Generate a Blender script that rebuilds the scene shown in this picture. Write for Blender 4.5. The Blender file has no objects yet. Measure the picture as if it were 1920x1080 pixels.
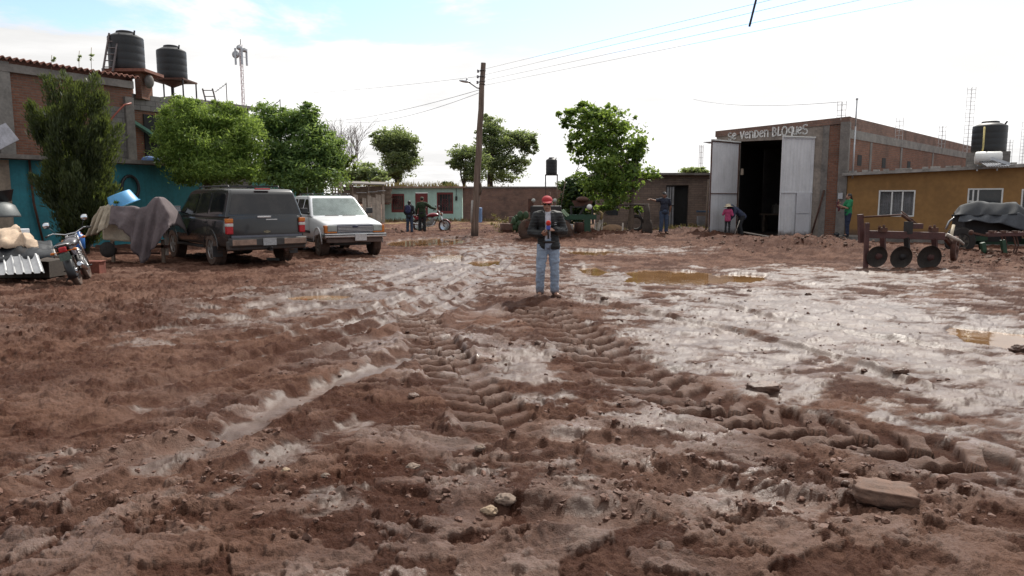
import bpy, bmesh, math, random
import numpy as np
from mathutils import Vector, Matrix

random.seed(7)
RS = np.random.RandomState(11)
scene = bpy.context.scene
COL = scene.collection
PI = math.pi
rad = math.radians

# ------------------------------------------------------------------ camera geometry (metres, camera looks along +Y)
FPX, CAM_H = 1350.0, 1.62
PITCH = math.atan(168.0 / FPX)
CP, SP = math.cos(PITCH), math.sin(PITCH)

def ray(px, py):
    u, r = 540.0 - py, px - 960.0
    return Vector((r, FPX * CP + u * SP, -FPX * SP + u * CP))

def G(px, py, z=0.0):
    d = ray(px, py); t = (z - CAM_H) / d.z
    return Vector((d.x * t, d.y * t, z))

def V(px, py, Y):
    d = ray(px, py); t = Y / d.y
    return Vector((d.x * t, Y, CAM_H + d.z * t))

# ------------------------------------------------------------------ noise
class Perlin:
    def __init__(s, seed):
        r = np.random.RandomState(seed)
        s.p = np.concatenate([r.permutation(256)] * 3)
        a = r.rand(256) * 2 * PI
        s.g = np.stack([np.cos(a), np.sin(a)], 1)
    def __call__(s, x, y):
        xi = np.floor(x).astype(np.int64); yi = np.floor(y).astype(np.int64)
        xf, yf = x - xi, y - yi
        xi &= 255; yi &= 255
        u = xf * xf * xf * (xf * (xf * 6 - 15) + 10); v = yf * yf * yf * (yf * (yf * 6 - 15) + 10)
        def gd(ix, iy, dx, dy):
            g = s.g[s.p[s.p[ix & 255] + (iy & 255)]]
            return g[..., 0] * dx + g[..., 1] * dy
        a = gd(xi, yi, xf, yf); b = gd(xi + 1, yi, xf - 1, yf)
        c = gd(xi, yi + 1, xf, yf - 1); d = gd(xi + 1, yi + 1, xf - 1, yf - 1)
        return ((a + u * (b - a)) * (1 - v) + (c + u * (d - c)) * v) * 1.5

_pn = {}
def pn(x, y, seed=0):
    if seed not in _pn: _pn[seed] = Perlin(seed + 100)
    return _pn[seed](x, y)

def fbm(x, y, seed=0, oct=4, gain=.5):
    a, s, f = 1.0, 0.0, 1.0
    for i in range(oct):
        s = s + a * pn(x * f + 17.3 * i, y * f - 9.1 * i, seed + i); a *= gain; f *= 2.03
    return s

def sstep(a, b, x):
    t = np.clip((x - a) / (b - a), 0, 1)
    return t * t * (3 - 2 * t)

# ------------------------------------------------------------------ objects
_mats = {}
ROOTM = {}

def put(o, parent=None):
    COL.objects.link(o)
    if parent is not None: o.parent = parent
    return o

def tag(o, label=None, cat=None, group=None, kind=None):
    if label: o['label'] = label
    if cat: o['category'] = cat
    if group: o['group'] = group
    if kind: o['kind'] = kind
    return o

def thing(name, label, cat, loc=(0, 0, 0), rotz=0.0, group=None, rot=None):
    o = bpy.data.objects.new(name, None)
    o.empty_display_size = .2
    o.location = loc
    o.rotation_euler = rot if rot else (0, 0, rotz)
    put(o); tag(o, label, cat, group)
    from mathutils import Euler
    ROOTM[o.name] = Matrix.Translation(Vector(loc)) @ Euler(o.rotation_euler).to_matrix().to_4x4()
    return o

def set_uv(me):
    """box projection in metres, so that brick and block courses run true on every wall"""
    n = len(me.loops)
    if n == 0: return
    uv = me.uv_layers.new(name='UVMap')
    co = np.empty(len(me.vertices) * 3); me.vertices.foreach_get('co', co); co = co.reshape(-1, 3)
    li = np.empty(n, dtype=np.int32); me.loops.foreach_get('vertex_index', li)
    fn = np.empty(len(me.polygons) * 3); me.polygons.foreach_get('normal', fn); fn = fn.reshape(-1, 3)
    tot = np.empty(len(me.polygons), dtype=np.int32); me.polygons.foreach_get('loop_total', tot)
    ln = np.repeat(fn, tot, axis=0)
    p = co[li]
    h = np.stack([-ln[:, 1], ln[:, 0]], 1); L = np.linalg.norm(h, axis=1) + 1e-9; h /= L[:, None]
    out = np.empty((n, 2))
    out[:, 0] = p[:, 0] * h[:, 0] + p[:, 1] * h[:, 1]; out[:, 1] = p[:, 2]
    flat = np.abs(ln[:, 2]) > .75
    out[flat] = p[flat][:, :2]
    uv.data.foreach_set('uv', out.ravel())

class MB:
    """collects shapes and links them as one mesh object"""
    def __init__(s):
        s.v, s.f, s.mi, s.sm = [], [], [], []
        s.m = 0; s.smooth = False; s.T = Matrix.Identity(4)
    def add(s, vs, fs, smooth=None):
        b = len(s.v)
        s.v += [s.T @ Vector(q) for q in vs]
        for f in fs:
            s.f.append([b + i for i in f]); s.mi.append(s.m); s.sm.append(s.smooth if smooth is None else smooth)
        return s
    def box(s, c, d, rz=0, R=None, taper=1.0):
        x, y, z = d[0] / 2, d[1] / 2, d[2] / 2
        vs = [Vector((sx * x * (taper if sz > 0 else 1), sy * y * (taper if sz > 0 else 1), sz * z)) for sz in (-1, 1) for sx, sy in ((-1, -1), (1, -1), (1, 1), (-1, 1))]
        M = R if R is not None else Matrix.Rotation(rz, 3, 'Z')
        vs = [M @ q + Vector(c) for q in vs]
        return s.add(vs, [(0, 3, 2, 1), (4, 5, 6, 7), (0, 1, 5, 4), (1, 2, 6, 5), (2, 3, 7, 6), (3, 0, 4, 7)], False)
    def hexa(s, vs):
        return s.add(vs, [(0, 3, 2, 1), (4, 5, 6, 7), (0, 1, 5, 4), (1, 2, 6, 5), (2, 3, 7, 6), (3, 0, 4, 7)], False)
    def bar(s, a, b, w, h=None, up=(0, 0, 1)):
        a, b = Vector(a), Vector(b); h = h or w
        d = (b - a).normalized(); u = Vector(up)
        if abs(d.dot(u)) > .95: u = Vector((1, 0, 0))
        x = d.cross(u).normalized(); y = x.cross(d)
        q = [(-w / 2, -h / 2), (w / 2, -h / 2), (w / 2, h / 2), (-w / 2, h / 2)]
        return s.hexa([a + x * i + y * j for i, j in q] + [b + x * i + y * j for i, j in q])
    def tube(s, pts, r, n=8, caps=True):
        pts = [Vector(p) for p in pts]; k = len(pts)
        r = [r] * k if not hasattr(r, '__len__') else r
        vs, fs = [], []
        prev = None
        for i, p in enumerate(pts):
            d = (pts[min(i + 1, k - 1)] - pts[max(i - 1, 0)])
            d = d.normalized() if d.length > 1e-9 else Vector((0, 0, 1))
            if prev is None:
                u = Vector((0, 0, 1)) if abs(d.z) < .9 else Vector((1, 0, 0))
                x = d.cross(u).normalized()
            else:
                x = (prev - d * prev.dot(d)); x = x.normalized() if x.length > 1e-6 else d.orthogonal().normalized()
            prev = x; y = d.cross(x)
            vs += [p + (x * math.cos(2 * PI * j / n) + y * math.sin(2 * PI * j / n)) * r[i] for j in range(n)]
        for i in range(k - 1):
            for j in range(n):
                fs.append((i * n + j, i * n + (j + 1) % n, (i + 1) * n + (j + 1) % n, (i + 1) * n + j))
        s.add(vs, fs, True)
        if caps:
            b = len(s.v) - k * n
            for ring, flip in ((0, True), (k - 1, False)):
                idx = [b + ring * n + j for j in range(n)]
                s.f.append(idx[::-1] if flip else idx); s.mi.append(s.m); s.sm.append(False)
        return s
    def lathe(s, prof, n=24, c=(0, 0, 0), axis='Z', smooth=True, R=None):
        """prof: (radius, height) pairs from bottom to top"""
        vs, fs = [], []
        M = R if R is not None else {'Z': Matrix.Identity(3), 'Y': Matrix.Rotation(-PI / 2, 3, 'X'), 'X': Matrix.Rotation(PI / 2, 3, 'Y')}[axis]
        for r, h in prof:
            vs += [M @ Vector((max(r, 1e-4) * math.cos(2 * PI * j / n), max(r, 1e-4) * math.sin(2 * PI * j / n), h)) + Vector(c) for j in range(n)]
        for i in range(len(prof) - 1):
            for j in range(n):
                fs.append((i * n + j, i * n + (j + 1) % n, (i + 1) * n + (j + 1) % n, (i + 1) * n + j))
        fs.append(tuple(range(n))[::-1]); fs.append(tuple((len(prof) - 1) * n + j for j in range(n)))
        return s.add(vs, fs, smooth)
    def ball(s, c, r, n=12, m=8, R=None):
        r = (r, r, r) if not hasattr(r, '__len__') else r
        prof = [(math.sin(PI * i / m), -math.cos(PI * i / m)) for i in range(m + 1)]
        vs, fs = [], []
        for a, h in prof:
            for j in range(n):
                q = Vector((a * math.cos(2 * PI * j / n) * r[0], a * math.sin(2 * PI * j / n) * r[1], h * r[2]))
                if R is not None: q = R @ q
                vs.append(q + Vector(c))
        for i in range(m):
            for j in range(n):
                fs.append((i * n + j, i * n + (j + 1) % n, (i + 1) * n + (j + 1) % n, (i + 1) * n + j))
        return s.add(vs, fs, True)
    def grid(s, P, nu, nv, smooth=True, double=False):
        """P[i*nv+j]"""
        fs = [(i * nv + j, (i + 1) * nv + j, (i + 1) * nv + j + 1, i * nv + j + 1) for i in range(nu - 1) for j in range(nv - 1)]
        return s.add(P, fs, smooth)
    def poly(s, pts):
        return s.add(pts, [tuple(range(len(pts)))], False)
    def prism(s, pts, ext):
        """closed polygon (3D points) swept by the vector ext"""
        n = len(pts); e = Vector(ext)
        a = [Vector(p) for p in pts]
        return s.add(a + [p + e for p in a], [tuple(range(n))[::-1], tuple(range(n, 2 * n))] + [(i, (i + 1) % n, n + (i + 1) % n, n + i) for i in range(n)], False)
    def build(s, name, mats, parent=None, world=False, mods=None, fix=True, sharp=None, cutters=()):
        me = bpy.data.meshes.new(name)
        vs = s.v
        if world and parent is not None:
            inv = ROOTM[parent.name].inverted(); vs = [inv @ q for q in vs]
        me.from_pydata([tuple(q) for q in vs], [], s.f)
        mats = mats if isinstance(mats, (list, tuple)) else [mats]
        for m in mats: me.materials.append(m)
        me.polygons.foreach_set('material_index', s.mi)
        me.polygons.foreach_set('use_smooth', s.sm)
        if fix:
            bm = bmesh.new(); bm.from_mesh(me)
            bmesh.ops.remove_doubles(bm, verts=bm.verts, dist=1e-5)
            bmesh.ops.recalc_face_normals(bm, faces=bm.faces); bm.to_mesh(me); bm.free()
        o = put(bpy.data.objects.new(name, me), parent)
        if cutters: mods = [('BOOLEAN', dict(operation='DIFFERENCE', object=q, solver='EXACT')) for q in cutters] + list(mods or [])
        if mods: apply_mods(o, mods)
        for q in cutters:
            dm = q.data; bpy.data.objects.remove(q); bpy.data.meshes.remove(dm)
        if sharp: sharpen(o.data, sharp)
        set_uv(o.data)
        return o

def sharpen(me, deg):
    bm = bmesh.new(); bm.from_mesh(me); th = rad(deg)
    for f in bm.faces: f.smooth = True
    for e in bm.edges: e.smooth = len(e.link_faces) == 2 and e.calc_face_angle(0) < th
    bm.to_mesh(me); bm.free()

def apply_mods(o, mods):
    for typ, kw in mods:
        m = o.modifiers.new(typ.lower(), typ)
        for k, v in kw.items(): setattr(m, k, v)
    bpy.context.view_layer.update()
    dg = bpy.context.evaluated_depsgraph_get()
    me = bpy.data.meshes.new_from_object(o.evaluated_get(dg), depsgraph=dg)
    old = o.data; nm = old.name
    o.modifiers.clear(); o.data = me
    bpy.data.meshes.remove(old); me.name = nm

def np_mesh(name, co, faces, mat, parent=None, col=None, smooth=False, uv=False):
    """faces: (n,4) or (n,3) int array"""
    me = bpy.data.meshes.new(name)
    co = np.asarray(co, dtype=np.float32); faces = np.asarray(faces, dtype=np.int32)
    k = faces.shape[1]
    me.vertices.add(len(co)); me.vertices.foreach_set('co', co.ravel())
    me.loops.add(faces.size); me.loops.foreach_set('vertex_index', faces.ravel())
    me.polygons.add(len(faces)); me.polygons.foreach_set('loop_start', np.arange(0, faces.size, k, dtype=np.int32))
    me.polygons.foreach_set('use_smooth', np.full(len(faces), smooth))
    me.update(calc_edges=True)
    if col is not None:
        for nm, arr in col.items():
            a = me.color_attributes.new(nm, 'FLOAT_COLOR', 'POINT')
            arr = np.asarray(arr, dtype=np.float32)
            if arr.shape[1] == 3: arr = np.concatenate([arr, np.ones((len(arr), 1), np.float32)], 1)
            a.data.foreach_set('color', arr.ravel())
    if mat: me.materials.append(mat)
    o = put(bpy.data.objects.new(name, me), parent)
    return o

# ------------------------------------------------------------------ materials
class NT:
    def __init__(s, name):
        s.mat = bpy.data.materials.new(name); s.mat.use_nodes = True
        s.t = s.mat.node_tree; s.n = s.t.nodes; s.l = s.t.links
        s.b = s.n['Principled BSDF']
    def node(s, t, **kw):
        x = s.n.new(t)
        for k, v in kw.items():
            if k in x.inputs: 
                x.inputs[k].default_value = v
            else: setattr(x, k, v)
        return x
    def link(s, a, b): s.l.new(a, b)
    def math(s, op, a, b=None, clamp=False):
        x = s.n.new('ShaderNodeMath'); x.operation = op; x.use_clamp = clamp
        for i, q in enumerate((a, b)):
            if q is None: continue
            if isinstance(q, (int, float)): x.inputs[i].default_value = q
            else: s.l.new(q, x.inputs[i])
        return x.outputs[0]
    def mix(s, f, a, b, mode='MIX'):
        x = s.n.new('ShaderNodeMix'); x.data_type = 'RGBA'; x.blend_type = mode
        for i, q in ((0, f), (6, a), (7, b)):
            if isinstance(q, (int, float)): x.inputs[i].default_value = q
            elif isinstance(q, (tuple, list)): x.inputs[i].default_value = tuple(q) + ((1,) if len(q) == 3 else ())
            else: s.l.new(q, x.inputs[i])
        return x.outputs[2]
    def ramp(s, f, lo, hi):
        x = s.n.new('ShaderNodeMapRange'); x.interpolation_type = 'SMOOTHSTEP'
        x.inputs[1].default_value = lo; x.inputs[2].default_value = hi
        s.l.new(f, x.inputs[0]); return x.outputs[0]
    def noise(s, scale, detail=4, rough=.55, co=None, dist=0, off=None):
        x = s.n.new('ShaderNodeTexNoise'); x.inputs['Scale'].default_value = scale
        x.inputs['Detail'].default_value = detail; x.inputs['Roughness'].default_value = rough; x.inputs['Distortion'].default_value = dist
        if co is not None: s.l.new(co, x.inputs['Vector'])
        return x.outputs['Fac']
    def co(s, which='Object'):
        return s.n.new('ShaderNodeTexCoord').outputs[which]
    def bump(s, h, strength=.3, dist=.02):
        x = s.n.new('ShaderNodeBump'); x.inputs['Strength'].default_value = strength; x.inputs['Distance'].default_value = dist
        s.l.new(h, x.inputs['Height']); s.l.new(x.outputs[0], s.b.inputs['Normal'])

MUD = (.105, .062, .043)

def M(name, col, rough=.7, var=.3, scale=3.0, bump=.15, bscale=60, metal=0.0, spec=.5, dirt=None, stain=0.0, coat=0.0, streak=0.0):
    """paint, cloth, metal, plaster ...: two scales of colour variation, fine bump, optional mud splashed up to height dirt"""
    if name in _mats: return _mats[name]
    t = NT(name); c = t.co()
    n1 = t.noise(scale, 5, .6, c); n2 = t.noise(scale * 7, 3, .5, c)
    f = t.math('ADD', t.math('MULTIPLY', n1, .65), t.math('MULTIPLY', n2, .35))
    dark = tuple(x * (1 - var) for x in col); lite = tuple(min(1, x * (1 + var * .7)) for x in col)
    cc = t.mix(t.ramp(f, .32, .68), dark, lite)
    if stain:
        st = t.ramp(t.noise(1.3, 6, .7, c), .5, .72)
        cc = t.mix(t.math('MULTIPLY', st, stain), cc, tuple(x * .35 + .01 for x in col))
    if streak:
        mp = t.node('ShaderNodeMapping'); mp.inputs['Scale'].default_value = (6, 6, .35); t.link(c, mp.inputs[0])
        st = t.ramp(t.noise(1.6, 5, .65, mp.outputs[0]), .48, .75)
        cc = t.mix(t.math('MULTIPLY', st, streak), cc, tuple(x * .3 + .01 for x in col))
    r = None
    if dirt:
        sp = t.node('ShaderNodeSeparateXYZ'); t.link(c, sp.inputs[0])
        h = t.math('ADD', sp.outputs[2], t.math('MULTIPLY', t.math('SUBTRACT', t.noise(4.5, 6, .7, c), .5), dirt * 1.2))
        df = t.math('SUBTRACT', 1.0, t.ramp(h, dirt * .35, dirt * 1.15))
        cc = t.mix(t.math('MULTIPLY', df, .92), cc, MUD)
        r = t.math('ADD', t.math('MULTIPLY', df, .75 - rough), rough)
    t.link(cc, t.b.inputs['Base Color'])
    if r is not None: t.link(r, t.b.inputs['Roughness'])
    else:
        rr = t.math('ADD', t.math('MULTIPLY', t.math('SUBTRACT', n1, .5), .25), rough, True); t.link(rr, t.b.inputs['Roughness'])
    t.b.inputs['Metallic'].default_value = metal
    t.b.inputs['Specular IOR Level'].default_value = spec
    if coat: t.b.inputs['Coat Weight'].default_value = coat; t.b.inputs['Coat Roughness'].default_value = .08
    if bump: t.bump(t.noise(bscale, 4, .6, c), bump, .01)
    _mats[name] = t.mat
    return t.mat

def brick(name, c1, c2, mortar, w=.25, h=.08, gap=.012, bump=.5, grime=.5):
    if name in _mats: return _mats[name]
    t = NT(name); uv = t.n.new('ShaderNodeUVMap').outputs[0]; c = t.co()
    wob = t.n.new('ShaderNodeVectorMath'); wob.operation = 'ADD'
    nz = t.n.new('ShaderNodeTexNoise'); nz.inputs['Scale'].default_value = 2.2; t.link(c, nz.inputs['Vector'])
    sc = t.n.new('ShaderNodeVectorMath'); sc.operation = 'SCALE'; sc.inputs[3].default_value = .03
    t.link(nz.outputs['Color'], sc.inputs[0]); t.link(uv, wob.inputs[0]); t.link(sc.outputs[0], wob.inputs[1])
    b = t.n.new('ShaderNodeTexBrick'); t.link(wob.outputs[0], b.inputs['Vector'])
    b.inputs['Scale'].default_value = 1; b.inputs['Brick Width'].default_value = w; b.inputs['Row Height'].default_value = h
    b.inputs['Mortar Size'].default_value = gap; b.inputs['Mortar Smooth'].default_value = .4; b.inputs['Bias'].default_value = 0
    b.inputs['Color1'].default_value = c1 + (1,); b.inputs['Color2'].default_value = c2 + (1,); b.inputs['Mortar'].default_value = mortar + (1,)
    n = t.noise(1.1, 6, .65, c); n2 = t.noise(14, 3, .6, c)
    cc = t.mix(t.math('MULTIPLY', t.ramp(n, .42, .7), grime), b.outputs['Color'], tuple(x * .45 for x in mortar))
    cc = t.mix(t.math('MULTIPLY', t.ramp(n2, .4, .75), .35), cc, tuple(x * .6 for x in c1))
    t.link(cc, t.b.inputs['Base Color']); t.b.inputs['Roughness'].default_value = .92
    t.b.inputs['Specular IOR Level'].default_value = .2
    hh = t.math('ADD', t.math('MULTIPLY', b.outputs['Fac'], -1.0), t.math('MULTIPLY', n2, .5))
    t.bump(hh, bump, .02)
    _mats[name] = t.mat
    return t.mat

def glass(name, tint=(.02, .025, .03), rough=.06, dust=.25):
    """dark vehicle or house glass: glossy, slightly dusty, reflects the sky"""
    if name in _mats: return _mats[name]
    t = NT(name); c = t.co()
    d = t.ramp(t.noise(2.3, 6, .7, c), .35, .8)
    t.link(t.mix(t.math('MULTIPLY', d, dust), tint, (.20, .17, .14)), t.b.inputs['Base Color'])
    t.link(t.math('ADD', t.math('MULTIPLY', d, dust * .5), rough), t.b.inputs['Roughness'])
    t.b.inputs['Specular IOR Level'].default_value = .6
    _mats[name] = t.mat
    return t.mat

def clear_glass(name):
    if name in _mats: return _mats[name]
    t = NT(name); c = t.co()
    d = t.ramp(t.noise(3, 6, .7, c), .35, .8)
    t.b.inputs['Base Color'].default_value = (.06, .066, .066, 1)
    t.b.inputs['Roughness'].default_value = .04
    tr = t.n.new('ShaderNodeBsdfTransparent'); tr.inputs[0].default_value = (.8, .83, .82, 1)
    mx = t.n.new('ShaderNodeMixShader')
    out = t.n['Material Output']
    t.link(t.math('ADD', t.math('MULTIPLY', d, .14), .12), mx.inputs[0]); t.link(tr.outputs[0], mx.inputs[1]); t.link(t.b.outputs[0], mx.inputs[2])
    t.link(mx.outputs[0], out.inputs[0])
    _mats[name] = t.mat
    return t.mat

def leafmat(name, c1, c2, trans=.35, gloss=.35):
    """leaf colour runs from c1 to c2 by a tint stored on every leaf, partly painted shade; light shines through"""
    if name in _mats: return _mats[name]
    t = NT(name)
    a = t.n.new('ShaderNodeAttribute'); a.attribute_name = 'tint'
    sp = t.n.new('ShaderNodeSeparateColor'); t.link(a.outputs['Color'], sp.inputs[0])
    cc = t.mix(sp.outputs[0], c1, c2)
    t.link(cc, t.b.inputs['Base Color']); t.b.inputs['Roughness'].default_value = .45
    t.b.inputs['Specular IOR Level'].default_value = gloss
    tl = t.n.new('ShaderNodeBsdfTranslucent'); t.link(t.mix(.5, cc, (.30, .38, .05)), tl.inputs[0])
    mx = t.n.new('ShaderNodeMixShader'); mx.inputs[0].default_value = trans
    t.link(t.b.outputs[0], mx.inputs[1]); t.link(tl.outputs[0], mx.inputs[2])
    t.link(mx.outputs[0], t.n['Material Output'].inputs[0])
    _mats[name] = t.mat
    return t.mat
# ------------------------------------------------------------------ light, sky, camera
SUN_EL, SUN_AZ = rad(48), rad(24)          # azimuth clockwise from +Y
SUN = Vector((math.sin(SUN_AZ) * math.cos(SUN_EL), math.cos(SUN_AZ) * math.cos(SUN_EL), math.sin(SUN_EL)))

def make_light():
    w = bpy.data.worlds.new('World'); scene.world = w; w.use_nodes = True
    nt = w.node_tree; n, l = nt.nodes, nt.links
    bg = n['Background']
    t = NT.__new__(NT); t.t, t.n, t.l = nt, n, l
    sky = n.new('ShaderNodeTexSky'); sky.sky_type = 'NISHITA'; sky.sun_disc = False
    sky.sun_elevation = SUN_EL; sky.sun_rotation = SUN_AZ; sky.air_density = 1.0; sky.dust_density = .6; sky.ozone_density = 1.5
    d = n.new('ShaderNodeTexCoord').outputs['Generated']
    nrm = n.new('ShaderNodeVectorMath'); nrm.operation = 'NORMALIZE'; l.new(d, nrm.inputs[0]); d = nrm.outputs[0]
    sp = n.new('ShaderNodeSeparateXYZ'); l.new(d, sp.inputs[0])
    z = t.math('ADD', t.math('MAXIMUM', sp.outputs[2], 0.0), .10)
    px = t.math('DIVIDE', sp.outputs[0], z); py = t.math('DIVIDE', sp.outputs[1], z)
    cb = n.new('ShaderNodeCombineXYZ'); l.new(px, cb.inputs[0]); l.new(py, cb.inputs[1]); cb.inputs[2].default_value = 17.1
    nz = t.noise(.62, 9, .62, cb.outputs[0], dist=.35)
    # more open sky higher up, solid bright haze and cloud towards the horizon
    lo = t.math('ADD', .50, t.math('MULTIPLY', t.math('MAXIMUM', t.ramp(sp.outputs[2], .215, .150), t.ramp(sp.outputs[2], .27, .42)), -.34))
    cl = t.math('SUBTRACT', nz, lo)
    m = t.ramp(cl, -.03, .09)
    dot = n.new('ShaderNodeVectorMath'); dot.operation = 'DOT_PRODUCT'; l.new(d, dot.inputs[0]); dot.inputs[1].default_value = SUN
    front = t.ramp(dot.outputs['Value'], -.25, .75)
    glow = t.math('POWER', t.math('MAXIMUM', dot.outputs['Value'], 0.0), 6.0)
    body = t.math('ADD', .78, t.math('MULTIPLY', t.ramp(nz, .35, .62), .22))
    lum = t.math('MULTIPLY', body, t.math('ADD', t.math('ADD', .70, t.math('MULTIPLY', front, .46)), t.math('MULTIPLY', glow, .6)))
    s1 = n.new('ShaderNodeVectorMath'); s1.operation = 'SCALE'; l.new(sky.outputs[0], s1.inputs[0]); s1.inputs[3].default_value = SKY_K / 0.1
    s2 = n.new('ShaderNodeVectorMath'); s2.operation = 'SCALE'; s2.inputs[0].default_value = (10.1, 10.0, 9.9); l.new(lum, s2.inputs[3])
    l.new(t.mix(m, s1.outputs[0], s2.outputs[0]), bg.inputs[0]); bg.inputs[1].default_value = .1
    sd = bpy.data.lights.new('sun', 'SUN'); sd.energy = SUN_E; sd.angle = rad(.6); sd.color = (1, .95, .87)
    so = bpy.data.objects.new('sun', sd); put(so); so.rotation_euler = SUN.to_track_quat('Z', 'Y').to_euler()
    cd = bpy.data.cameras.new('camera'); cam = bpy.data.objects.new('camera', cd); put(cam)
    cam.location = (0, 0, CAM_H); cam.rotation_euler = (PI / 2 - PITCH, 0, 0)
    cd.sensor_fit = 'HORIZONTAL'; cd.sensor_width = 36; cd.lens = 36 * FPX / 1920; cd.clip_end = 3000; cd.clip_start = .05
    scene.camera = cam
    scene.view_settings.view_transform = 'Standard'; scene.view_settings.look = 'None'; scene.view_settings.exposure = 0
    scene.render.engine = 'CYCLES'; scene.cycles.use_denoising = True
    scene.cycles.max_bounces = 6; scene.cycles.transparent_max_bounces = 8; scene.cycles.caustics_reflective = False; scene.cycles.caustics_refractive = False

SKY_K, SUN_E = .20, 5.0
make_light()

# ------------------------------------------------------------------ ground
def gpt(px, py):
    Y = FPX * CAM_H / (py - 372.0); return ((px - 960) / FPX * Y, Y)

def ell(X, Y, px, py, rx, ry):
    cx, cy = gpt(px, py); ax = rx * cy / FPX; ay = ry * cy * cy / (FPX * CAM_H)
    return ((X - cx) / ax) ** 2 + ((Y - cy) / ay) ** 2

def catmull(p, n=6):
    p = [np.array(q, float) for q in p]; p = [2 * p[0] - p[1]] + p + [2 * p[-1] - p[-2]]
    out = []
    for i in range(1, len(p) - 2):
        a, b, c, d = p[i - 1:i + 3]
        for k in range(n):
            t = k / n
            out.append(.5 * (2 * b + (c - a) * t + (2 * a - 5 * b + 4 * c - d) * t * t + (3 * b - a - 3 * c + d) * t ** 3))
    out.append(p[-2]); return np.array(out)

def track(X, Y, px, reach):
    """signed distance to a curve on the ground and the run along it, for the points within reach"""
    pts = catmull([gpt(*q) for q in px])
    sel = (X > pts[:, 0].min() - reach) & (X < pts[:, 0].max() + reach) & (Y > pts[:, 1].min() - reach) & (Y < pts[:, 1].max() + reach)
    idx = np.nonzero(sel)[0]
    x, y = X[idx], Y[idx]
    best = np.full(len(idx), 1e9); sd = np.zeros(len(idx)); ss = np.zeros(len(idx)); run = 0.0
    for a, b in zip(pts[:-1], pts[1:]):
        d = b - a; L = np.hypot(*d)
        if L < 1e-6: continue
        d = d / L
        t = np.clip((x - a[0]) * d[0] + (y - a[1]) * d[1], 0, L)
        qx, qy = x - a[0] - d[0] * t, y - a[1] - d[1] * t
        r = np.hypot(qx, qy); side = np.sign(d[0] * qy - d[1] * qx)
        m = r < best
        best = np.where(m, r, best); sd = np.where(m, r * side, sd); ss = np.where(m, run + t, ss)
        run += L
    return idx, sd, ss, run

RUTS = [  # points on the photo's ground, half width, depth, berm
    ([(240, 625), (420, 603), (560, 580), (700, 545), (820, 507), (930, 470)], .15, .06, .030),
    ([(250, 655), (480, 630), (640, 598), (760, 560), (880, 512), (950, 478)], .12, .055, .028),
    ([(150, 760), (400, 690), (600, 640), (740, 600), (850, 550), (930, 505), (965, 480)], .15, .065, .034),
    ([(-60, 860), (200, 790), (420, 715), (640, 655), (800, 600), (900, 545)], .12, .05, .028),
    ([(250, 905), (420, 815), (580, 738), (720, 690), (830, 630), (915, 560)], .19, .065, .032),
    ([(-100, 1010), (120, 905), (330, 850), (480, 800)], .18, .06, .06),
    ([(380, 960), (560, 850), (680, 800), (800, 740)], .15, .04, .03),
    ([(330, 600), (520, 565), (660, 538), (800, 497), (900, 462)], .09, .05, .025), ([(300, 690), (500, 645), (680, 588), (800, 540), (905, 492)], .10, .05, .03), ([(420, 660), (600, 622), (740, 578), (850, 528), (920, 486)], .08, .045, .025), ([(700, 470), (800, 480), (880, 470), (940, 455)], .12, .05, .03),
    ([(1075, 560), (1200, 585), (1350, 615), (1480, 650), (1620, 690), (1800, 760)], .12, .05, .04),
    ([(1090, 520), (1300, 560), (1500, 610), (1750, 650), (1960, 690)], .10, .03, .03),
    ([(1100, 900), (1300, 935), (1550, 985), (1800, 1040)], .16, .05, .05),
    ([(700, 1020), (900, 1000), (1120, 1010), (1400, 1050)], .14, .04, .05),
    ([(700, 845), (850, 850), (1000, 835), (1150, 850), (1300, 865)], .10, .03, .05),
]
TREADS = [([(1000, 575), (1085, 640), (1200, 708), (1340, 770), (1500, 812), (1690, 848), (1900, 905), (2080, 960)], .37, .32, .078),
          ([(775, 585), (800, 635), (845, 700), (890, 750), (935, 805), (960, 850)], .27, .27, .065),
          ([(90, 900), (170, 890), (260, 868), (340, 850)], .16, .20, .04)]
PUDDLES = [(1265, 519, 92, 15), (1392, 520, 48, 8), (1335, 521, 46, 6), (1118, 507, 26, 7), (800, 453, 75, 8), (840, 483, 32, 9), (1115, 472, 62, 4.5), (1905, 636, 110, 20), (595, 556, 62, 6), (905, 492, 35, 6)]
WET = [  # where standing moisture makes the mud shine: centre, radii, strength
    (1560, 600, 380, 95, 1.0), (1790, 690, 300, 140, .85), (1330, 640, 210, 85, .9), (1130, 530, 110, 45, .75), (1280, 760, 190, 60, .55), (1560, 520, 300, 24, .8),
    (820, 500, 190, 30, 1.0), (640, 560, 240, 34, .9), (440, 592, 130, 22, .6), (930, 470, 120, 15, .8), (1180, 470, 160, 8, .7), (560, 610, 170, 22, .5),
    (985, 690, 85, 40, .95), (900, 620, 120, 35, .35), (1060, 755, 70, 16, .6), (600, 965, 190, 40, .5), (1010, 905, 150, 40, .5), (330, 935, 120, 36, .4), (1120, 960, 110, 36, .45),
    (300, 770, 80, 10, .6), (120, 870, 130, 22, .4), (780, 890, 110, 30, .3), (1000, 750, 190, 30, .4), (1500, 910, 260, 60, .25), (1700, 850, 220, 50, .3), (1480, 1040, 200, 40, .3), (1090, 820, 120, 20, .35), (270, 1030, 120, 30, .4), (840, 450, 110, 9, .6)]
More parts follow.
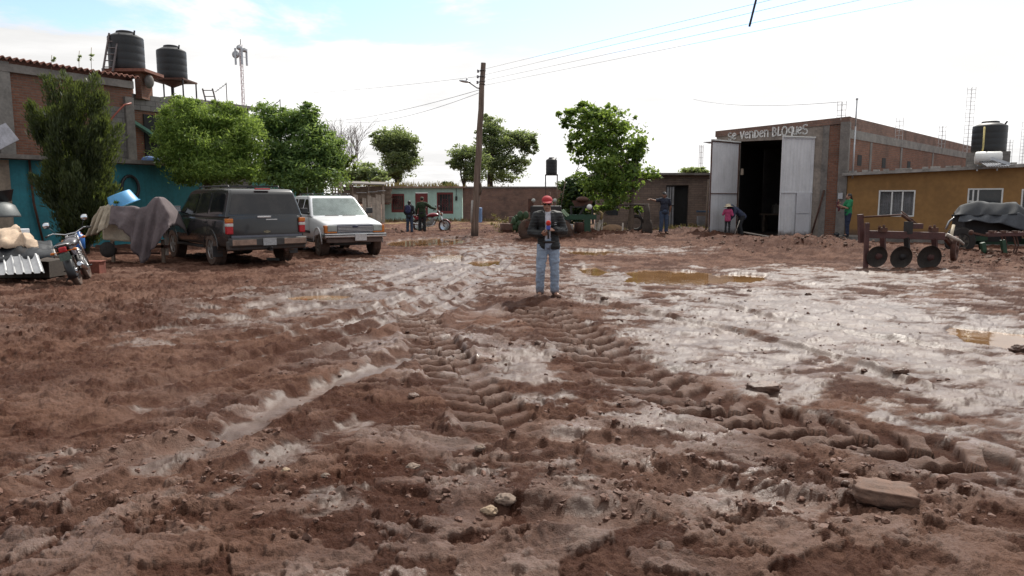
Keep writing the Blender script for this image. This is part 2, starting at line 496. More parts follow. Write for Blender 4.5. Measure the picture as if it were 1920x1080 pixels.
WETLINE = [([(250, 905), (420, 815), (580, 735), (720, 688), (800, 662)], .17, .95), ([(430, 905), (560, 838), (650, 800)], .12, .7), ([(200, 650), (420, 605), (700, 560), (900, 500)], .5, .5),
           ([(240, 625), (420, 603), (560, 580), (700, 545), (820, 507), (930, 470)], .13, .95), ([(250, 655), (480, 630), (640, 598), (760, 560), (880, 512), (950, 478)], .10, .9), ([(400, 690), (600, 640), (740, 600), (850, 550), (930, 505), (965, 480)], .10, .8), ([(520, 565), (660, 538), (800, 497), (900, 462)], .12, .9), ([(600, 622), (740, 578), (850, 528), (920, 486)], .09, .85), ([(1690, 790), (1900, 850), (2050, 900)], .18, .8), ([(380, 960), (560, 850), (680, 800)], .08, .6), ([(0, 905), (140, 880)], .10, .7)]
MOUNDS = [(1430, 462, 130, 12, .20), (1560, 472, 85, 12, .26), (1330, 447, 60, 9, .12), (1790, 480, 130, 12, .16), (980, 438, 150, 10, .14), (1100, 446, 130, 8, .16), (700, 440, 70, 8, .12), (1290, 441, 60, 6, .22), (1170, 447, 90, 6, .12), (1010, 575, 70, 16, .05), (90, 470, 200, 14, .04)]
ROUGH = [(250, 560, 380, 80, 1.0), (900, 440, 350, 24, 1.0), (1150, 440, 260, 14, 1.0), (1500, 465, 240, 16, .9), (1850, 490, 150, 18, 1.0), (1050, 570, 130, 45, .8), (880, 660, 160, 90, .7), (1000, 800, 300, 90, .6), (1400, 960, 420, 120, .7), (600, 500, 220, 30, .8), (430, 860, 220, 60, .6), (900, 1000, 350, 80, .6), (1100, 640, 130, 60, .8), (220, 1000, 260, 60, .7)]

def terrain(X, Y):
    """height, wetness, tone and straw of the mud at ground points"""
    N = len(X)
    rough = np.zeros(N)
    for px, py, rx, ry, s in ROUGH: rough = np.maximum(rough, s * np.exp(-ell(X, Y, px, py, rx, ry)))
    wet = np.zeros(N)
    for px, py, rx, ry, s in WET: wet = np.maximum(wet, s * np.exp(-ell(X, Y, px, py, rx, ry) ** 1.3 * .8))
    for px, w, s in WETLINE:
        idx, sd, ss, run = track(X, Y, px, w * 3)
        wet[idx] = np.maximum(wet[idx], s * np.exp(-(sd / w) ** 2))
    near = 1 - sstep(45, 80, Y)
    h = .030 * fbm(X * .45, Y * .45, 1, 3) + .011 * fbm(X * 1.7, Y * 1.7, 4, 3)
    # trodden and churned mud: ridges, clods and dents
    wx, wy = X + .10 * pn(X * 3.1, Y * 3.1, 8), Y + .10 * pn(X * 3.1, Y * 3.1, 9)
    rid = 1 - np.abs(fbm(wx * 4.5, wy * 4.5, 12, 4, .55))
    fine = fbm(wx * 13, wy * 13, 20, 4, .6)
    cl = .44 * sstep(.06, .52, pn(wx * 5.0, wy * 5.6, 30)) + .26 * sstep(.05, .50, pn(wx * 11, wy * 12, 31)) + .11 * sstep(.02, .46, pn(wx * 24, wy * 26, 32)) + .04 * sstep(.0, .4, pn(wx * 50, wy * 54, 33)) * sstep(12, 5, Y)
    dent = np.maximum(0, pn(wx * 3.6, wy * 3.2, 35) - .28)
    n1 = fbm(X * 1.7 + .35 * pn(X * 3.3, Y * 3.3, 36), Y * 2.1, 37, 5, .6); n2 = fbm(wx * 3.2, wy * 4.0, 38, 4, .6)
    p1, p2 = sstep(-.06, .07, n1), sstep(.0, .16, n2)
    plate = np.clip(.62 * p1 + .38 * p1 * p2, 0, 1)
    loose = np.zeros(N)
    for e in ((230, 640, 400, 170), (330, 540, 330, 40), (120, 800, 260, 120)): loose = np.maximum(loose, np.exp(-ell(X, Y, *e) ** 1.5))
    loose = loose * (1 - np.clip(wet, 0, 1)); plate = plate * (1 - .6 * loose)
    k = (.46 + .72 * rough) * (1 - .52 * plate)
    k = k * (1 - .80 * np.clip(wet, 0, 1) * (1 - .6 * rough))
    h = h + k * (.022 * (rid - .6) + .015 * fine + .105 * cl - .05 * dent) * near + (.018 * p1 + .014 * p1 * p2) * (1 - .6 * loose) * near * (1 - .5 * np.clip(wet, 0, 1))
    film = 1 - .88 * sstep(.25, .7, wet)
    h = h + .0075 * fbm(X * 19, Y * 21, 46, 3, .5) * near * sstep(22, 9, Y) * film
    h = h + (.0018 * pn(X * 48, Y * 48, 40) * near + .0009 * pn(X * 95, Y * 95, 41) * sstep(14, 6, Y)) * film
    # shallow frozen ripples on the soaked side
    h = h + np.clip(wet, 0, 1) * (.011 * fbm(X * 3.6 + 3, Y * 3.0, 44, 3, .5) + .010 * sstep(.1, .42, pn(X * 5 + 9, Y * 4, 47))) * near
    for px, w, dep, berm in RUTS:
        idx, sd, ss, run = track(X, Y, px, w * 3.2)
        n = 1 + .30 * pn(ss * 1.6, sd * 0 + w * 50, 50) + .22 * pn(ss * 6, sd * 6, 51)
        q = np.abs(sd) / w * (1 + .22 * pn(X[idx] * 4, Y[idx] * 4, 52))
        fade = sstep(0, .8, ss) * sstep(0, .8, run - ss)
        h[idx] *= 1 - .6 * fade * np.exp(-(sd / w / 1.15) ** 4)
        h[idx] += .8 * fade * n * (-dep * np.exp(-q ** 4) + berm * np.exp(-((q - 1.35) / .38) ** 2) * .6 * (1 + .45 * pn(X[idx] * 9, Y[idx] * 9, 53)))
    lug = np.zeros(N); grv = np.zeros(N)
    for px, w, pitch, dep in TREADS:
        idx, sd, ss, run = track(X, Y, px, w * 2.6)
        a = np.abs(sd) / w
        inside = sstep(1.12, .92, a)
        ph = ((ss + np.abs(sd) * .6 + np.where(sd > .02, pitch / 2, 0) + .022 * pn(X[idx] * 5, Y[idx] * 5, 60)) / pitch) % 1
        bar_ = sstep(.02, .11, ph) * sstep(.58, .46, ph) * (.88 + .34 * pn(X[idx] * 4 + 31, Y[idx] * 4, 63))
        wear = np.clip(.95 + .7 * pn(ss * 1.1, sd * 2, 61), .55, 1.25) * sstep(0, .6, ss) * sstep(0, .6, run - ss)
        keep = 1 - .97 * inside * np.clip(wear * 1.3, 0, 1)
        h[idx] = h[idx] * keep + inside * wear * (-dep * .65 + dep * bar_ * (.9 + .3 * pn(X[idx] * 12, Y[idx] * 12, 62))) + wear * .018 * np.exp(-((a - 1.32) / .22) ** 2)
        lug[idx] = np.maximum(lug[idx], inside * np.clip(wear, 0, 1) * bar_); grv[idx] = np.maximum(grv[idx], inside * np.clip(wear, 0, 1))
        wet[idx] = np.where(inside * wear > .4, np.clip(wet[idx] * .45 + .22 * bar_, 0, 1), wet[idx])
    base = h.copy(); bank = np.zeros(N)
    for px, py, rx, ry, s in MOUNDS:
        bank = np.maximum(bank, np.exp(-ell(X, Y, px, py, rx * 1.25, ry * 1.3)))
        h = h + s * np.exp(-ell(X, Y, px, py, rx, ry)) * (1 + .35 * fbm(X * 2.2, Y * 2.2, 70, 3))
    pud = np.zeros(N); zone = np.zeros(N, bool)
    for px, py, rx, ry in PUDDLES:
        e = np.sqrt(ell(X, Y, px, py, rx, ry)) * (1 + .34 * fbm(X * 1.1 + px, Y * .8, 75, 4, .6))
        zone |= np.sqrt(ell(X, Y, px, py, rx * 1.7, ry * 1.9)) < 1
        pud = np.maximum(pud, sstep(1.12, .86, e))
    h = np.where(zone, np.maximum(np.minimum(h, .02 + .5 * h), -.014 + .010 * (fine + 1)), h)
    h = h * (1 - pud) - .06 * pud
    tone = np.clip(.34 + .40 * fbm(X * .7, Y * .7, 80, 4) + .18 * fine + .50 * plate - .55 * cl * (1 - plate), 0, 1)  # clods between the plates darkened: occlusion shade put into the tone
    tone = tone * (1 - grv) + grv * np.clip(-.05 + .95 * lug, 0, 1)  # tread grooves coloured dark as occlusion shade, lug tops lightened
    wn = wet + .16 * (plate - .35) + .14 * p2 - .16 + (.60 - .28 * sstep(.6, .95, wet)) * fbm(X * 1.5, Y * 2.2, 85, 5, .62) * sstep(0, .35, wet) - 1.7 * np.clip(base - .01, -.03, .12)
    wet = np.clip(sstep(.25, .72, wn), 0, 1)
    wet = wet * (1 - .9 * grv) + .45 * grv * lug
    wet = np.maximum(wet, pud * .9)
    straw = sstep(34, 44, Y) * sstep(.15, .5, fbm(X * .5, Y * .5, 90, 3)) * (1 - wet)
    damp = np.clip(.15 + .85 * plate, 0, 1) * sstep(20, 9, Y) * (1 - bank) * (1 - .8 * grv * (1 - lug)) * np.clip(.55 + 1.1 * fbm(X * .6, Y * .6, 95, 3), 0, 1)
    tone = tone * (1 - .45 * bank); wet = wet * (1 - .85 * np.where(Y > 19, bank, 0))
    damp = damp * (1 - .75 * loose); tone = np.clip(tone + .10 * loose, 0, 1)
    return h, wet, tone, straw, damp

def ground_z(x, y):
    return float(terrain(np.array([float(x)]), np.array([float(y)]))[0][0])

def mud_material():
    t = NT('wet_brown_mud'); c = t.co()
    a = t.n.new('ShaderNodeAttribute'); a.attribute_name = 'mud'
    s = t.n.new('ShaderNodeSeparateColor'); t.link(a.outputs['Color'], s.inputs[0])
    wet, tone, straw = s.outputs[0], s.outputs[1], s.outputs[2]
    n1 = t.noise(9, 6, .65, c); n2 = t.noise(55, 5, .65, c); n3 = t.noise(2.2, 5, .6, c)
    dry = t.mix(t.ramp(t.math('ADD', t.math('MULTIPLY', tone, .6), t.math('MULTIPLY', n1, .5)), .25, .85), (.058, .0215, .0125), (.152, .080, .055))
    dry = t.mix(t.math('MULTIPLY', t.ramp(n2, .52, .78), .5), dry, (.19, .10, .066))
    dry = t.mix(t.math('MULTIPLY', t.ramp(n2, .48, .25), .75), dry, (.012, .005, .003))
    dry = t.mix(t.math('MULTIPLY', straw, .7), dry, (.26, .19, .09))
    slick = t.mix(t.ramp(n3, .3, .7), (.066, .038, .028), (.115, .074, .057))
    slick = t.mix(t.math('MULTIPLY', t.ramp(n1, .55, .8), .5), slick, (.042, .022, .015))
    t.link(t.mix(t.math('MAXIMUM', wet, t.math('MULTIPLY', a.outputs['Alpha'], .6)), dry, slick), t.b.inputs['Base Color'])
    rw = t.math('ADD', .29, t.math('MULTIPLY', n1, .36))
    rd = t.math('SUBTRACT', t.math('ADD', .74, t.math('MULTIPLY', n3, .2)), t.math('MULTIPLY', a.outputs['Alpha'], t.math('ADD', .42, t.math('MULTIPLY', n1, .26))))
    mx = t.n.new('ShaderNodeMix'); t.link(wet, mx.inputs[0]); t.link(rd, mx.inputs[2]); t.link(rw, mx.inputs[3])
    t.link(mx.outputs[0], t.b.inputs['Roughness'])
    t.link(t.math('ADD', .10, t.math('MAXIMUM', t.math('MULTIPLY', wet, .20), t.math('MULTIPLY', a.outputs['Alpha'], .28))), t.b.inputs['Specular IOR Level'])
    hh = t.math('ADD', t.math('MULTIPLY', n2, .7), t.math('MULTIPLY', t.noise(150, 4, .65, c), .55))
    hh = t.math('MULTIPLY', hh, t.math('SUBTRACT', 1.0, t.math('MAXIMUM', t.math('MULTIPLY', wet, .84), t.math('MULTIPLY', a.outputs['Alpha'], .75))))
    t.bump(hh, 1.0, .03)
    return t.mat

def make_ground():
    v = (np.linspace(math.sqrt(2187 / 1.15), math.sqrt(2187 / 62.), NROW)) ** 2
    Yr = np.concatenate([[-40, -12, -3, 0, .7], 2187 / v, np.geomspace(62, 900, 60)[1:]])
    u = np.linspace(-1.12, 1.12, NCOL)
    wid = np.maximum(np.abs(Yr) , 0) ; wid = np.where(Yr < 1.15, np.maximum(1.15, np.abs(Yr)), Yr)
    Xg = np.outer(wid, u); Yg = np.repeat(Yr[:, None], NCOL, 1)
    X, Y = Xg.ravel(), Yg.ravel()
    h, wet, tone, straw, damp = terrain(X, np.maximum(Y, .7))
    h = np.where(Y < .7, h * 0 - .02, h)
    i = np.arange(len(Yr) - 1)[:, None] * NCOL + np.arange(NCOL - 1)[None, :]
    F = np.stack([i, i + 1, i + NCOL + 1, i + NCOL], -1).reshape(-1, 4)
    o = np_mesh('ground', np.stack([X, Y, h], 1), F, mud_material(), None, {'mud': np.stack([wet, tone, straw, damp], 1)}, smooth=True)
    tag(o, 'churned wet brown mud with tyre ruts across the open yard', None, None, 'structure')
NROW, NCOL = 860, 1380
make_ground()

def water_mat():
    t = NT('muddy_puddle_water'); c = t.co()
    t.link(t.mix(t.ramp(t.noise(1.3, 4, .6, c), .35, .7), (.16, .085, .036), (.23, .13, .060)), t.b.inputs['Base Color'])
    t.b.inputs['Roughness'].default_value = .03; t.b.inputs['IOR'].default_value = 1.33
    t.bump(t.noise(7, 3, .5, c), .16, .01)
    return t.mat
WATER = water_mat()
PLAB = ['wide brown puddle behind the standing man, in the soaked open ground', 'shallow brown puddle beside the wide puddle, towards the plough', 'narrow strip of brown water joining the wide puddle and the shallow one', 'small brown puddle just beside the man in the red cap', 'long brown puddle in front of the pair with the red motorcycle', 'round brown puddle in the ruts beyond the white car', 'thin strip of brown water behind the standing man', 'ochre puddle at the edge of the soaked ground by a dark clod', 'narrow brown puddle lying in a tyre rut in front of the parked cars', 'small brown puddle between the tracks near the wooden pole']
for i_, ((px, py, rx, ry), lb) in enumerate(zip(PUDDLES, PLAB)):
    cx, cy = gpt(px, py); ax = rx * cy / FPX * 1.45; ay = ry * cy * cy / 2187 * 1.55
    m = MB(); m.poly([(cx + ax * math.cos(2 * PI * k / 40), cy + ay * math.sin(2 * PI * k / 40), -.018 - .002 * i_) for k in range(40)])
    o = m.build('puddle_water', WATER); tag(o, lb, None, 'muddy puddles in the yard', 'structure')
# ------------------------------------------------------------------ shared materials
m_brick = brick('red_brick', (.175, .080, .054), (.245, .115, .076), (.17, .135, .115))
m_brick_old = brick('old_brown_brick', (.20, .118, .095), (.27, .16, .12), (.20, .155, .135), w=.28, h=.09, grime=.7)
m_adobe = brick('adobe_block', (.215, .165, .14), (.275, .205, .17), (.17, .135, .12), w=.40, h=.115, gap=.014, grime=.6)
m_block = brick('grey_block', (.175, .165, .16), (.215, .20, .19), (.12, .115, .11), w=.40, h=.19, gap=.014, grime=.5)
m_conc = M('raw_concrete', (.20, .185, .17), .9, .3, 2.0, .3, 40, stain=.6)
m_conc_d = M('dark_concrete', (.19, .172, .158), .92, .3, 2.0, .3, 40, stain=.6)
m_slab = M('weathered_roof_slab', (.30, .28, .26), .9, .4, 1.2, .3, 30, stain=.7)
m_teal = M('teal_wall_paint', (.030, .20, .245), .75, .22, 1.5, .12, 60, stain=.45, streak=.35)
m_mint = M('mint_wall_paint', (.42, .60, .53), .8, .12, 1.5, .1, 60, stain=.25, streak=.25)
m_ochre = M('ochre_wall_paint', (.28, .150, .052), .85, .2, .8, .12, 40, stain=.25, streak=.10, dirt=.45)
m_cream = M('bare_plaster', (.33, .27, .21), .9, .3, 2.0, .2, 40, stain=.5)
m_tile = M('clay_roof_tile', (.20, .085, .06), .85, .4, 3.0, .2, 50)
m_rust = M('rusty_iron', (.085, .036, .024), .8, .45, 6.0, .3, 60)
m_iron = M('dark_iron', (.035, .032, .032), .6, .3, 5.0, .1, 60, metal=.4)
m_galv = M('galvanised_steel', (.45, .46, .48), .45, .2, 3.0, .1, 60, metal=.7)
m_gate = M('greyish_white_gate_paint', (.60, .60, .62), .55, .10, 1.5, .08, 50, dirt=.35, streak=.3)
m_maroon = M('maroon_paint', (.17, .026, .026), .55, .25, 3, .1, 50)
m_white = M('white_frame_paint', (.66, .66, .64), .5, .12, 3, .05, 50)
m_black = M('black_plastic', (.016, .017, .019), .42, .2, 2, .05, 50)
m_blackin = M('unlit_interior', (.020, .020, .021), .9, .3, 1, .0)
m_wood = M('weathered_timber', (.17, .125, .095), .88, .4, 3, .3, 40, streak=.4)
m_paleplank = M('bleached_plank', (.42, .37, .32), .88, .3, 4, .3, 40, streak=.6)
m_glass = glass('window_glass')
m_curtain = M('pale_curtain', (.72, .62, .68), .9, .3, 6, .2, 30)
m_whitep = M('white_plastic', (.70, .70, .68), .4, .1, 2, .03)
m_straw = M('dry_straw', (.26, .19, .10), .9, .4, 4)

def frame2(A, d):
    """local frame on a facade: u along the wall, n out of the wall (towards the yard), z up"""
    A = Vector((A[0], A[1], 0)); d = Vector((d[0], d[1], 0)).normalized(); n = Vector((d.y, -d.x, 0))
    return A, d, n

def wall_thing(name, label, cat, A, d, **kw):
    """an Empty on the facade whose local +X runs along the wall and local -Y comes out of it"""
    ang = math.atan2(d[1], d[0])
    return thing(name, label, cat, (A[0], A[1], 0), ang, **kw)

def wall_with_holes(mb, x0, x1, z0, z1, holes, y0=0.0, th=.2):
    """a wall in the local XZ plane (front at y0, thickness behind) with rectangular openings (x0,x1,z0,z1)"""
    xs = sorted({x0, x1, *[h[0] for h in holes], *[h[1] for h in holes]}); zs = sorted({z0, z1, *[h[2] for h in holes], *[h[3] for h in holes]})
    xs = [x for x in xs if x0 <= x <= x1]; zs = [z for z in zs if z0 <= z <= z1]
    solid = lambda i, j: 0 <= i < len(xs) - 1 and 0 <= j < len(zs) - 1 and not any(h[0] <= (xs[i] + xs[i + 1]) / 2 <= h[1] and h[2] <= (zs[j] + zs[j + 1]) / 2 <= h[3] for h in holes)
    for i in range(len(xs) - 1):
        for j in range(len(zs) - 1):
            if not solid(i, j): continue
            a, b, c, e = xs[i], xs[i + 1], zs[j], zs[j + 1]
            mb.add([(a, y0, c), (b, y0, c), (b, y0, e), (a, y0, e)], [(0, 1, 2, 3)])
            mb.add([(a, y0 + th, c), (b, y0 + th, c), (b, y0 + th, e), (a, y0 + th, e)], [(3, 2, 1, 0)])
            for (di, dj, q) in ((-1, 0, [(a, y0, c), (a, y0 + th, c), (a, y0 + th, e), (a, y0, e)]), (1, 0, [(b, y0, c), (b, y0 + th, c), (b, y0 + th, e), (b, y0, e)]),
                                (0, -1, [(a, y0, c), (b, y0, c), (b, y0 + th, c), (a, y0 + th, c)]), (0, 1, [(a, y0, e), (b, y0, e), (b, y0 + th, e), (a, y0 + th, e)])):
                if not solid(i + di, j + dj): mb.add(q, [(0, 1, 2, 3)])

def tile_edge(mb, x0, x1, y, z, pitch=.19, r=.075, depth=1.0, rise=.1):
    """a strip of wavy clay tile or sheet seen from its edge"""
    n = max(2, int((x1 - x0) / pitch * 6)); P = []
    for i in range(n + 1):
        x = x0 + (x1 - x0) * i / n; h = r * math.cos((x - x0) / pitch * 2 * PI)
        P += [(x, y - .12, z + h * .6), (x, y - .12, z + h * .6 + .035), (x, y + depth, z + h * .6 + .035 + rise)]
    mb.grid(P, n + 1, 3, True)

# ------------------------------------------------------------------ two storey house on the left
A, D = (-15.3, 21.5), (.51, .86)
h1 = wall_thing('two_storey_house', 'two storey house with teal ground floor, red brick upper floor and tiled eaves', 'house', A, D)
b = MB(); wall_with_holes(b, -3.0, 7.0, -.3, 2.78, [(1.9, 2.75, -.3, 1.95)]); b.build('ground_floor_wall', m_teal, h1)
b = MB(); wall_with_holes(b, -3.2, .42, -.3, 2.76, [], -.03, .028); b.build('bare_plaster_patch', m_cream, h1)
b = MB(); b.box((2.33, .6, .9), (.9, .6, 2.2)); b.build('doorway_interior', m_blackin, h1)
b = MB()
for x in np.linspace(1.93, 2.72, 6): b.bar((x, -.03, 0), (x, -.03, 1.94), .03)
for z in (.05, .7, 1.3, 1.92): b.bar((1.92, -.03, z), (2.73, -.03, z), .035)
b.build('barred_door', M('pale_bars', (.22, .20, .2), .6), h1)
b = MB(); b.box((2.0, 1.2, 2.86), (10.4, 3.2, .13)); b.build('balcony_slab', m_conc_d, h1)
b = MB(); wall_with_holes(b, -3.0, 4.60, 2.925, 5.62, [(2.62, 2.95, 3.6, 5.25)], .25); b.box((4.48, 3.3, 4.27), (.22, 5.7, 2.68)); b.build('upper_wall', m_brick, h1)
b = MB(); b.box((2.78, .5, 4.4), (.36, .1, 1.7)); b.build('upper_window', glass('teal_window', (.01, .05, .06)), h1)
b = MB(); b.box((.52, .20, 4.3), (.42, .14, 2.75)); b.build('column', m_conc, h1)
b = MB(); b.box((4.42, .20, 4.0), (.30, .16, 2.15)); b.build('column', m_conc_d, h1)
b = MB(); wall_with_holes(b, 3.35, 4.26, 2.93, 4.72, [], .215, .03); b.build('grey_block_panel', m_block, h1)
b = MB(); b.box((.8, .19, 5.50), (7.6, .16, .24)); b.build('ring_beam', m_conc_d, h1)
b = MB(); tile_edge(b, -3.1, 4.75, .1, 5.74, depth=6.0, rise=-.25); b.build('tiled_roof', m_tile, h1)
b = MB(); b.tube([(.98, -.06, 2.78), (1.0, -.07, 1.5), (1.22, -.06, .05)], .035); b.build('drain_pipe', m_rust, h1)
b = MB(); b.tube([(3.25, .02, 3.75), (3.8, -.0, 4.42), (4.15, -.0, 4.78), (4.4, .0, 4.86)], .03); b.build('red_pipe', M('red_pipe_paint', (.25, .05, .03), .5), h1)
b = MB()
b.box((5.5, 2.0, 4.0), (1.75, 2.4, 2.35)); b.build('rear_brick_room', m_brick, h1)
b = MB(); wall_with_holes(b, 4.7, 6.3, 4.75, 5.3, [], .74, .05); b.build('grey_block_parapet', m_block, h1)
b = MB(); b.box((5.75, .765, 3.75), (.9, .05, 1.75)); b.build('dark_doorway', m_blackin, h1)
b = MB()
q = [(4.72, .70, 4.48), (5.85, .35, 3.72), (5.85, .35, 3.62), (4.72, .70, 4.36)]
b.prism(q, (.03, .45, 0)); b.build('awning', M('green_awning', (.10, .24, .19), .6), h1)
# things left on the ledge
o = MB().lathe([(.10, 0), (.14, .16), (.15, .17)], 14, (0, 0, 0)).build('white_pot', m_whitep); o.location = V(302, 302, 26.0); tag(o, 'small white pot left on the ledge above the teal wall', 'pot')
b = MB(); b.ball((0, 0, .1), (.28, .16, .13)); b.ball((.2, .05, .08), (.18, .14, .1)); o = b.build('blue_bundle', M('blue_cloth', (.12, .2, .42), .8)); o.location = V(280, 305, 25.7); tag(o, 'crumpled blue bundle lying on the ledge above the teal wall', 'bundle')
b = MB(); b.tube([(.30 * math.cos(a), -.04, .40 * math.sin(a)) for a in np.linspace(0, 2 * PI, 25)], .055, 8, False); o = b.build('worn_tyre_carcass', m_black); o.location = V(243, 352, 24.95); o.rotation_euler = (0, 0, math.atan2(D[1], D[0])); tag(o, 'bare black tyre hanging on the teal wall', 'tyre')
b = MB(); b.tube([(0, 0, 0), (.02, -.02, -.35), (0, 0, -.7)], .05, 8); o = b.build('hanging_rag', m_iron); o.location = V(247, 398, 24.95); tag(o, 'dark hose end hanging under the tyre on the teal wall', 'hose')

# grey block wing behind, carrying the second tank
h2 = thing('block_outbuilding', 'grey block building behind the light green trees with a flat roof', 'outbuilding', (-12.0, 31.5, 0), math.atan2(.86, .51))
b = MB(); b.box((-.9, 2.0, 2.65), (3.6, 4.0, 5.7)); b.build('wall', m_block, h2)
b = MB(); b.box((-.9, 2.0, 5.56), (3.9, 4.3, .12)); b.build('roof', m_slab, h2)

# turquoise house seen between the trees
h3 = thing('turquoise_house', 'low turquoise house half hidden between the two bushy trees', 'house', (-13.0, 33.5, 0), .35)
b = MB(); wall_with_holes(b, -.8, 4.2, -.2, 2.85, [(.35, .95, 1.2, 2.4)]); b.build('wall', M('turquoise_paint', (.12, .37, .33), .8, .2, 2, stain=.3), h3)
b = MB(); b.box((.65, .2, 1.8), (.6, .04, 1.2)); b.build('window', m_glass, h3)
b = MB(); b.box((1.7, 1.0, 2.92), (5.4, 2.5, .13)); b.build('roof', m_conc_d, h3)
# green painted wall end with pierced blocks
h4 = thing('pierced_block_wall', 'green painted wall end topped with pierced whitish blocks behind the white car', 'wall', V(627, 372, 37.5).xy.to_3d(), .1)
b = MB(); b.box((-.35, 0, .9), (1.3, .25, 1.8)); b.build('painted_wall', M('green_wall_paint', (.02, .21, .12), .7, .3, 2, stain=.5), h4)
b = MB(); wall_with_holes(b, -.12, .36, 1.81, 2.45, [(x, x + .09, z, z + .1) for x in (-.05, .09, .22) for z in (1.9, 2.05, 2.2)], -.1, .18); b.build('pierced_blocks', m_cream, h4)

# ------------------------------------------------------------------ plank shed and plank fence by the mint house
s1 = thing('plank_shed', 'low open plank shed with a sagging board roof beside the mint house', 'shed', (-11.4, 50.5, 0), .0)
b = MB()
for i, z in enumerate(np.linspace(1.35, 2.35, 7)): b.box((1.2 + .05 * math.sin(i * 3), .1 + .05 * (i % 2), z), (3.6, .04, .185), R=Matrix.Rotation(.012 * math.sin(i * 5), 3, 'Y'))
b.build('board_wall', m_wood, s1)
b = MB(); b.hexa([(-.7, -.5, 2.62), (2.6, -.5, 2.52), (2.6, 1.6, 2.7), (-.7, 1.6, 2.78), (-.7, -.5, 2.70), (2.6, -.5, 2.60), (2.6, 1.6, 2.78), (-.7, 1.6, 2.86)]); b.build('roof', m_conc_d, s1)
for x in (-.6, .4, 1.5, 2.5):
    b = MB(); b.bar((x, -.3, -.2), (x, -.3, 2.55), .10); b.build('post', m_wood, s1)
b = MB(); b.hexa([(-.5, -.2, 1.25), (2.9, -.2, 1.2), (2.9, 1.6, 1.6), (-.5, 1.6, 1.6), (-.5, -.2, 1.33), (2.9, -.2, 1.28), (2.9, 1.6, 1.68), (-.5, 1.6, 1.68)]); b.build('lean_to_roof', m_rust, s1)
f1 = thing('plank_fence', 'rough fence of bleached upright boards with loose sheets on top', 'fence', (-11.0, 48.2, 0), .06)
b = MB(); x = -.6; r_ = random.Random(3)
while x < 2.5:
    w = r_.uniform(.18, .36); hh = r_.uniform(1.55, 1.95); t_ = r_.uniform(-.04, .04)
    if not (.75 < x < 1.05): b.hexa([(x, 0, -.2), (x + w - .03, 0, -.2), (x + w - .03, .04, -.2), (x, .04, -.2), (x + t_, r_.uniform(-.05, .05), hh), (x + w - .03 + t_, 0, hh - .05), (x + w - .03 + t_, .05, hh - .05), (x + t_, .05, hh)])
    x += w
b.build('board_panel', m_paleplank, f1)
for x, w, z in ((-.2, .8, 1.9), (1.0, .6, 2.0), (1.75, .55, 2.05), (2.3, .5, 2.12)):
    b = MB(); b.box((x, -.05, z), (w, .5, .03), R=Matrix.Rotation(r_.uniform(-.15, .15), 3, 'Y')); b.build('loose_sheet', m_galv, f1)

# ------------------------------------------------------------------ mint house in the middle distance
h5 = thing('mint_house', 'small pale mint house with a maroon door and two maroon grilled windows', 'house', (-9.32, 52.0, 0))
W5, Z5 = 5.72, 2.36
b = MB(); wall_with_holes(b, 0, W5, -.3, Z5, [(.66, 1.6, .62, 1.95), (2.38, 3.28, -.3, 2.02), (3.93, 5.10, .52, 2.05)]); b.box((W5 - .1, 1.6, 1.0), (.2, 2.79, 2.6)); b.build('wall', m_mint, h5)
b = MB(); b.box((W5 / 2, 1.5, Z5 + .06), (W5 + .5, 3.6, .12)); b.build('roof', M('rust_edge_slab', (.27, .19, .14), .9, .4, 1.5, stain=.6), h5)
for x0, x1, z0, z1 in ((.66, 1.6, .62, 1.95), (3.93, 5.10, .52, 2.05)):
    b = MB()
    for q in ((x0 + .05, z0, z1), (x1 - .05, z0, z1), ): b.box((q[0], .06, (z0 + z1) / 2), (.10, .07, z1 - z0))
    b.box(((x0 + x1) / 2, .06, z1 - .07), (x1 - x0 - .2, .07, .14)); b.box(((x0 + x1) / 2, .06, z0 + .10), (x1 - x0 - .2, .07, .20))
    w_ = b.build('window', m_maroon, h5)
    b = MB(); b.box(((x0 + x1) / 2, .14, (z0 + z1) / 2), (x1 - x0 - .02, .03, z1 - z0 - .02)); b.build('pane', m_glass, w_)
    b = MB()
    for x in np.linspace(x0 + .2, x1 - .2, 5): b.bar((x, .05, z0 + .2), (x, .05, z1 - .13), .022)
    cx, cz = (x0 + x1) / 2, (z0 + z1) / 2
    for rr in (.16, .28): b.tube([(cx + rr * .8 * math.cos(a), .035, cz + rr * math.sin(a)) for a in np.linspace(0, 2 * PI, 17)], .014, 5, False)
    b.build('grille', m_maroon, w_)
b = MB(); b.box((2.83, .08, .9), (.88, .06, 2.2))
for z in (.35, 1.3): b.box((2.83, .045, z + .05), (.6, .02, .62))
d_ = b.build('door', m_maroon, h5)
b = MB(); b.ball((3.16, .0, .98), .04); b.build('handle', m_galv, d_)
b = MB(); b.box((5.33, -.04, 1.62), (.14, .07, .3)); b.tube([(5.33, -.03, 2.36), (5.33, -.03, 1.7)], .015); b.build('meter_box', m_iron, h5)
b = MB(); b.box((2.83, -.5, .02), (1.6, .9, .16)); b.build('doorstep', m_conc, h5)
b = MB(); b.bar((-9.0, 51.0, -.1), (-9.0, 51.0, 1.05), .07); o = b.build('short_post', m_iron); tag(o, 'thin dark post standing by the left corner of the mint house', 'post')

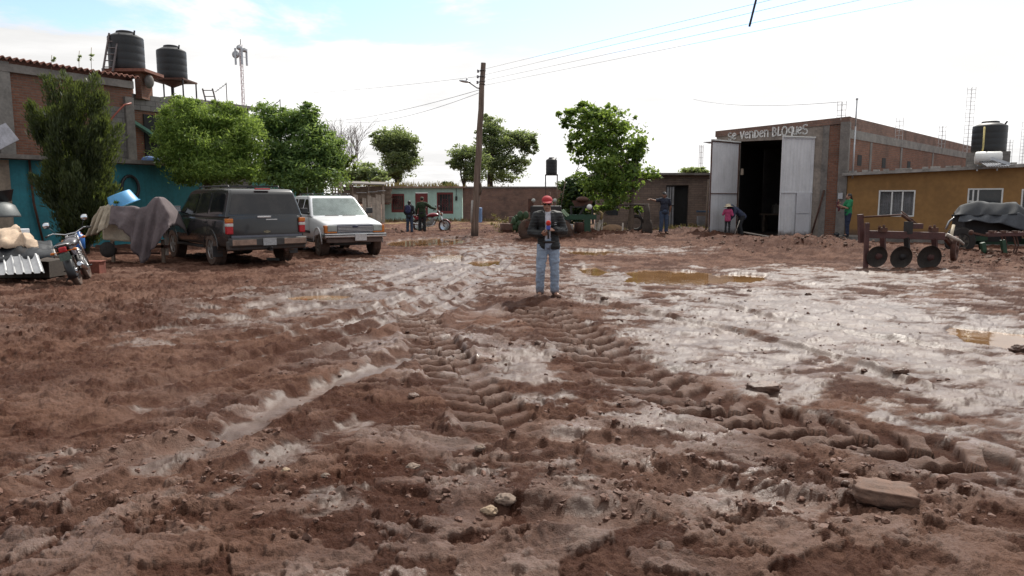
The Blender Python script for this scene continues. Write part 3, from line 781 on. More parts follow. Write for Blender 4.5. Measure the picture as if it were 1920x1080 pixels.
w1 = thing('brick_yard_wall', 'long weathered brown brick wall between the mint house and the green bush', 'wall', (-3.55, 52.2, 0), .0)
b = MB(); b.box((3.65, .12, 1.0), (7.28, .24, 2.7)); b.build('wall', m_brick_old, w1)
b = MB(); b.box((3.65, .12, 2.41), (7.4, .34, .12)); b.build('coping', m_conc_d, w1)
b = MB(); b.lathe([(.27, 0), (.29, .06), (.27, .1), (.29, .45), (.27, .5), (.29, .85), (.26, .92)], 16); o = b.build('blue_barrel', M('blue_plastic_drum', (.10, .17, .32), .45)); o.location = (-2.3, 49.0, -.05); o.scale = (1, 1, 1.15); tag(o, 'blue plastic barrel standing by the brown brick wall', 'barrel')

# ------------------------------------------------------------------ grey block house behind the right-hand tree
h6 = thing('block_house', 'low grey block house with an open barred door behind the tree', 'house', (4.5, 37.0, 0), -.02)
X0 = lambda px: (px - 960) / FPX * 36.6 - 4.5
hd = (X0(1249), X0(1291), -.3, 2.28)
wn = (X0(1136), X0(1160), .75, 2.0)
b = MB(); wall_with_holes(b, -.2, X0(1345), -.3, 2.78, [hd, wn]); b.build('wall', m_adobe, h6)
b = MB(); wall_with_holes(b, -.25, X0(1118), -.3, 2.7, [], -.03, .028); b.build('plastered_end', M('grey_plaster', (.21, .20, .21), .9, .2, 2, stain=.4), h6)
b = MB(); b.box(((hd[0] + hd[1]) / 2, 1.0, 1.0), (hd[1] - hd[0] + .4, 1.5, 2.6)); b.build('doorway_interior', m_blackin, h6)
b = MB()
for x in np.linspace(hd[0] + .03, hd[0] + .42, 4): b.bar((x, -.02, -.2), (x, -.02, 2.25), .035)
for z in (.0, 1.25, 2.23): b.bar((hd[0], -.02, z), (hd[0] + .44, -.02, z), .05)
b.build('barred_door', m_iron, h6)
b = MB(); b.box((hd[0] + .22, .04, 1.05), (.44, .02, 2.4)); b.build('door_sheet', m_galv, h6)
b = MB(); b.box(((wn[0] + wn[1]) / 2, .1, (wn[2] + wn[3]) / 2), (wn[1] - wn[0], .04, wn[3] - wn[2])); b.bar(((wn[0] + wn[1]) / 2, .05, wn[2]), ((wn[0] + wn[1]) / 2, .05, wn[3]), .05); b.build('window', m_glass, h6)
b = MB(); b.box(((X0(1345) - .2) / 2, 2, 2.84), (X0(1345) + .5, 4.6, .11)); b.build('roof', m_conc_d, h6)

# ------------------------------------------------------------------ workshop with the tall gates
C0, C1 = Vector((8.84, 31.67, 0)), Vector((13.17, 28.76, 0))
U = (C1 - C0).normalized(); LW = (C1 - C0).length
wk = wall_thing('workshop', 'tall brick workshop with open sheet metal gates and white hand-painted lettering', 'workshop', C0, U)
hl, hr = 1.0, 4.0          # jambs of the gate opening
top = lambda x: 4.50 + (4.80 - 4.50) * x / LW
b = MB()
wall_with_holes(b, 0, hr + .30, -.3, 4.15, [(hl, hr, -.3, 4.02)])
b.hexa([(0, 0, 4.15), (hr + .30, 0, 4.15), (hr + .30, .2, 4.15), (0, .2, 4.15), (0, 0, top(0) - .24), (hr + .30, 0, top(hr + .3) - .24), (hr + .30, .2, top(hr + .3) - .24), (0, .2, top(0) - .24)])
b.build('front_wall', M('grimy_render', (.29, .245, .21), .9, .3, 1.5, .25, 40, stain=.6, streak=.3), wk)
b = MB(); b.box(((hr + .3 + LW) / 2 + .05, .1, 2.1), (LW - hr - .3 - .1, .2, 4.8)); b.build('brick_panel', m_brick, wk)
b = MB(); b.box((hr + .42, .08, 2.1), (.24, .2, 4.9)); b.build('column', m_conc_d, wk)
b = MB(); b.box((LW - .1, .08, 2.1), (.34, .28, 5.0)); b.build('column', m_conc_d, wk)
b = MB(); b.hexa([(-.05, -.04, top(0) - .25), (LW + .05, -.04, top(LW) - .25), (LW + .05, .3, top(LW) - .25), (-.05, .3, top(0) - .25), (-.05, -.04, top(0)), (LW + .05, -.04, top(LW)), (LW + .05, .3, top(LW)), (-.05, .3, top(0))]); b.build('roof_beam', m_brick_old, wk)
b = MB(); b.box((-.25, .3, 4.05), (.6, .8, .03)); b.build('sheet_eave', m_galv, wk)
SD = Vector((.687, .727, 0)); ca, sa = SD.dot(U), SD.dot(Vector((-U.y, U.x, 0)))
def side(s, z, off=0.0): return (LW + ca * s + sa * off, sa * s - ca * off, z)
b = MB(); b.hexa([side(.15, -.3), side(22, -.3), side(22, -.3, -.2), side(.15, -.3, -.2), side(.15, 4.2), side(22, 4.2), side(22, 4.2, -.2), side(.15, 4.2, -.2)]); b.build('side_wall', m_brick, wk)
b = MB(); b.hexa([side(.1, 3.97, .03), side(22, 3.97, .03), side(22, 3.97, -.25), side(.1, 3.97, -.25), side(.1, 4.32, .03), side(22, 4.32, .03), side(22, 4.32, -.25), side(.1, 4.32, -.25)]); b.build('ring_beam', m_conc, wk)
b = MB(); b.hexa([side(.1, 4.325, .0), side(22, 4.325, .0), side(22, 4.325, -.25), side(.1, 4.325, -.25), side(.1, 4.80, .0), side(22, 4.74, .0), side(22, 4.74, -.25), side(.1, 4.80, -.25)]); b.build('parapet', m_brick_old, wk)
for s in (2.7, 7.0, 12.5):
    b = MB(); b.hexa([side(s, -.3, .02), side(s + .26, -.3, .02), side(s + .26, -.3, -.2), side(s, -.3, -.2), side(s, 3.95, .02), side(s + .26, 3.95, .02), side(s + .26, 3.95, -.2), side(s, 3.95, -.2)]); b.build('side_column', m_conc_d, wk)
for s in (1.25, 4.4, 8.2):
    b = MB(); b.hexa([side(s, 2.95, .012), side(s + .5, 2.95, .012), side(s + .5, 2.95, -.1), side(s, 2.95, -.1), side(s, 3.38, .012), side(s + .5, 3.38, .012), side(s + .5, 3.38, -.1), side(s, 3.38, -.1)]); b.build('small_window', m_blackin, wk)
# room behind the gate
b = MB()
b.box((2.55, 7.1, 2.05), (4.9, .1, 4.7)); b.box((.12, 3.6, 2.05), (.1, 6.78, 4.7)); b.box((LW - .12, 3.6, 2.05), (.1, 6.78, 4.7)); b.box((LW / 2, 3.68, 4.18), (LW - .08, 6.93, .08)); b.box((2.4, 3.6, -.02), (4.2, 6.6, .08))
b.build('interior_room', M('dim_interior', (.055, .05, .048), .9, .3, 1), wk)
# gate leaves: local points worked out from where they stand
WKI = ROOTM[wk.name].inverted()
def leaf(hx, freeW, ztop, label, panels, wicket):
    a = Vector((hx, -.03, 0)); f = WKI @ Vector((freeW[0], freeW[1], 0)); f.z = 0
    d = (f - a); L = d.length; d.normalize(); n = Vector((d.y, -d.x, 0))
    if n.dot(WKI.to_3x3() @ Vector((0, -1, 0))) < 0: n = -n
    b = MB(); P = []
    k = int(L / .03)
    for i in range(k + 1):
        s = L * i / k; off = .004 * (1 if math.sin(s / .085 * PI) > 0 else 0)
        p = a + d * s + n * off
        P += [(p.x, p.y, .12), (p.x, p.y, ztop)]
    b.grid(P, k + 1, 2, False)
    g = b.build('gate_leaf', m_gate, wk, mods=[('SOLIDIFY', dict(thickness=.02, offset=-1))]); g['label'] = label
    b = MB(); o_ = n * .02
    for z in (.12, ztop * .46, ztop - .03): b.bar(a + o_ + Vector((0, 0, z)), a + d * L + o_ + Vector((0, 0, z)), .05, .03)
    for s in (0.02, L - .02): b.bar(a + d * s + o_ * .6 + Vector((0, 0, .1)), a + d * s + o_ * .6 + Vector((0, 0, ztop)), .045)
    b.build('gate_frame', m_gate if wicket else m_rust, g)
    if wicket:
        b = MB(); o2 = n * .035
        for (s0, s1, z0, z1) in ((.50, .94, .15, .98), (.50, .94, 1.02, 1.85)):
            q = [a + d * (L * (1 - s1)) + o2, a + d * (L * (1 - s0)) + o2]
            b.hexa([q[0] + Vector((0, 0, z0)), q[1] + Vector((0, 0, z0)), q[1] + n * .012 + Vector((0, 0, z0)), q[0] + n * .012 + Vector((0, 0, z0)), q[0] + Vector((0, 0, z1)), q[1] + Vector((0, 0, z1)), q[1] + n * .012 + Vector((0, 0, z1)), q[0] + n * .012 + Vector((0, 0, z1))])
        b.build('wicket_door', M('brighter_gate_panel', (.55, .55, .58), .5, .1, 2, dirt=.3), g)
    b = MB(); b.hexa([a + Vector((0, 0, ztop)) - n * .02, a + d * L + Vector((0, 0, ztop)) - n * .02, a + d * L + Vector((0, 0, ztop)) + n * .08, a + Vector((0, 0, ztop)) + n * .08, a + Vector((0, 0, ztop + .05)) - n * .02, a + d * L + Vector((0, 0, ztop + .05)) - n * .02, a + d * L + Vector((0, 0, ztop + .05)) + n * .08, a + Vector((0, 0, ztop + .05)) + n * .08])
    b.build('top_rail', m_white, g)
leaf(hl, (8.10, 29.75), 3.96, 'grey ribbed gate leaf swung open on the left jamb', 2, False)
fr = V(1459, 442, 28.85)
leaf(hr, (fr.x, fr.y), 4.02, 'lighter grey gate leaf with a small wicket door', 2, True)
# hand-painted lettering on the lintel:  se venDen BLOqueS
def stroke_text(strokes, x, z, s, slope, mb, w=.028):
    for st in strokes:
        pts = [(x + p[0] * s, z + p[1] * s + slope * (x + p[0] * s)) for p in st]
        for (a, c) in zip(pts[:-1], pts[1:]):
            dx, dz = c[0] - a[0], c[1] - a[1]; L = math.hypot(dx, dz) + 1e-6; nx, nz = -dz / L * w, dx / L * w
            ex, ez = dx / L * w * .6, dz / L * w * .6
            mb.add([(a[0] - ex + nx, -.046, a[1] - ez + nz), (a[0] - ex - nx, -.046, a[1] - ez - nz), (c[0] + ex - nx, -.046, c[1] + ez - nz), (c[0] + ex + nx, -.046, c[1] + ez + nz)], [(0, 1, 2, 3)])
arc = lambda cx, cz, rx, rz, a0, a1, n=9: [(cx + rx * math.cos(rad(a0 + (a1 - a0) * i / n)), cz + rz * math.sin(rad(a0 + (a1 - a0) * i / n))) for i in range(n + 1)]
GL = {'s': ([arc(.22, .62, .2, .2, 60, 250) + arc(.22, .2, .2, .22, 80, -140)], .5), 'e': ([[(.04, .38), (.42, .52)] + arc(.24, .4, .22, .36, 20, 310)], .55),
      'v': ([[(0, .85), (.2, .02), (.45, .9)]], .55), 'n': ([[(.04, .0), (.04, .8)], [(.04, .55)] + arc(.24, .5, .19, .28, 160, 0) + [(.43, 0)]], .58),
      'D': ([[(.06, 0), (.06, .85)] + arc(.08, .43, .4, .42, 90, -90)], .62), 'B': ([[(.05, 0), (.05, 1)] + arc(.07, .76, .3, .24, 90, -90) + arc(.07, .26, .38, .26, 90, -90)], .58),
      'L': ([[(.1, 1), (.06, .03), (.4, .06)]], .46), 'O': ([arc(.3, .48, .28, .5, 90, 460, 14)], .72), 'q': ([arc(.22, .55, .2, .3, 30, 390, 12), [(.42, .9), (.42, -.15)]], .5),
      'u': ([[(.04, .8), (.06, .2)] + arc(.22, .22, .17, .2, 180, 350) + [(.4, .85), (.42, 0)]], .5), 'S': ([arc(.26, .74, .24, .26, 40, 255) + arc(.24, .22, .26, .26, 80, -150)], .55)}
b = MB(); x = .52
for word, gap, sc in (('se', .15, .33), ('venDen', .12, .33), ('BLOqueS', 0, .345)):
    for ch in word:
        st, adv = GL[ch]; stroke_text(st, x, 4.09, sc, .037, b); x += adv * sc * 1.05
    x += gap
b.build('painted_lettering', M('white_chalky_paint', (.75, .74, .72), .9, .35, 12), wk)
b = MB(); b.tube([side(.05, 4.4, .25), side(.05, 5.42, .25)], .028); b.ball(side(.05, 5.45, .25), .05); b.tube([side(.05, 2.4, .25), side(.05, 4.4, .25)], .03); b.build('service_mast', m_galv, wk)
b = MB(); b.tube([(LW - .75, -.06, 1.95), (LW - .9, -.1, 1.2), (LW - 1.15, -.16, .05)], .035); b.build('leaning_pipe', m_rust, wk)
b = MB(); b.box((LW - .12, -.14, 1.72), (.17, .1, .24)); b.build('meter_box', m_galv, wk)
b = MB(); b.box((hl + .12, .12, 2.75), (.10, .1, .26)); b.build('wall_lamp', m_cream, wk)

# a few things standing inside the gate
def in_wk(x, y, z): return ROOTM[wk.name] @ Vector((x, y, z))
t_ = thing('workbench', 'cluttered long workbench deep inside the dark workshop', 'bench', in_wk(2.5, 4.6, 0), math.atan2(U.y, U.x))
b = MB(); b.box((0, 0, .86), (3.4, .7, .07)); b.build('bench_top', m_wood, t_)
for sx in (-1.5, 1.5):
    b = MB(); b.box((sx, 0, .42), (.1, .6, .8)); b.build('leg', m_wood, t_)
for x, w, hh, c, nm, lb in ((-1.0, .36, .42, m_conc, 'box', 'pale box on the workbench in the dark workshop'), (-.3, .22, .3, m_galv, 'tin', 'dull tin standing on the workbench'), (.35, .16, .36, m_conc, 'jug', 'pale jug at the right of the workbench'), (.8, .3, .22, m_rust, 'tool_box', 'rusty tool box on the workbench')):
    b = MB(); b.box((0, 0, hh / 2), (w, .25, hh), taper=.9); b.lathe([(.05, hh), (.04, hh + .06)], 10); o = b.build(nm, c); o.location = in_wk(2.5 + x, 4.5, .9); tag(o, lb, 'clutter')
b = MB()
for k in range(7):
    p = in_wk(hl + .30 + k * .30, -.62 - .05 * math.sin(k * 2), .14 - .005 * k)
q0, q1 = V(1394, 435, 29.4), V(1512, 456, 27.5)
b.bar(q0, q1, .10, .035); o = b.build('edge_board', m_paleplank); tag(o, 'long pale board laid across the foot of the workshop gate', 'board')

# ------------------------------------------------------------------ ochre house continuing the front of the workshop
hy = wall_thing('ochre_house', 'low ochre house with white framed windows and a flat grey roof slab', 'house', C1 + U * .02, U)
def hx(px): # run along the facade seen at a photo column
    k = (px - 960) / FPX; return (k * C1.y - C1.x) / (U.x - k * U.y)
wins = [(hx(1641), hx(1709), .93, 1.93), (hx(1806), hx(1872), .96, 1.98), (hx(1906), hx(1906) + 1.0, .98, 1.95)]
LY = 10.0; zt = lambda x: 2.50 + .036 * x
b = MB(); wall_with_holes(b, .06, LY, -.3, 2.45, wins)
b.hexa([(.06, 0, 2.45), (LY, 0, 2.45), (LY, .2, 2.45), (.06, .2, 2.45), (.06, 0, zt(0)), (LY, 0, zt(LY)), (LY, .2, zt(LY)), (.06, .2, zt(0))])
b.build('wall', m_ochre, hy)
b = MB(); b.hexa([(-.1, -.28, zt(0)), (LY + .2, -.28, zt(LY)), (LY + .2, 7, zt(LY)), (2.9, 7, zt(0)), (-.1, -.28, zt(0) + .11), (LY + .2, -.28, zt(LY) + .11), (LY + .2, 7, zt(LY) + .11), (2.9, 7, zt(0) + .11)]); b.build('roof_slab', m_slab, hy)
r_ = random.Random(5)
for k in range(14):
    x = .2 + k * .4 + r_.uniform(-.1, .1); b = MB(); b.box((x, r_.uniform(-.1, .2), zt(x) + .15), (r_.uniform(.15, .3), .15, r_.uniform(.05, .10)), rz=r_.uniform(-.4, .4)); b.build('edge_block', m_slab, hy)
b = MB(); b.box((LY / 2, -.75, .04), (LY, 1.4, .30)); b.build('plinth', m_conc_d, hy)
for i, (x0, x1, z0, z1) in enumerate(wins):
    b = MB(); w = .05
    for x in (x0 + w / 2, x1 - w / 2): b.box((x, .03, (z0 + z1) / 2), (w, .08, z1 - z0))
    for z in (z0 + w / 2, z1 - w / 2): b.box(((x0 + x1) / 2, .03, z), (x1 - x0 - 2 * w - .002, .08, w))
    for f in ((.37, .66) if i == 0 else ((.16, .30) if i == 1 else (.5,))): b.box((x0 + (x1 - x0) * f, .035, (z0 + z1) / 2), (.05, .06, z1 - z0 - 2 * w - .002))
    if i == 1: b.box((x0 + .12, .035, (z0 + z1) / 2 + .05), (.18, .05, .05))
    fr_ = b.build('window', m_white, hy)
    b = MB(); b.box(((x0 + x1) / 2, .10, (z0 + z1) / 2), (x1 - x0 - .02, .02, z1 - z0 - .02)); b.build('pane', clear_glass('clear_window_pane') if i == 0 else m_glass, fr_)
    if i == 0:
        b = MB(); P = []
        for k in range(41):
            xx = x0 + .05 + (x1 - x0 - .1) * k / 40; yy = .17 + .022 * math.sin(k * 1.7) + .01 * math.sin(k * 4.1)
            P += [(xx, yy, z0 + .03), (xx, yy, z1 - .03)]
        b.grid(P, 41, 2); b.build('curtain', m_curtain, fr_)
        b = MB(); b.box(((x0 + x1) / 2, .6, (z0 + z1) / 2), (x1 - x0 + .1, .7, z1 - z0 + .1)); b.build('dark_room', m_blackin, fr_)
# ------------------------------------------------------------------ trees and plants
m_bark = M('grey_brown_bark', (.13, .098, .075), .95, .4, 4, .5, 25)
m_bark_d = M('dark_bark', (.060, .046, .038), .95, .4, 4, .5, 25)
L_bright = leafmat('bright_green_leaves', (.075, .15, .03), (.34, .47, .12), .55)
L_mid = leafmat('mid_green_leaves', (.045, .105, .035), (.23, .35, .115), .48)
L_dark = leafmat('dark_green_leaves', (.014, .036, .016), (.050, .100, .034), .25)
L_gum = leafmat('grey_green_leaves', (.10, .14, .08), (.33, .39, .21), .6)
L_cyp = leafmat('dark_olive_sprays', (.020, .030, .016), (.085, .105, .048), .3, .2)
L_yel = leafmat('yellow_green_leaves', (.06, .11, .015), (.22, .29, .05), .45)
L_dry = leafmat('straw_blades', (.13, .085, .045), (.30, .22, .125), .15, .2)

def leaves(name, mat, parent, clumps, size, seed, droop=0.0, slim=.38, up=0.0, shade=True, cup=.18):
    """clumps: (centre, radii, count); every leaf is a small bent blade of four points"""
    r = np.random.RandomState(seed); C, T = [], []
    allc = []
    for (c, rd, n) in clumps:
        # every clump is a bunch of smaller sprays with gaps between them
        m = max(3, int(n / 46)); rd = np.array(rd)
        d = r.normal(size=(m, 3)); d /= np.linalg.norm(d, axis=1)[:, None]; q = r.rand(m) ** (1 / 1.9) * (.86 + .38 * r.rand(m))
        sc = d * q[:, None]; tv = .10 + .34 * (sc[:, 2] * .5 + .5) + .16 * q + .16 * r.normal(size=m)  # tint paints light on clump tops and outsides, shade inside and below
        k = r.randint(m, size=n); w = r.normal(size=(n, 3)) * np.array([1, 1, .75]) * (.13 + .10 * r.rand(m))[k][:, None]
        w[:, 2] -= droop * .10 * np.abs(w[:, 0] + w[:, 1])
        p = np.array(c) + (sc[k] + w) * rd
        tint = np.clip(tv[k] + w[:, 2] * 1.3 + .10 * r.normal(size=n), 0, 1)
        C.append(p); T.append(tint)
    C = np.concatenate(C); T = np.concatenate(T); n = len(C)
    ax = r.normal(size=(n, 3)); ax[:, 2] = ax[:, 2] * .6 - droop + up; ax /= np.linalg.norm(ax, axis=1)[:, None]
    sd = np.cross(ax, r.normal(size=(n, 3))); sd /= np.linalg.norm(sd, axis=1)[:, None] + 1e-9
    nn = np.cross(ax, sd)
    L = size * (.6 + .8 * r.rand(n)); W = L * slim
    a = C - ax * (L / 2)[:, None]; e = C + ax * (L / 2)[:, None]
    l_ = C + sd * (W / 2)[:, None] + nn * (W * cup)[:, None]; r_ = C - sd * (W / 2)[:, None] + nn * (W * cup)[:, None]
    co = np.stack([a, l_, e, r_], 1).reshape(-1, 3)
    F = np.arange(4 * n).reshape(-1, 4)
    tt = np.repeat(T, 4)
    return np_mesh(name, co, F, mat, parent, {'tint': np.stack([tt, tt, tt], 1)})

def limb(mb, a, b, r0, r1, seed, wob=.12, n=5):
    a, b = Vector(a), Vector(b); rr = random.Random(seed); L = (b - a).length
    pts = [a + (b - a) * (i / n) + (Vector((rr.uniform(-1, 1), rr.uniform(-1, 1), rr.uniform(-.4, .4))) * wob * L * (.25 if 0 < i < n else 0)) for i in range(n + 1)]
    mb.tube(pts, [r0 + (r1 - r0) * i / n for i in range(n + 1)], 7)
    return pts

def tree(name, label, loc, trunk, limbs, clumps, size, mats, seed, group=None, bark=None, twigs=0, **kw):
    """trunk: (top, r0, r1); limbs: (from, to, r0, r1); all relative to the foot"""
    t = thing(name, label, 'tree', loc, 0, group)
    b = MB()
    if trunk: limb(b, (0, 0, -.3), trunk[0], trunk[1], trunk[2], seed, .06, 7)
    for i, (a, c, r0, r1) in enumerate(limbs): limb(b, a, c, r0, r1, seed + i + 1)
    rr = random.Random(seed)
    for k in range(twigs):
        c, rd, n = clumps[k % len(clumps)]
        e = Vector(c) + Vector((rr.uniform(-1, 1) * rd[0], rr.uniform(-1, 1) * rd[1], rr.uniform(-.8, 1) * rd[2])) * .95
        s = Vector(c) - Vector((0, 0, rd[2] * .8)); limb(b, s, e, .022 * size / .12 * .5, .006, seed + k * 3, .15, 4)
    b.build('trunk', bark or m_bark, t, fix=False)
    leaves('crown', mats, t, clumps, size, seed, **kw)
    return t

def rel(px, py, Y, base): return tuple(V(px, py, Y) - Vector(base))

# tall dark thuja in front of the teal wall: many upright sprays
def spray_tree(name, label, loc, H, prof, n, seed):
    t = thing(name, label, 'tree', loc)
    r = np.random.RandomState(seed); co, tint = [], []
    lean = lambda z: np.array([.05 * z, 0])
    tips = []
    NP = 150
    for g in range(NP):
        z0 = H * (.02 + .86 * r.rand() ** .9); Rz = np.interp(z0 / H, [p[0] for p in prof], [p[1] for p in prof]); a = r.rand() * 2 * PI; q = Rz * r.rand() ** .5 * (.85 + .35 * r.rand())
        root = np.array([q * math.cos(a), q * math.sin(a), z0]); ln = .45 + .55 * r.rand(); ax = np.array([math.cos(a) * .30, math.sin(a) * .30, 1.0]) + r.normal(size=3) * .10; ax /= np.linalg.norm(ax)
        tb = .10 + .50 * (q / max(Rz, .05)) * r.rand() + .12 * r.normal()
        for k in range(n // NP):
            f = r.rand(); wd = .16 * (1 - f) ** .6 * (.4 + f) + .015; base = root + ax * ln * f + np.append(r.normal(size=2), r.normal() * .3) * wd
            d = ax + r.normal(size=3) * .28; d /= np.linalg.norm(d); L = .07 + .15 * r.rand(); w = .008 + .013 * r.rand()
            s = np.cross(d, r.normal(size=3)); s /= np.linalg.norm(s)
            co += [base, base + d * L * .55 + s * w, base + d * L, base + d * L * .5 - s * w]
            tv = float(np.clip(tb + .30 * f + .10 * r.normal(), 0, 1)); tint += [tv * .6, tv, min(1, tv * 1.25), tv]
    b = MB(); limb(b, (0, 0, -.2), (.05, 0, H * .8), .11, .03, seed); b.build('trunk', m_bark_d, t, fix=False)
    tint = np.array(tint)
    np_mesh('crown', np.array(co), np.arange(len(co)).reshape(-1, 4), L_cyp, t, {'tint': np.stack([tint] * 3, 1)})
    return t
Yc = 20.6
base = V(150, 372, Yc); base.z = 0
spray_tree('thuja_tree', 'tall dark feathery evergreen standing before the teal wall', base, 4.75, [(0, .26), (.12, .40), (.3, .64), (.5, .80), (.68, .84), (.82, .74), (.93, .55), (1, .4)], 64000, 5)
b = MB()
for (px, py, hh) in ((96, 118, .55), (127, 128, .38), (148, 112, .55), (171, 108, .7)):
    pass
for i, (px, py, hh) in enumerate(((96, 120, .4), (148, 118, .5), (171, 118, .6))):
    t_ = thing('roof_weed', ['short pale weed at the left of the tiled eaves', 'pale weed growing on the tiled eaves behind the evergreen', 'tallest pale weed on the tiled eaves near the ladder'][i], 'weed', V(px, py + 8, 23.2))
    b = MB(); b.tube([(0, 0, -.1), (.02, 0, hh * .6), (.05, 0, hh)], .008, 5); b.build('stem', m_straw, t_)
    leaves('foliage', L_gum, t_, [((.03, 0, hh * .65), (.10, .08, hh * .3), 60)], .09, i, slim=.3)

# light green bushy tree left of the centre
B2 = V(385, 372, 25.5); B2.z = 0
def cl(px, py, Y, rx, rz, n, base, dy=None): return (rel(px, py, Y, base), (rx * Y / FPX, (dy or rx * .8) * Y / FPX, rz * Y / FPX), n)
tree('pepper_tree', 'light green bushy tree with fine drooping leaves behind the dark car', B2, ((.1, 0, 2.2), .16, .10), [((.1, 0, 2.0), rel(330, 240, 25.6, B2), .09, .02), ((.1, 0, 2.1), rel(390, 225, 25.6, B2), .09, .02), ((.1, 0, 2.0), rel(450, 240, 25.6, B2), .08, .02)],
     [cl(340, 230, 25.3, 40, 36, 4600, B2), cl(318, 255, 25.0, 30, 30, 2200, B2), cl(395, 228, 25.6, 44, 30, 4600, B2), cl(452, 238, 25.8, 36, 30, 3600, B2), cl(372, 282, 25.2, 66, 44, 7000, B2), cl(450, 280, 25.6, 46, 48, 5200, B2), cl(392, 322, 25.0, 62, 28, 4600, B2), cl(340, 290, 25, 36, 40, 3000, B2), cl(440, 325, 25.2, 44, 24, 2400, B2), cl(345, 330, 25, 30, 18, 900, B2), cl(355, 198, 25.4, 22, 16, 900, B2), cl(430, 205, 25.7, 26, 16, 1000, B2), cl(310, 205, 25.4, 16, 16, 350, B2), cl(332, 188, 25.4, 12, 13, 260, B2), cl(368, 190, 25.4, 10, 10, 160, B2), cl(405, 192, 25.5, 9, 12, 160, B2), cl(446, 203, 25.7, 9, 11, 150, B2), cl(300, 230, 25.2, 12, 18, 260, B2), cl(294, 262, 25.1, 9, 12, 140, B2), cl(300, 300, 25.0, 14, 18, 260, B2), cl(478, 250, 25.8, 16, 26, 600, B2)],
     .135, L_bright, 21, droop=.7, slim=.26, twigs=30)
# darker tree
B3 = V(560, 372, 27.5); B3.z = 0
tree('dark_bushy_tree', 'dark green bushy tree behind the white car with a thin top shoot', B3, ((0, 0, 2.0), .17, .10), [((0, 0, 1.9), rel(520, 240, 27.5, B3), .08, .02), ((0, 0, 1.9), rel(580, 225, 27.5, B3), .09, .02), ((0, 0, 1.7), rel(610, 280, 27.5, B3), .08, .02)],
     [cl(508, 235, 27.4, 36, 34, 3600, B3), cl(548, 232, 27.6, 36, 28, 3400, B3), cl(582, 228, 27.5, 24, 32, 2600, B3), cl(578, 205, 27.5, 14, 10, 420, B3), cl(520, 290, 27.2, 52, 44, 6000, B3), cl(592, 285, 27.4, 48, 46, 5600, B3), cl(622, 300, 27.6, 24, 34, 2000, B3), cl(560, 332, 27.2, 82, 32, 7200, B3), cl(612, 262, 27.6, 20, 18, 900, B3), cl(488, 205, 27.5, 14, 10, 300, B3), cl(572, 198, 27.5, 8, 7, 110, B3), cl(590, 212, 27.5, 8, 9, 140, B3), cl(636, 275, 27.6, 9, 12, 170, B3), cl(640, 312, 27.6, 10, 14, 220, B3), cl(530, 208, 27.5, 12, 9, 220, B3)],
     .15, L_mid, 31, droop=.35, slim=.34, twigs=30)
b3b = V(645, 372, 33.0); b3b.z = 0
tree('yellow_green_bush', 'yellow green bush at the right edge of the dark tree', b3b, ((0, 0, 1.0), .06, .04), [], [cl(640, 322, 33, 20, 18, 900, b3b), cl(652, 305, 33, 14, 14, 500, b3b)], .16, L_yel, 33, slim=.4)

# bare tree
bt = V(672, 372, 62.0); bt.z = 0
t_ = thing('bare_tree', 'leafless grey tree behind the plank shed', 'tree', bt)
b = MB(); rr = random.Random(4)
def branch(p, d, L, r, dep):
    e = p + d * L; mid = p + d * L * .5 + Vector((rr.uniform(-1, 1), rr.uniform(-1, 1), rr.uniform(-.5, .5))) * L * .07
    b.tube([p, mid, e], [r, r * .8, r * .6], 5, False)
    if dep == 0: return
    for k in range(3 if dep > 1 else 4):
        nd = (d + Vector((rr.uniform(-.75, .75), rr.uniform(-.75, .75), rr.uniform(-.15, .55)))).normalized()
        branch(e if k < 2 else mid, nd, L * rr.uniform(.6, .85), r * .58, dep - 1)
for k in range(4): branch(Vector((rr.uniform(-.3, .3), rr.uniform(-.2, .2), .8)), Vector((rr.uniform(-.6, .6), rr.uniform(-.5, .5), 1)).normalized(), 2.5, .13, 5)
b.tube([(0, 0, -.3), (0, 0, 1.0)], .26, 8); b.build('trunk', M('pale_bark', (.20, .175, .165), .95, .3, 3), t_, fix=False)

# eucalyptus and other trees beyond the wall
def far_tree(name, label, px, Y, clumps, size, mat, seed, group, trunk_px=None, rt=.25, limbs=(), **kw):
    bs = V(px, 372, Y); bs.z = 0
    tp = rel(*(trunk_px or (px, 300)), Y, bs)
    return tree(name, label, bs, (tp, rt, rt * .5), [((tp[0] * .6, 0, tp[2] * .6), rel(a, c, Y, bs), rt * .45, rt * .12) for a, c in limbs], [cl(*q, bs) for q in clumps], size, mat, seed, group, m_bark_d, **kw)
GB = 'trees beyond the brick wall'
far_tree('gum_tree', 'round headed tree behind the mint house', 742, 68, [(738, 262, 68, 30, 22, 5460), (760, 272, 68, 22, 18, 3150), (718, 268, 68, 20, 16, 2310), (750, 300, 68, 32, 22, 5040), (742, 325, 68, 26, 14, 2520), (705, 255, 68, 10, 8, 420), (775, 290, 68, 9, 8, 420)], .24, L_gum, 41, GB, (744, 290), .3, [(720, 262), (765, 270)], slim=.42, twigs=24)
far_tree('tall_gum_tree', 'tall open tree with a dark trunk behind the wooden pole', 921, 64, [(925, 240, 64, 24, 18, 2100), (905, 258, 64, 16, 16, 1260), (938, 268, 64, 30, 20, 3150), (978, 262, 64, 26, 16, 3150), (990, 278, 64, 14, 12, 945), (920, 300, 64, 34, 22, 3150), (968, 305, 64, 24, 18, 1890), (918, 222, 64, 12, 8, 420), (935, 330, 64, 40, 14, 1890), (1000, 262, 64, 8, 10, 420)], .23, L_gum, 42, GB, (921, 262), .34, [(975, 265), (930, 225), (905, 250), (985, 300), (955, 285)], slim=.42, twigs=30)
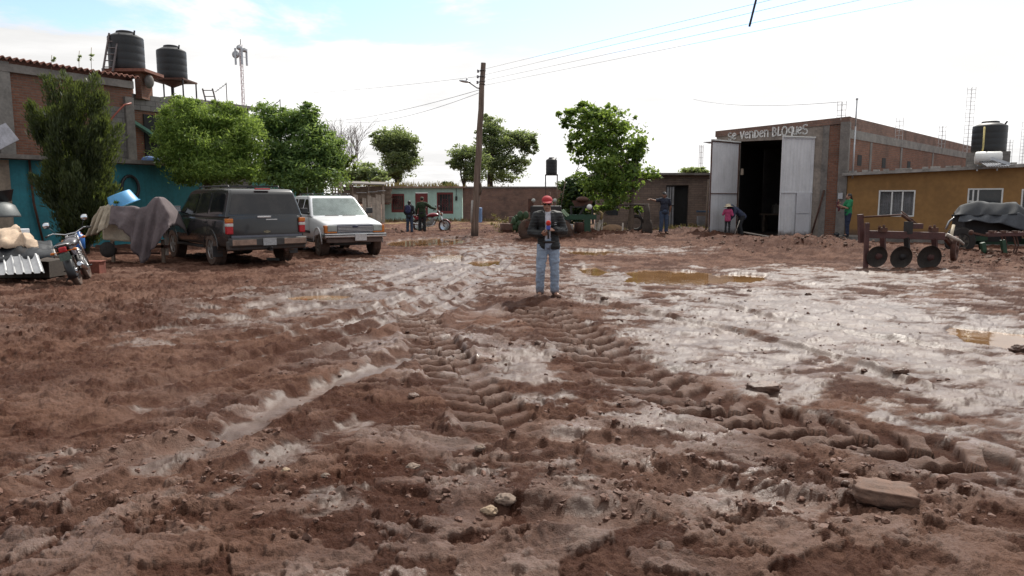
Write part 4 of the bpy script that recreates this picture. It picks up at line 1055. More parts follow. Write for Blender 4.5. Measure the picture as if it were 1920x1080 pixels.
far_tree('spreading_tree', 'low spreading grey green tree just left of the wooden pole', 868, 60, [(872, 288, 60, 26, 16, 2100), (856, 302, 60, 16, 14, 1050), (888, 305, 60, 26, 20, 2100), (878, 330, 60, 26, 14, 1050), (850, 310, 60, 8, 8, 252)], .22, L_gum, 43, GB, (872, 310), .2, [(858, 295), (885, 290)], slim=.42, twigs=20)
far_tree('low_bush', 'small dark bush above the wall left of the pole', 838, 56, [(838, 350, 56, 16, 10, 1050)], .28, L_dark, 44, GB, (838, 360), .1)
far_tree('low_bush', 'grey bush at the foot of the bare tree', 688, 58, [(680, 325, 58, 24, 18, 1890), (705, 335, 58, 22, 14, 1470), (660, 330, 58, 14, 14, 840)], .28, L_gum, 45, GB, (688, 345), .12)
far_tree('shade_tree', 'dark leafy tree above the end of the brown brick wall', 1085, 46, [(1078, 352, 46, 26, 20, 3150), (1100, 368, 46, 34, 24, 4620), (1072, 378, 46, 22, 18, 2310), (1112, 345, 46, 20, 16, 1470), (1085, 400, 46, 30, 16, 2520)], .26, L_dark, 46, GB, (1088, 370), .14, slim=.45)
far_tree('rooftop_tree', 'tree crown showing over the flat roof of the grey block house', 1305, 58, [(1300, 322, 58, 22, 8, 1470), (1318, 324, 58, 14, 8, 840), (1288, 328, 58, 14, 6, 420)], .28, L_gum, 47, GB, (1305, 340), .15)

# the poplar like tree by the gate
B7 = V(1180, 372, 31.5); B7.z = 0
tree('poplar_tree', 'airy broad leaved tree with a slanting trunk in front of the grey block house', B7, (rel(1188, 350, 31.5, B7), .16, .10),
     [(rel(1186, 365, 31.5, B7), rel(1130, 250, 31.2, B7), .08, .02), (rel(1188, 355, 31.5, B7), rel(1150, 215, 31.5, B7), .08, .015), (rel(1188, 350, 31.5, B7), rel(1195, 260, 31.7, B7), .08, .02), (rel(1188, 352, 31.5, B7), rel(1205, 330, 31.7, B7), .05, .015), (rel(1184, 380, 31.5, B7), rel(1110, 330, 31.2, B7), .05, .015)],
     [cl(1102, 205, 31.3, 30, 18, 420, B7), cl(1130, 225, 31.4, 44, 28, 1100, B7), cl(1085, 228, 31.2, 32, 22, 520, B7), cl(1062, 218, 31.2, 16, 12, 130, B7), cl(1110, 268, 31.3, 46, 30, 1300, B7), cl(1160, 265, 31.6, 44, 34, 1400, B7), cl(1192, 290, 31.8, 24, 36, 900, B7), cl(1130, 310, 31.4, 50, 34, 1700, B7), cl(1185, 325, 31.7, 36, 30, 1100, B7), cl(1115, 345, 31.2, 34, 24, 700, B7), cl(1215, 332, 31.8, 18, 8, 150, B7), cl(1150, 360, 31.4, 52, 24, 1000, B7), cl(1155, 205, 31.5, 14, 14, 60, B7), cl(1075, 265, 31.2, 18, 22, 120, B7), cl(1140, 392, 31.3, 30, 14, 260, B7), cl(1188, 220, 31.6, 6, 6, 16, B7), cl(1080, 300, 31.2, 16, 26, 110, B7), cl(1200, 385, 31.6, 24, 14, 180, B7)],
     .165, leafmat('poplar_leaves', (.055, .12, .03), (.26, .38, .09), .55), 51, slim=.72, droop=.3, twigs=40)

# prickly plants and dry growth at the machines
t_ = thing('prickly_pear', 'green prickly pear growing by the rusty machine', 'cactus', V(975, 372, 31).xy.to_3d())
b = MB(); rr = random.Random(9)
for k in range(11):
    x, z = rr.uniform(-.32, .32), .25 + .75 * rr.random(); b.ball((x, rr.uniform(-.2, .2), z), (.13, .04, .17), 10, 6, Matrix.Rotation(rr.uniform(-1, 1), 3, 'Z') @ Matrix.Rotation(rr.uniform(-.6, .6), 3, 'Y'))
for k in range(4): b.ball((rr.uniform(-.25, .25), 0, .18), (.14, .05, .2), 10, 6)
b.build('pad_cluster', M('cactus_green', (.035, .075, .030), .6, .3, 4), t_, fix=False)
for i, (px, Y, hh, lb) in enumerate(((940, 33, .9, 'low reddish dry bush left of the prickly pear'), (998, 32, .8, 'low reddish dry bush right of the prickly pear'), (1300, 35.2, .45, 'dry straw tuft beside the open barred door'), (690, 47.2, .6, 'dry tuft at the foot of the plank fence'), (1135, 34, .7, 'dry bush among planks under the airy tree'))):
    p = V(px, 372, Y); p.z = 0
    t_ = thing('dry_bush', lb, 'bush', p); b = MB()
    for k in range(9): b.tube([(0, 0, -.1), (rr.uniform(-.4, .4) * hh, rr.uniform(-.3, .3), hh * rr.uniform(.6, 1.1))], [.012, .004], 4, False)
    b.build('stem', m_wood, t_, fix=False); leaves('foliage', leafmat('reddish_leaves', (.10, .045, .03), (.24, .15, .07), .3) if i < 2 else L_dry, t_, [((0, 0, hh * .55), (.5 * hh, .4 * hh, .45 * hh), 420)], .10, 60 + i, slim=.3)

# dry weeds on top of the far roofs: nobody could count the blades
def weeds(name, label, spots, seed, size=.5, n=900, mat=None):
    r = np.random.RandomState(seed); co, ti = [], []
    for k in range(n):
        a, c = spots[r.randint(len(spots))]; f = r.rand(); p = np.array(a) + (np.array(c) - np.array(a)) * f + np.append(r.normal(size=2) * .25, 0)
        hh = size * (.35 + .9 * r.rand() * (.5 + .5 * math.sin(f * 23 + seed) ** 2)); d = np.array([r.normal() * .3, r.normal() * .3, 1]); w = .02 + .012 * r.rand()
        co += [p + [-w, 0, 0], p + [w, 0, 0], p + d * hh + [w * .3, 0, 0], p + d * hh - [w * .3, 0, 0]]; tv = r.rand(); ti += [tv * .6, tv * .6, tv, tv]
    ti = np.array(ti); o = np_mesh(name, np.array(co), np.arange(len(co)).reshape(-1, 4), mat or L_dry, None, {'tint': np.stack([ti] * 3, 1)})
    tag(o, label, None, None, 'stuff')
weeds('roof_weeds', 'dry straw coloured weeds growing along the roofs of the mint house and shed', [((-11.5, 53.5, 2.5), (-7.4, 53.5, 2.5)), ((-8.6, 53.0, 2.45), (-3.8, 53.0, 2.45)), ((-3.6, 55, 2.2), (0, 55, 2.2))], 3, .42, 620)
weeds('verge_grass', 'thin dry grass along the foot of the mint house and brick wall', [((-9.3, 51.0, -.02), (-3.5, 50.6, -.02)), ((-3.5, 51.4, -.02), (3.4, 51.4, -.02)), ((-11.5, 47.8, -.02), (-8.6, 49, -.02))], 4, .28, 1300)
weeds('machine_weeds', 'ragged dry weeds among the farm machines and planks', [((-.6, 31, 0), (1.6, 32, 0)), ((2.4, 32.6, .05), (5.2, 33.2, .05)), ((7.0, 34.3, .1), (9.6, 34.6, .1))], 6, .28, 800)
# ------------------------------------------------------------------ vehicles
m_tyre = M('muddy_tyre_rubber', (.030, .026, .024), .85, .4, 6, .3, 50)
m_tyre_mud = M('mud_caked_tyre', (.085, .052, .038), .9, .45, 6, .4, 40)
m_alloy = M('dirty_alloy', (.27, .265, .26), .4, .3, 8, .05, 50, metal=.6)
m_chrome = M('dull_chrome', (.55, .55, .56), .22, .15, 5, .02, 50, metal=.9)
m_amber = M('amber_lens', (.55, .16, .02), .25, .2, 20, .05, 80)
m_red = M('red_lens', (.42, .012, .02), .25, .2, 20, .05, 80)
m_clear = M('clear_lens', (.55, .55, .52), .2, .2, 20, .05, 80)
m_dkgls = glass('dark_tinted_glass', (.008, .009, .013), .06, .14)
m_trim = M('black_trim', (.022, .022, .024), .55, .2, 5, .1, 60, dirt=None)

def cyl_cut(c, r, w):
    b = MB(); b.lathe([(r, -w / 2), (r, w / 2)], 40, c, 'Y', False); return b.build('cutter', m_trim)

def wheel(parent, c, r, w, rim_r, side, tyre, rimmat, spokes=6):
    b = MB(); R = Matrix.Rotation(-PI / 2 * side, 3, 'X')      # local +Z of the lathe points outwards
    b.lathe([(rim_r, -w * .5), (r * .93, -w * .5), (r * .985, -w * .40), (r, -w * .25), (r, w * .25), (r * .985, w * .40), (r * .93, w * .5), (rim_r * 1.05, w * .5), (rim_r, w * .42)], 40, c, R=R)
    n = 44
    for k in range(n):      # tread blocks
        a = 2 * PI * k / n
        for s in (-1, 1):
            q = Vector((math.cos(a + s * .03) * r, math.sin(a + s * .03) * r, s * w * .22)); b.box(Vector(c) + R @ q, (.024, r * .07, w * .36), R=R @ Matrix.Rotation(a, 3, 'Z'))
    t = b.build('wheel', tyre, parent, sharp=40)
    b = MB(); b.lathe([(rim_r * 1.0, w * .40), (rim_r * .97, w * .47), (rim_r * .86, w * .40), (rim_r * .80, w * .22), (.001, w * .20)], 32, c, R=R)
    for k in range(spokes):
        a = 2 * PI * k / spokes
        b.bar(Vector(c) + R @ Vector((0, 0, w * .36)), Vector(c) + R @ Vector((math.cos(a) * rim_r * .9, math.sin(a) * rim_r * .9, w * .36)), .07 * rim_r / .22, .05, up=R @ Vector((0, 0, 1)))
    b.lathe([(rim_r * .25, w * .38), (rim_r * .22, w * .48), (rim_r * .05, w * .50)], 16, c, R=R)
    b.build('rim', rimmat, t, sharp=40)

def suv(name, label, loc, rz, P):
    t = thing(name, label, 'car', loc, rz)
    paint = P['paint']; W, belt, zb, roof = P['W'] / 2, P['belt'], P['zb'], P['roof']
    xr, xf, wb = P['xr'], P['xf'], P['wb']
    # lower hull
    b = MB(); st = P['stations']; K = 9; vs = []
    for (x, ws, zt, z0) in st:
        w = W * ws
        half = [(w * .82, z0), (w * .95, z0 + .05), (w * .992, z0 + .18), (w, z0 + .36), (w * .998, zt - .26), (w * .985, zt - .12), (w * .955, zt - .04), (w * .90, zt), (w * .45, zt + P['crown'])]
        vs += [(x, y, z) for y, z in half] + [(x, -y, z) for y, z in half[::-1]]
    n = 2 * K; fs = []
    for i in range(len(st) - 1):
        for j in range(n): fs.append((i * n + j, i * n + (j + 1) % n, (i + 1) * n + (j + 1) % n, (i + 1) * n + j))
    fs += [tuple(range(n)), tuple((len(st) - 1) * n + j for j in range(n))[::-1]]
    b.add(vs, fs, True)
    cuts = [cyl_cut((x, s * (W - .02), P['r'] + .02), P['r'] * P['arch'], .52) for x in (0, wb) for s in (-1, 1)]
    body = b.build('body', paint, t, cutters=cuts, mods=[('BEVEL', dict(width=.018, segments=2, limit_method='ANGLE', angle_limit=rad(40)))], sharp=38)
    # cabin
    prof = P['cabin']; zt = roof; wr = P['wr']
    yw = lambda z: W * .955 - (z - belt) / (roof - belt) * (W * .955 - wr)
    b = MB(); m = len(prof); vs = [(x, yw(z), z) for x, z in prof] + [(x, -yw(z), z) for x, z in prof]
    b.add(vs, [tuple(range(m)), tuple(range(m, 2 * m))[::-1]] + [(i, m + i, m + (i + 1) % m, (i + 1) % m) for i in range(m)])
    b.build('cabin', paint, t, mods=[('BEVEL', dict(width=.06, segments=4, limit_method='ANGLE', angle_limit=rad(20)))], sharp=32)
    # side windows
    def side_poly(poly, s, off, th, mb):
        mb.prism([(x, s * (yw(z) + off), z) for x, z in poly], (0, s * th, 0))
    def rounded(poly, r, n=3):
        out = []
        for i, p in enumerate(poly):
            p = Vector(p); a = Vector(poly[i - 1]); c = Vector(poly[(i + 1) % len(poly)])
            p0 = p + (a - p).normalized() * r; p1 = p + (c - p).normalized() * r
            for k in range(n + 1):
                f = k / n; out.append(tuple((p0 * (1 - f) ** 2 + p * 2 * f * (1 - f) + p1 * f * f)))
        return out
    for s in (-1, 1):
        for q in P['side_win']:
            b = MB(); side_poly(rounded(q, .05), s, .004, .006, b); b.build('side_window', m_dkgls, t)
    def end_panel(pts_yt, line, off, th, mb, widen=1.0):
        (x0, z0), (x1, z1) = line; d = Vector((x1 - x0, 0, z1 - z0)); nrm = Vector((d.z, 0, -d.x)).normalized()
        if nrm.x * (x0 - 1.2) < 0: nrm = -nrm
        q = []
        for y, f in pts_yt:
            p = Vector((x0, 0, z0)) + d * f; q.append((p.x + nrm.x * off, y * yw(p.z) * widen, p.z + nrm.z * off))
        mb.prism(q, nrm * th)
    b = MB(); end_panel(rounded(P['rear_glass'], .05), P['rear_line'], .004, .006, b); b.build('rear_window', m_dkgls, t)
    b = MB(); end_panel(rounded(P['front_glass'], .05), P['front_line'], .004, .006, b); b.build('windscreen', P.get('screen', m_dkgls), t)
    for x in (0, wb):
        for s in (-1, 1):
            wheel(t, (x, s * (W - .14), P['r']), P['r'], P['tw'], P['rim'], s, P['tyre'], P['rimmat'], P['spokes'])
            b = MB(); R_ = P['r'] * P['arch']
            pts = [(x + (R_ + .02) * math.cos(a), s * (W - .014), P['r'] + .02 + (R_ + .02) * math.sin(a)) for a in np.linspace(-.02, PI + .02, 18)]
            b.tube(pts, .018, 6); b.build('arch_lip', P['lip'], t)
    b = MB(); b.box((wb / 2, 0, zb + .02), (xf - xr - .9, W * 1.2, .22)); b.box((0, 0, P['r']), (.14, W * 1.5, .14)); b.box((wb, 0, P['r']), (.14, W * 1.5, .14)); b.ball((0, .1, P['r']), .16); b.build('chassis', m_trim, t)
    for s in (-1, 1):
        b = MB(); b.box((wb / 2, s * (W - .05), zb - .02), (wb - P['r'] * 2.5, .16, .05)); b.build('running_board', m_trim, t)
        y0 = s * (yw(belt + .1)); mx = P['mirror_x']
        b = MB(); b.box((mx, y0 + s * .16, belt + .14), (.10, .20, .17)); b.bar((mx + .02, y0, belt + .06), (mx, y0 + s * .1, belt + .1), .05); mr = b.build('wing_mirror', P['mirrormat'], t, mods=[('BEVEL', dict(width=.03, segments=2))])
        b = MB(); b.box((mx - .056, y0 + s * .16, belt + .14), (.006, .16, .12)); b.build('mirror_glass', m_chrome, mr)
        for hx_ in P['handles']:
            b = MB(); b.box((hx_, s * (W * .988 + .012), belt - .15), (.18, .03, .035)); b.build('door_handle', P['mirrormat'], t)
        # door shut lines as thin recesses
        for dx in P['shuts']:
            b = MB(); b.box((dx, s * W * 1.001, (belt + zb) / 2 + .12), (.010, .006, belt - zb - .34)); b.build('door_gap', m_trim, t)
        b = MB(); zr = roof + .06
        b.tube([(P['rack'][0], s * (wr - .14), roof - .01), (P['rack'][0] + .05, s * (wr - .14), zr), (P['rack'][1] - .05, s * (wr - .14), zr), (P['rack'][1], s * (wr - .14), roof - .01)], .02, 6); b.build('roof_rail', m_trim, t)
    for f in (.15, .8):
        x = P['rack'][0] + (P['rack'][1] - P['rack'][0]) * f; b = MB(); b.bar((x, -wr + .14, roof + .065), (x, wr - .14, roof + .065), .04, .02); b.build('rack_bar', m_trim, t)
    return t, body, yw, end_panel

m_grey = M('dusty_dark_grey_paint', (.017, .018, .020), .26, .25, 1.3, .02, 60, dirt=.62, coat=.5)
m_grey_low = M('dark_grey_cladding', (.045, .043, .042), .55, .25, 2, .1, 50, dirt=.5)
rw = G(408, 497); th = rad(41)
Fv, Lv = Vector((-math.sin(th), math.cos(th), 0)), Vector((-math.cos(th), -math.sin(th), 0))
locA = rw - Lv * .84
P1 = dict(paint=m_grey, W=1.98, belt=1.20, zb=.46, roof=1.86, crown=.02, xr=-1.05, xf=4.12, wb=3.05, wr=.76, r=.395, arch=1.16, tw=.27, rim=.245, tyre=m_tyre_mud, rimmat=m_alloy, spokes=6, lip=m_grey,
          stations=[(-1.05, .94, 1.19, .52), (-1.0, .965, 1.20, .48), (-.80, .99, 1.20, .46), (0, 1, 1.20, .46), (1.6, 1, 1.19, .46), (2.45, 1, 1.17, .46), (3.0, .995, 1.13, .46), (3.6, .985, 1.08, .47), (3.95, .95, 1.03, .50), (4.10, .90, .98, .55)],
          cabin=[(-1.03, 1.15), (-.90, 1.76), (-.80, 1.84), (-.3, 1.86), (1.6, 1.86), (1.95, 1.80), (2.62, 1.15)],
          side_win=[[(-.80, 1.25), (-.70, 1.73), (.10, 1.75), (.10, 1.25)], [(.26, 1.25), (.26, 1.75), (.95, 1.75), (1.06, 1.25)], [(1.20, 1.25), (1.10, 1.74), (1.80, 1.73), (2.36, 1.25)]],
          rear_glass=[(-.93, .16), (.93, .16), (.92, .93), (-.92, .93)], rear_line=((-1.03, 1.15), (-.90, 1.76)), front_glass=[(-.9, .1), (.9, .1), (.9, .93), (-.9, .93)], front_line=((2.62, 1.15), (1.95, 1.80)),
          mirror_x=2.2, mirrormat=m_trim, handles=(.35, 1.25), shuts=(.18, 1.12, 2.30), rack=(-.4, 1.7))
ca_, body, yw, endp = suv('dark_car', 'dusty dark grey four wheel drive car seen from behind with mud caked wheels', locA, math.atan2(Fv.y, Fv.x), P1)
W = .99
for s in (-1, 1):
    b = MB(); b.box((-1.03, s * .885, .97), (.14, .15, .36)); tl = b.build('tail_lamp', m_red, ca_, mods=[('BEVEL', dict(width=.02, segments=2))])
    b = MB(); b.box((-1.035, s * .886, 1.105), (.145, .155, .095)); b.build('amber_lens', m_amber, tl, mods=[('BEVEL', dict(width=.015, segments=2))])
    b = MB(); b.box((-1.035, s * .886, 1.005), (.143, .153, .075)); b.build('reverse_lens', m_clear, tl, mods=[('BEVEL', dict(width=.012, segments=2))])
b = MB(); b.box((-1.14, 0, .60), (.22, 1.86, .20)); b.box((-1.04, 0, .52), (.2, 1.9, .22)); bp = b.build('rear_bumper', m_grey_low, ca_, mods=[('BEVEL', dict(width=.035, segments=3))])
for s in (-1, 1):
    b = MB(); b.box((-1.252, s * .62, .60), (.02, .56, .13)); b.build('bumper_face', M('mud_smeared_chrome', (.30, .20, .15), .5, .4, 6, .1, 50), bp, mods=[('BEVEL', dict(width=.008, segments=2))])
b = MB(); b.box((-1.262, 0.02, .60), (.016, .32, .17)); pl = b.build('number_plate', M('smudged_plate', (.34, .35, .36), .5, .35, 30, .05), ca_)
b = MB(); b.box((-1.085, 0, .73), (.05, 1.72, .05)); b.build('tailgate_sill', m_chrome if False else M('dull_blue_grey', (.12, .125, .15), .35, .2, 3, .02), ca_)
b = MB(); b.box((-1.062, .06, 1.185), (.04, .34, .05)); b.build('tailgate_handle', m_chrome, ca_, mods=[('BEVEL', dict(width=.012, segments=2))])
b = MB(); b.box((-1.06, -.12, 1.12), (.03, .28, .022)); b.build('trim_strip', m_chrome, ca_)
b = MB(); b.box((-1.058, 0, .83), (.02, .16, .035)); b.box((-1.06, 0, .83), (.02, .07, .065)); b.build('tailgate_emblem', M('dull_gold_emblem', (.20, .17, .11), .4, .2, 5), ca_)
b = MB(); b.box((-.88, 0, 1.845), (.09, .36, .035)); b.build('high_brake_lamp', m_red, ca_, mods=[('BEVEL', dict(width=.01, segments=2))])
b = MB(); b.tube([(-1.0, -.4, .40), (-1.18, -.42, .38)], .035); b.build('exhaust_pipe', m_rust, ca_)
b = MB(); b.box((-1.2, 0, .42), (.2, .07, .07)); b.ball((-1.31, 0, .46), .03); b.build('tow_hitch', m_iron, ca_)
b = MB(); b.box((-.98, .05, 1.33), (.02, .5, .012), R=Matrix.Rotation(.05, 3, 'X')); b.build('rear_wiper', m_trim, ca_)
for s in (-1, 1):
    b = MB(); b.box((-.38, s * .95, .36), (.03, .22, .26)); b.build('mud_flap', m_trim, ca_)
    b = MB(); b.box((4.06, s * .72, .86), (.12, .34, .16)); b.build('headlamp', m_clear, ca_, mods=[('BEVEL', dict(width=.02, segments=2))])
b = MB(); b.box((4.09, 0, .86), (.06, 1.05, .2)); b.build('grille', m_trim, ca_)
b = MB(); b.box((4.12, 0, .60), (.16, 1.84, .22)); b.build('front_bumper', m_grey_low, ca_, mods=[('BEVEL', dict(width=.03, segments=2))])
b = MB(); b.box((-.30, .985, 1.02), (.16, .02, .14)); b.build('fuel_flap', m_grey, ca_)
pb = G(545, 493) + Vector((0, .2, 0))

# ------------------------------------------------------------------ the white car
m_wpaint = M('white_car_paint', (.74, .75, .77), .30, .06, 1.2, .01, 60, dirt=.52, coat=.4)
m_wlow = M('grey_lower_paint', (.32, .31, .31), .45, .25, 2, .05, 60, dirt=.5)
ax = Vector((.867, .5, 0)); Fw = Vector((.5, -.867, 0))
fc = Vector((-4.69, 20.63, 0)); locB = fc - Fw * 2.84
P2 = dict(paint=m_wpaint, W=1.78, belt=1.12, zb=.42, roof=1.70, crown=.025, xr=-.95, xf=3.60, wb=2.84, wr=.67, r=.36, arch=1.14, tw=.235, rim=.205, tyre=m_tyre_mud, rimmat=M('muddy_steel_rim', (.10, .085, .075), .7, .4, 8, .1), spokes=5, lip=m_wpaint,
          stations=[(-.95, .93, 1.10, .48), (-.9, .96, 1.12, .44), (-.6, .99, 1.12, .42), (0, 1, 1.12, .42), (1.6, 1, 1.11, .42), (2.05, 1, 1.10, .42), (2.5, .99, 1.055, .42), (3.0, .98, .995, .44), (3.38, .955, .94, .46), (3.50, .93, .90, .48)],
          cabin=[(-.93, 1.07), (-.72, 1.60), (-.62, 1.67), (-.2, 1.70), (1.20, 1.70), (1.42, 1.655), (2.20, 1.07)],
          side_win=[[(-.72, 1.16), (-.60, 1.58), (.14, 1.60), (.14, 1.16)], [(.26, 1.16), (.26, 1.60), (.92, 1.60), (.98, 1.16)], [(1.10, 1.16), (1.04, 1.60), (1.36, 1.59), (1.92, 1.16)]],
          rear_glass=[(-.9, .16), (.9, .16), (.9, .92), (-.9, .92)], rear_line=((-.93, 1.07), (-.72, 1.60)), front_glass=[(-.93, .10), (.93, .10), (.91, .95), (-.91, .95)], front_line=((2.20, 1.07), (1.42, 1.655)), screen=clear_glass('windscreen_glass'),
          mirror_x=1.86, mirrormat=m_trim, handles=(.3, 1.2), shuts=(.20, 1.0, 2.02), rack=(-.4, 1.2))
cw, body, yw, endp = suv('white_car', 'white square nosed four wheel drive car with amber corner lamps facing the road', locB, math.atan2(Fw.y, Fw.x), P2)
# windscreen: dark panel as cabin shade, pale strips standing in for seats and reflected sky
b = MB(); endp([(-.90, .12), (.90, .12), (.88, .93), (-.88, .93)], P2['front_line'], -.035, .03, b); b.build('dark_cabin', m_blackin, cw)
for s in (-.42, .42):
    b = MB(); b.box((1.70, s, 1.22), (.5, .42, .03)); b.build('pale_strip', m_curtain, cw)
for s in (-1, 1):
    b = MB(); endp([(s * .30 - .24, .06), (s * .30 + .24, .06), (s * .30 + .22, .075), (s * .30 - .20, .085)], P2['front_line'], .014, .012, b); b.build('wiper', m_trim, cw)
b = MB(); b.box((3.475, 0, .79), (.09, 1.02, .20)); gr = b.build('grille', M('blue_grey_grille', (.10, .105, .13), .4, .2, 5), cw, mods=[('BEVEL', dict(width=.01, segments=2))])
for z in (.725, .765, .80, .84):
    b = MB(); b.box((3.525, 0, z), (.02, 1.0, .014)); b.build('grille_bar', m_chrome, gr)
b = MB(); b.ball((3.53, 0, .845), (.014, .095, .042)); b.build('emblem', M('dark_blue_emblem', (.02, .025, .06), .3, .2, 5), gr)
for s in (-1, 1):
    b = MB(); b.box((3.475, s * .645, .80), (.11, .26, .17)); hl_ = b.build('headlamp', M('hazy_lens', (.34, .36, .34), .2, .2, 10), cw, mods=[('BEVEL', dict(width=.02, segments=2))])
    b = MB(); b.box((3.43, s * .81, .78), (.19, .075, .20)); b.box((3.475, s * .68, .692), (.10, .34, .045)); b.build('corner_lamp', m_amber, cw, mods=[('BEVEL', dict(width=.015, segments=2))])
b = MB(); b.box((3.52, 0, .60), (.20, 1.76, .11)); b.box((3.38, .83, .60), (.4, .1, .11)); b.box((3.38, -.83, .60), (.4, .1, .11)); b.build('bumper', m_chrome, cw, mods=[('BEVEL', dict(width=.025, segments=3))])
b = MB(); b.box((3.50, 0, .625), (.26, 1.74, .03)); b.build('bumper_strip', m_trim, cw)
b = MB(); b.box((3.46, 0, .47), (.14, 1.60, .13)); b.build('valance', M('muddy_valance', (.14, .10, .085), .8, .3, 4), cw, mods=[('BEVEL', dict(width=.02, segments=2))])
b = MB(); b.box((3.635, .12, .545), (.014, .33, .17)); b.build('number_plate', M('pale_plate', (.52, .50, .49), .5, .25, 26), cw)
for s in (-1, 1):
    b = MB(); b.box((1.3, s * .893, .66), (1.6, .02, .07)); b.build('side_strip', m_trim, cw)
b = MB(); b.tube([(1.75, -.80, 1.10), (1.6, -.80, 1.95)], .006, 5); b.build('aerial', m_iron, cw)

# ------------------------------------------------------------------ motorcycles
def motorcycle(name, label, loc, rz, lean, paint, group=None):
    t = thing(name, label, 'motorcycle', loc, 0, group, rot=(0, 0, 0))
    t.rotation_mode = 'XYZ'; t.rotation_euler = (-lean, 0, rz)
    def whl(x, r, w):
        b = MB(); prof = [(r - w * .9 * math.cos(a) * .5 - w * .35, w * .5 * math.sin(a)) for a in np.linspace(PI, -PI, 13)]
        b.lathe(prof, 36, (x, 0, r), 'Y'); o = b.build('wheel', m_tyre_mud, t, sharp=50)
        b = MB(); b.lathe([(r - w * .95, -.02), (r - w * .75, -.025), (r - w * .75, .025), (r - w * .95, .02)], 32, (x, 0, r), 'Y'); b.lathe([(.05, -.06), (.05, .06)], 14, (x, 0, r), 'Y'); b.lathe([(.10, .03), (.10, .04)], 18, (x, 0, r), 'Y')
        for k in range(18):
            a = 2 * PI * k / 18; q = Vector((x, 0, r)); b.tube([q + Vector((.05 * math.cos(a + .4), .03 * (-1) ** k, .05 * math.sin(a + .4))), q + Vector(((r - w * .85) * math.cos(a), 0, (r - w * .85) * math.sin(a)))], .004, 4, False)
        b.build('rim', m_chrome, o)
    whl(0, .30, .11); whl(1.28, .30, .095)
    b = MB()
    b.tube([(1.02, 0, .86), (.72, 0, .72), (.30, 0, .70), (-.05, .0, .74)], .022, 7); b.tube([(.98, 0, .80), (.80, 0, .40), (.40, 0, .30), (.28, 0, .68)], .022, 7)
    for s in (-1, 1):
        b.tube([(.40, s * .08, .33), (0, s * .085, .30)], .02, 6); b.tube([(.02, s * .10, .31), (.12, s * .11, .68)], .016, 6); b.tube([(.03, s * .11, .36), (.10, s * .11, .58)], .032, 8)
    b.build('frame', m_iron, t)
    b = MB(); b.box((.62, 0, .42), (.34, .24, .20)); b.lathe([(.10, 0), (.115, .02), (.10, .05), (.115, .07), (.10, .10), (.115, .12), (.10, .15), (.11, .17), (.08, .20)], 16, (.66, 0, .50), R=Matrix.Rotation(.35, 3, 'Y')); b.lathe([(.11, -.14), (.11, .14)], 18, (.50, 0, .40), 'Y'); b.build('engine', m_alloy, t, mods=[('BEVEL', dict(width=.02, segments=2, limit_method='ANGLE'))])
    b = MB(); b.tube([(.78, -.10, .48), (.72, -.14, .28), (.40, -.16, .26), (.10, -.17, .34), (-.28, -.17, .42)], [.02, .022, .03, .042, .042], 9); b.build('exhaust_pipe', m_chrome, t)
    b = MB(); P = []
    for i, (x, w, z0, z1) in enumerate([(.40, .08, .74, .80), (.46, .12, .72, .86), (.60, .145, .71, .915), (.76, .145, .72, .93), (.90, .11, .75, .90), (.97, .06, .80, .86)]):
        for a in np.linspace(0, 2 * PI, 13)[:-1]: P.append((x, w * math.cos(a), (z0 + z1) / 2 + (z1 - z0) / 2 * math.sin(a)))
    fs = [(i * 12 + j, i * 12 + (j + 1) % 12, (i + 1) * 12 + (j + 1) % 12, (i + 1) * 12 + j) for i in range(5) for j in range(12)] + [tuple(range(12)), tuple(60 + j for j in range(12))]
    b.add(P, fs, True); b.build('tank', paint, t, sharp=50)
    b = MB(); P = []
    for (x, w, z) in [(-.28, .09, .80), (-.18, .13, .83), (.05, .135, .80), (.28, .12, .765), (.46, .09, .78)]:
        for a in np.linspace(0, 2 * PI, 11)[:-1]: P.append((x, w * math.cos(a), z + .045 * math.sin(a)))
    fs = [(i * 10 + j, i * 10 + (j + 1) % 10, (i + 1) * 10 + (j + 1) % 10, (i + 1) * 10 + j) for i in range(4) for j in range(10)] + [tuple(range(10)), tuple(40 + j for j in range(10))]
    b.add(P, fs, True); b.build('seat', m_black, t, sharp=50)
    for s in (-1, 1):
        b = MB(); b.hexa([(-.15, s * .10, .60), (.34, s * .11, .55), (.34, s * .13, .55), (-.15, s * .12, .60), (-.30, s * .08, .78), (.38, s * .09, .74), (.38, s * .11, .74), (-.30, s * .10, .78)]); b.build('side_panel', paint, t)
    def fender(x, r, a0, a1, w, mat):
        b = MB(); P = []
        aa = np.linspace(a0, a1, 12)
        for a in aa:
            for f in np.linspace(-1, 1, 5): P.append((x + (r - .025 * f * f) * math.cos(a), w * f, .30 + (r - .025 * f * f) * math.sin(a)))
        b.grid(P, 12, 5); b.build('mudguard', mat, t, mods=[('SOLIDIFY', dict(thickness=.006))])
    fender(0, .36, rad(55), rad(200), .075, m_black); fender(1.28, .335, rad(20), rad(150), .06, paint)
    b = MB()
    for s in (-1, 1): b.tube([(1.28, s * .085, .30), (1.04, s * .085, .95)], [.026, .020], 8)
    b.box((1.05, 0, .93), (.08, .22, .03)); b.box((1.075, 0, .82), (.08, .22, .03)); b.build('fork', m_chrome, t)
    b = MB(); b.tube([(.86, .36, 1.03), (.93, .28, 1.05), (1.03, .10, .98), (1.03, -.10, .98), (.93, -.28, 1.05), (.86, -.36, 1.03)], .013, 7); hb = b.build('handlebar', m_chrome, t)
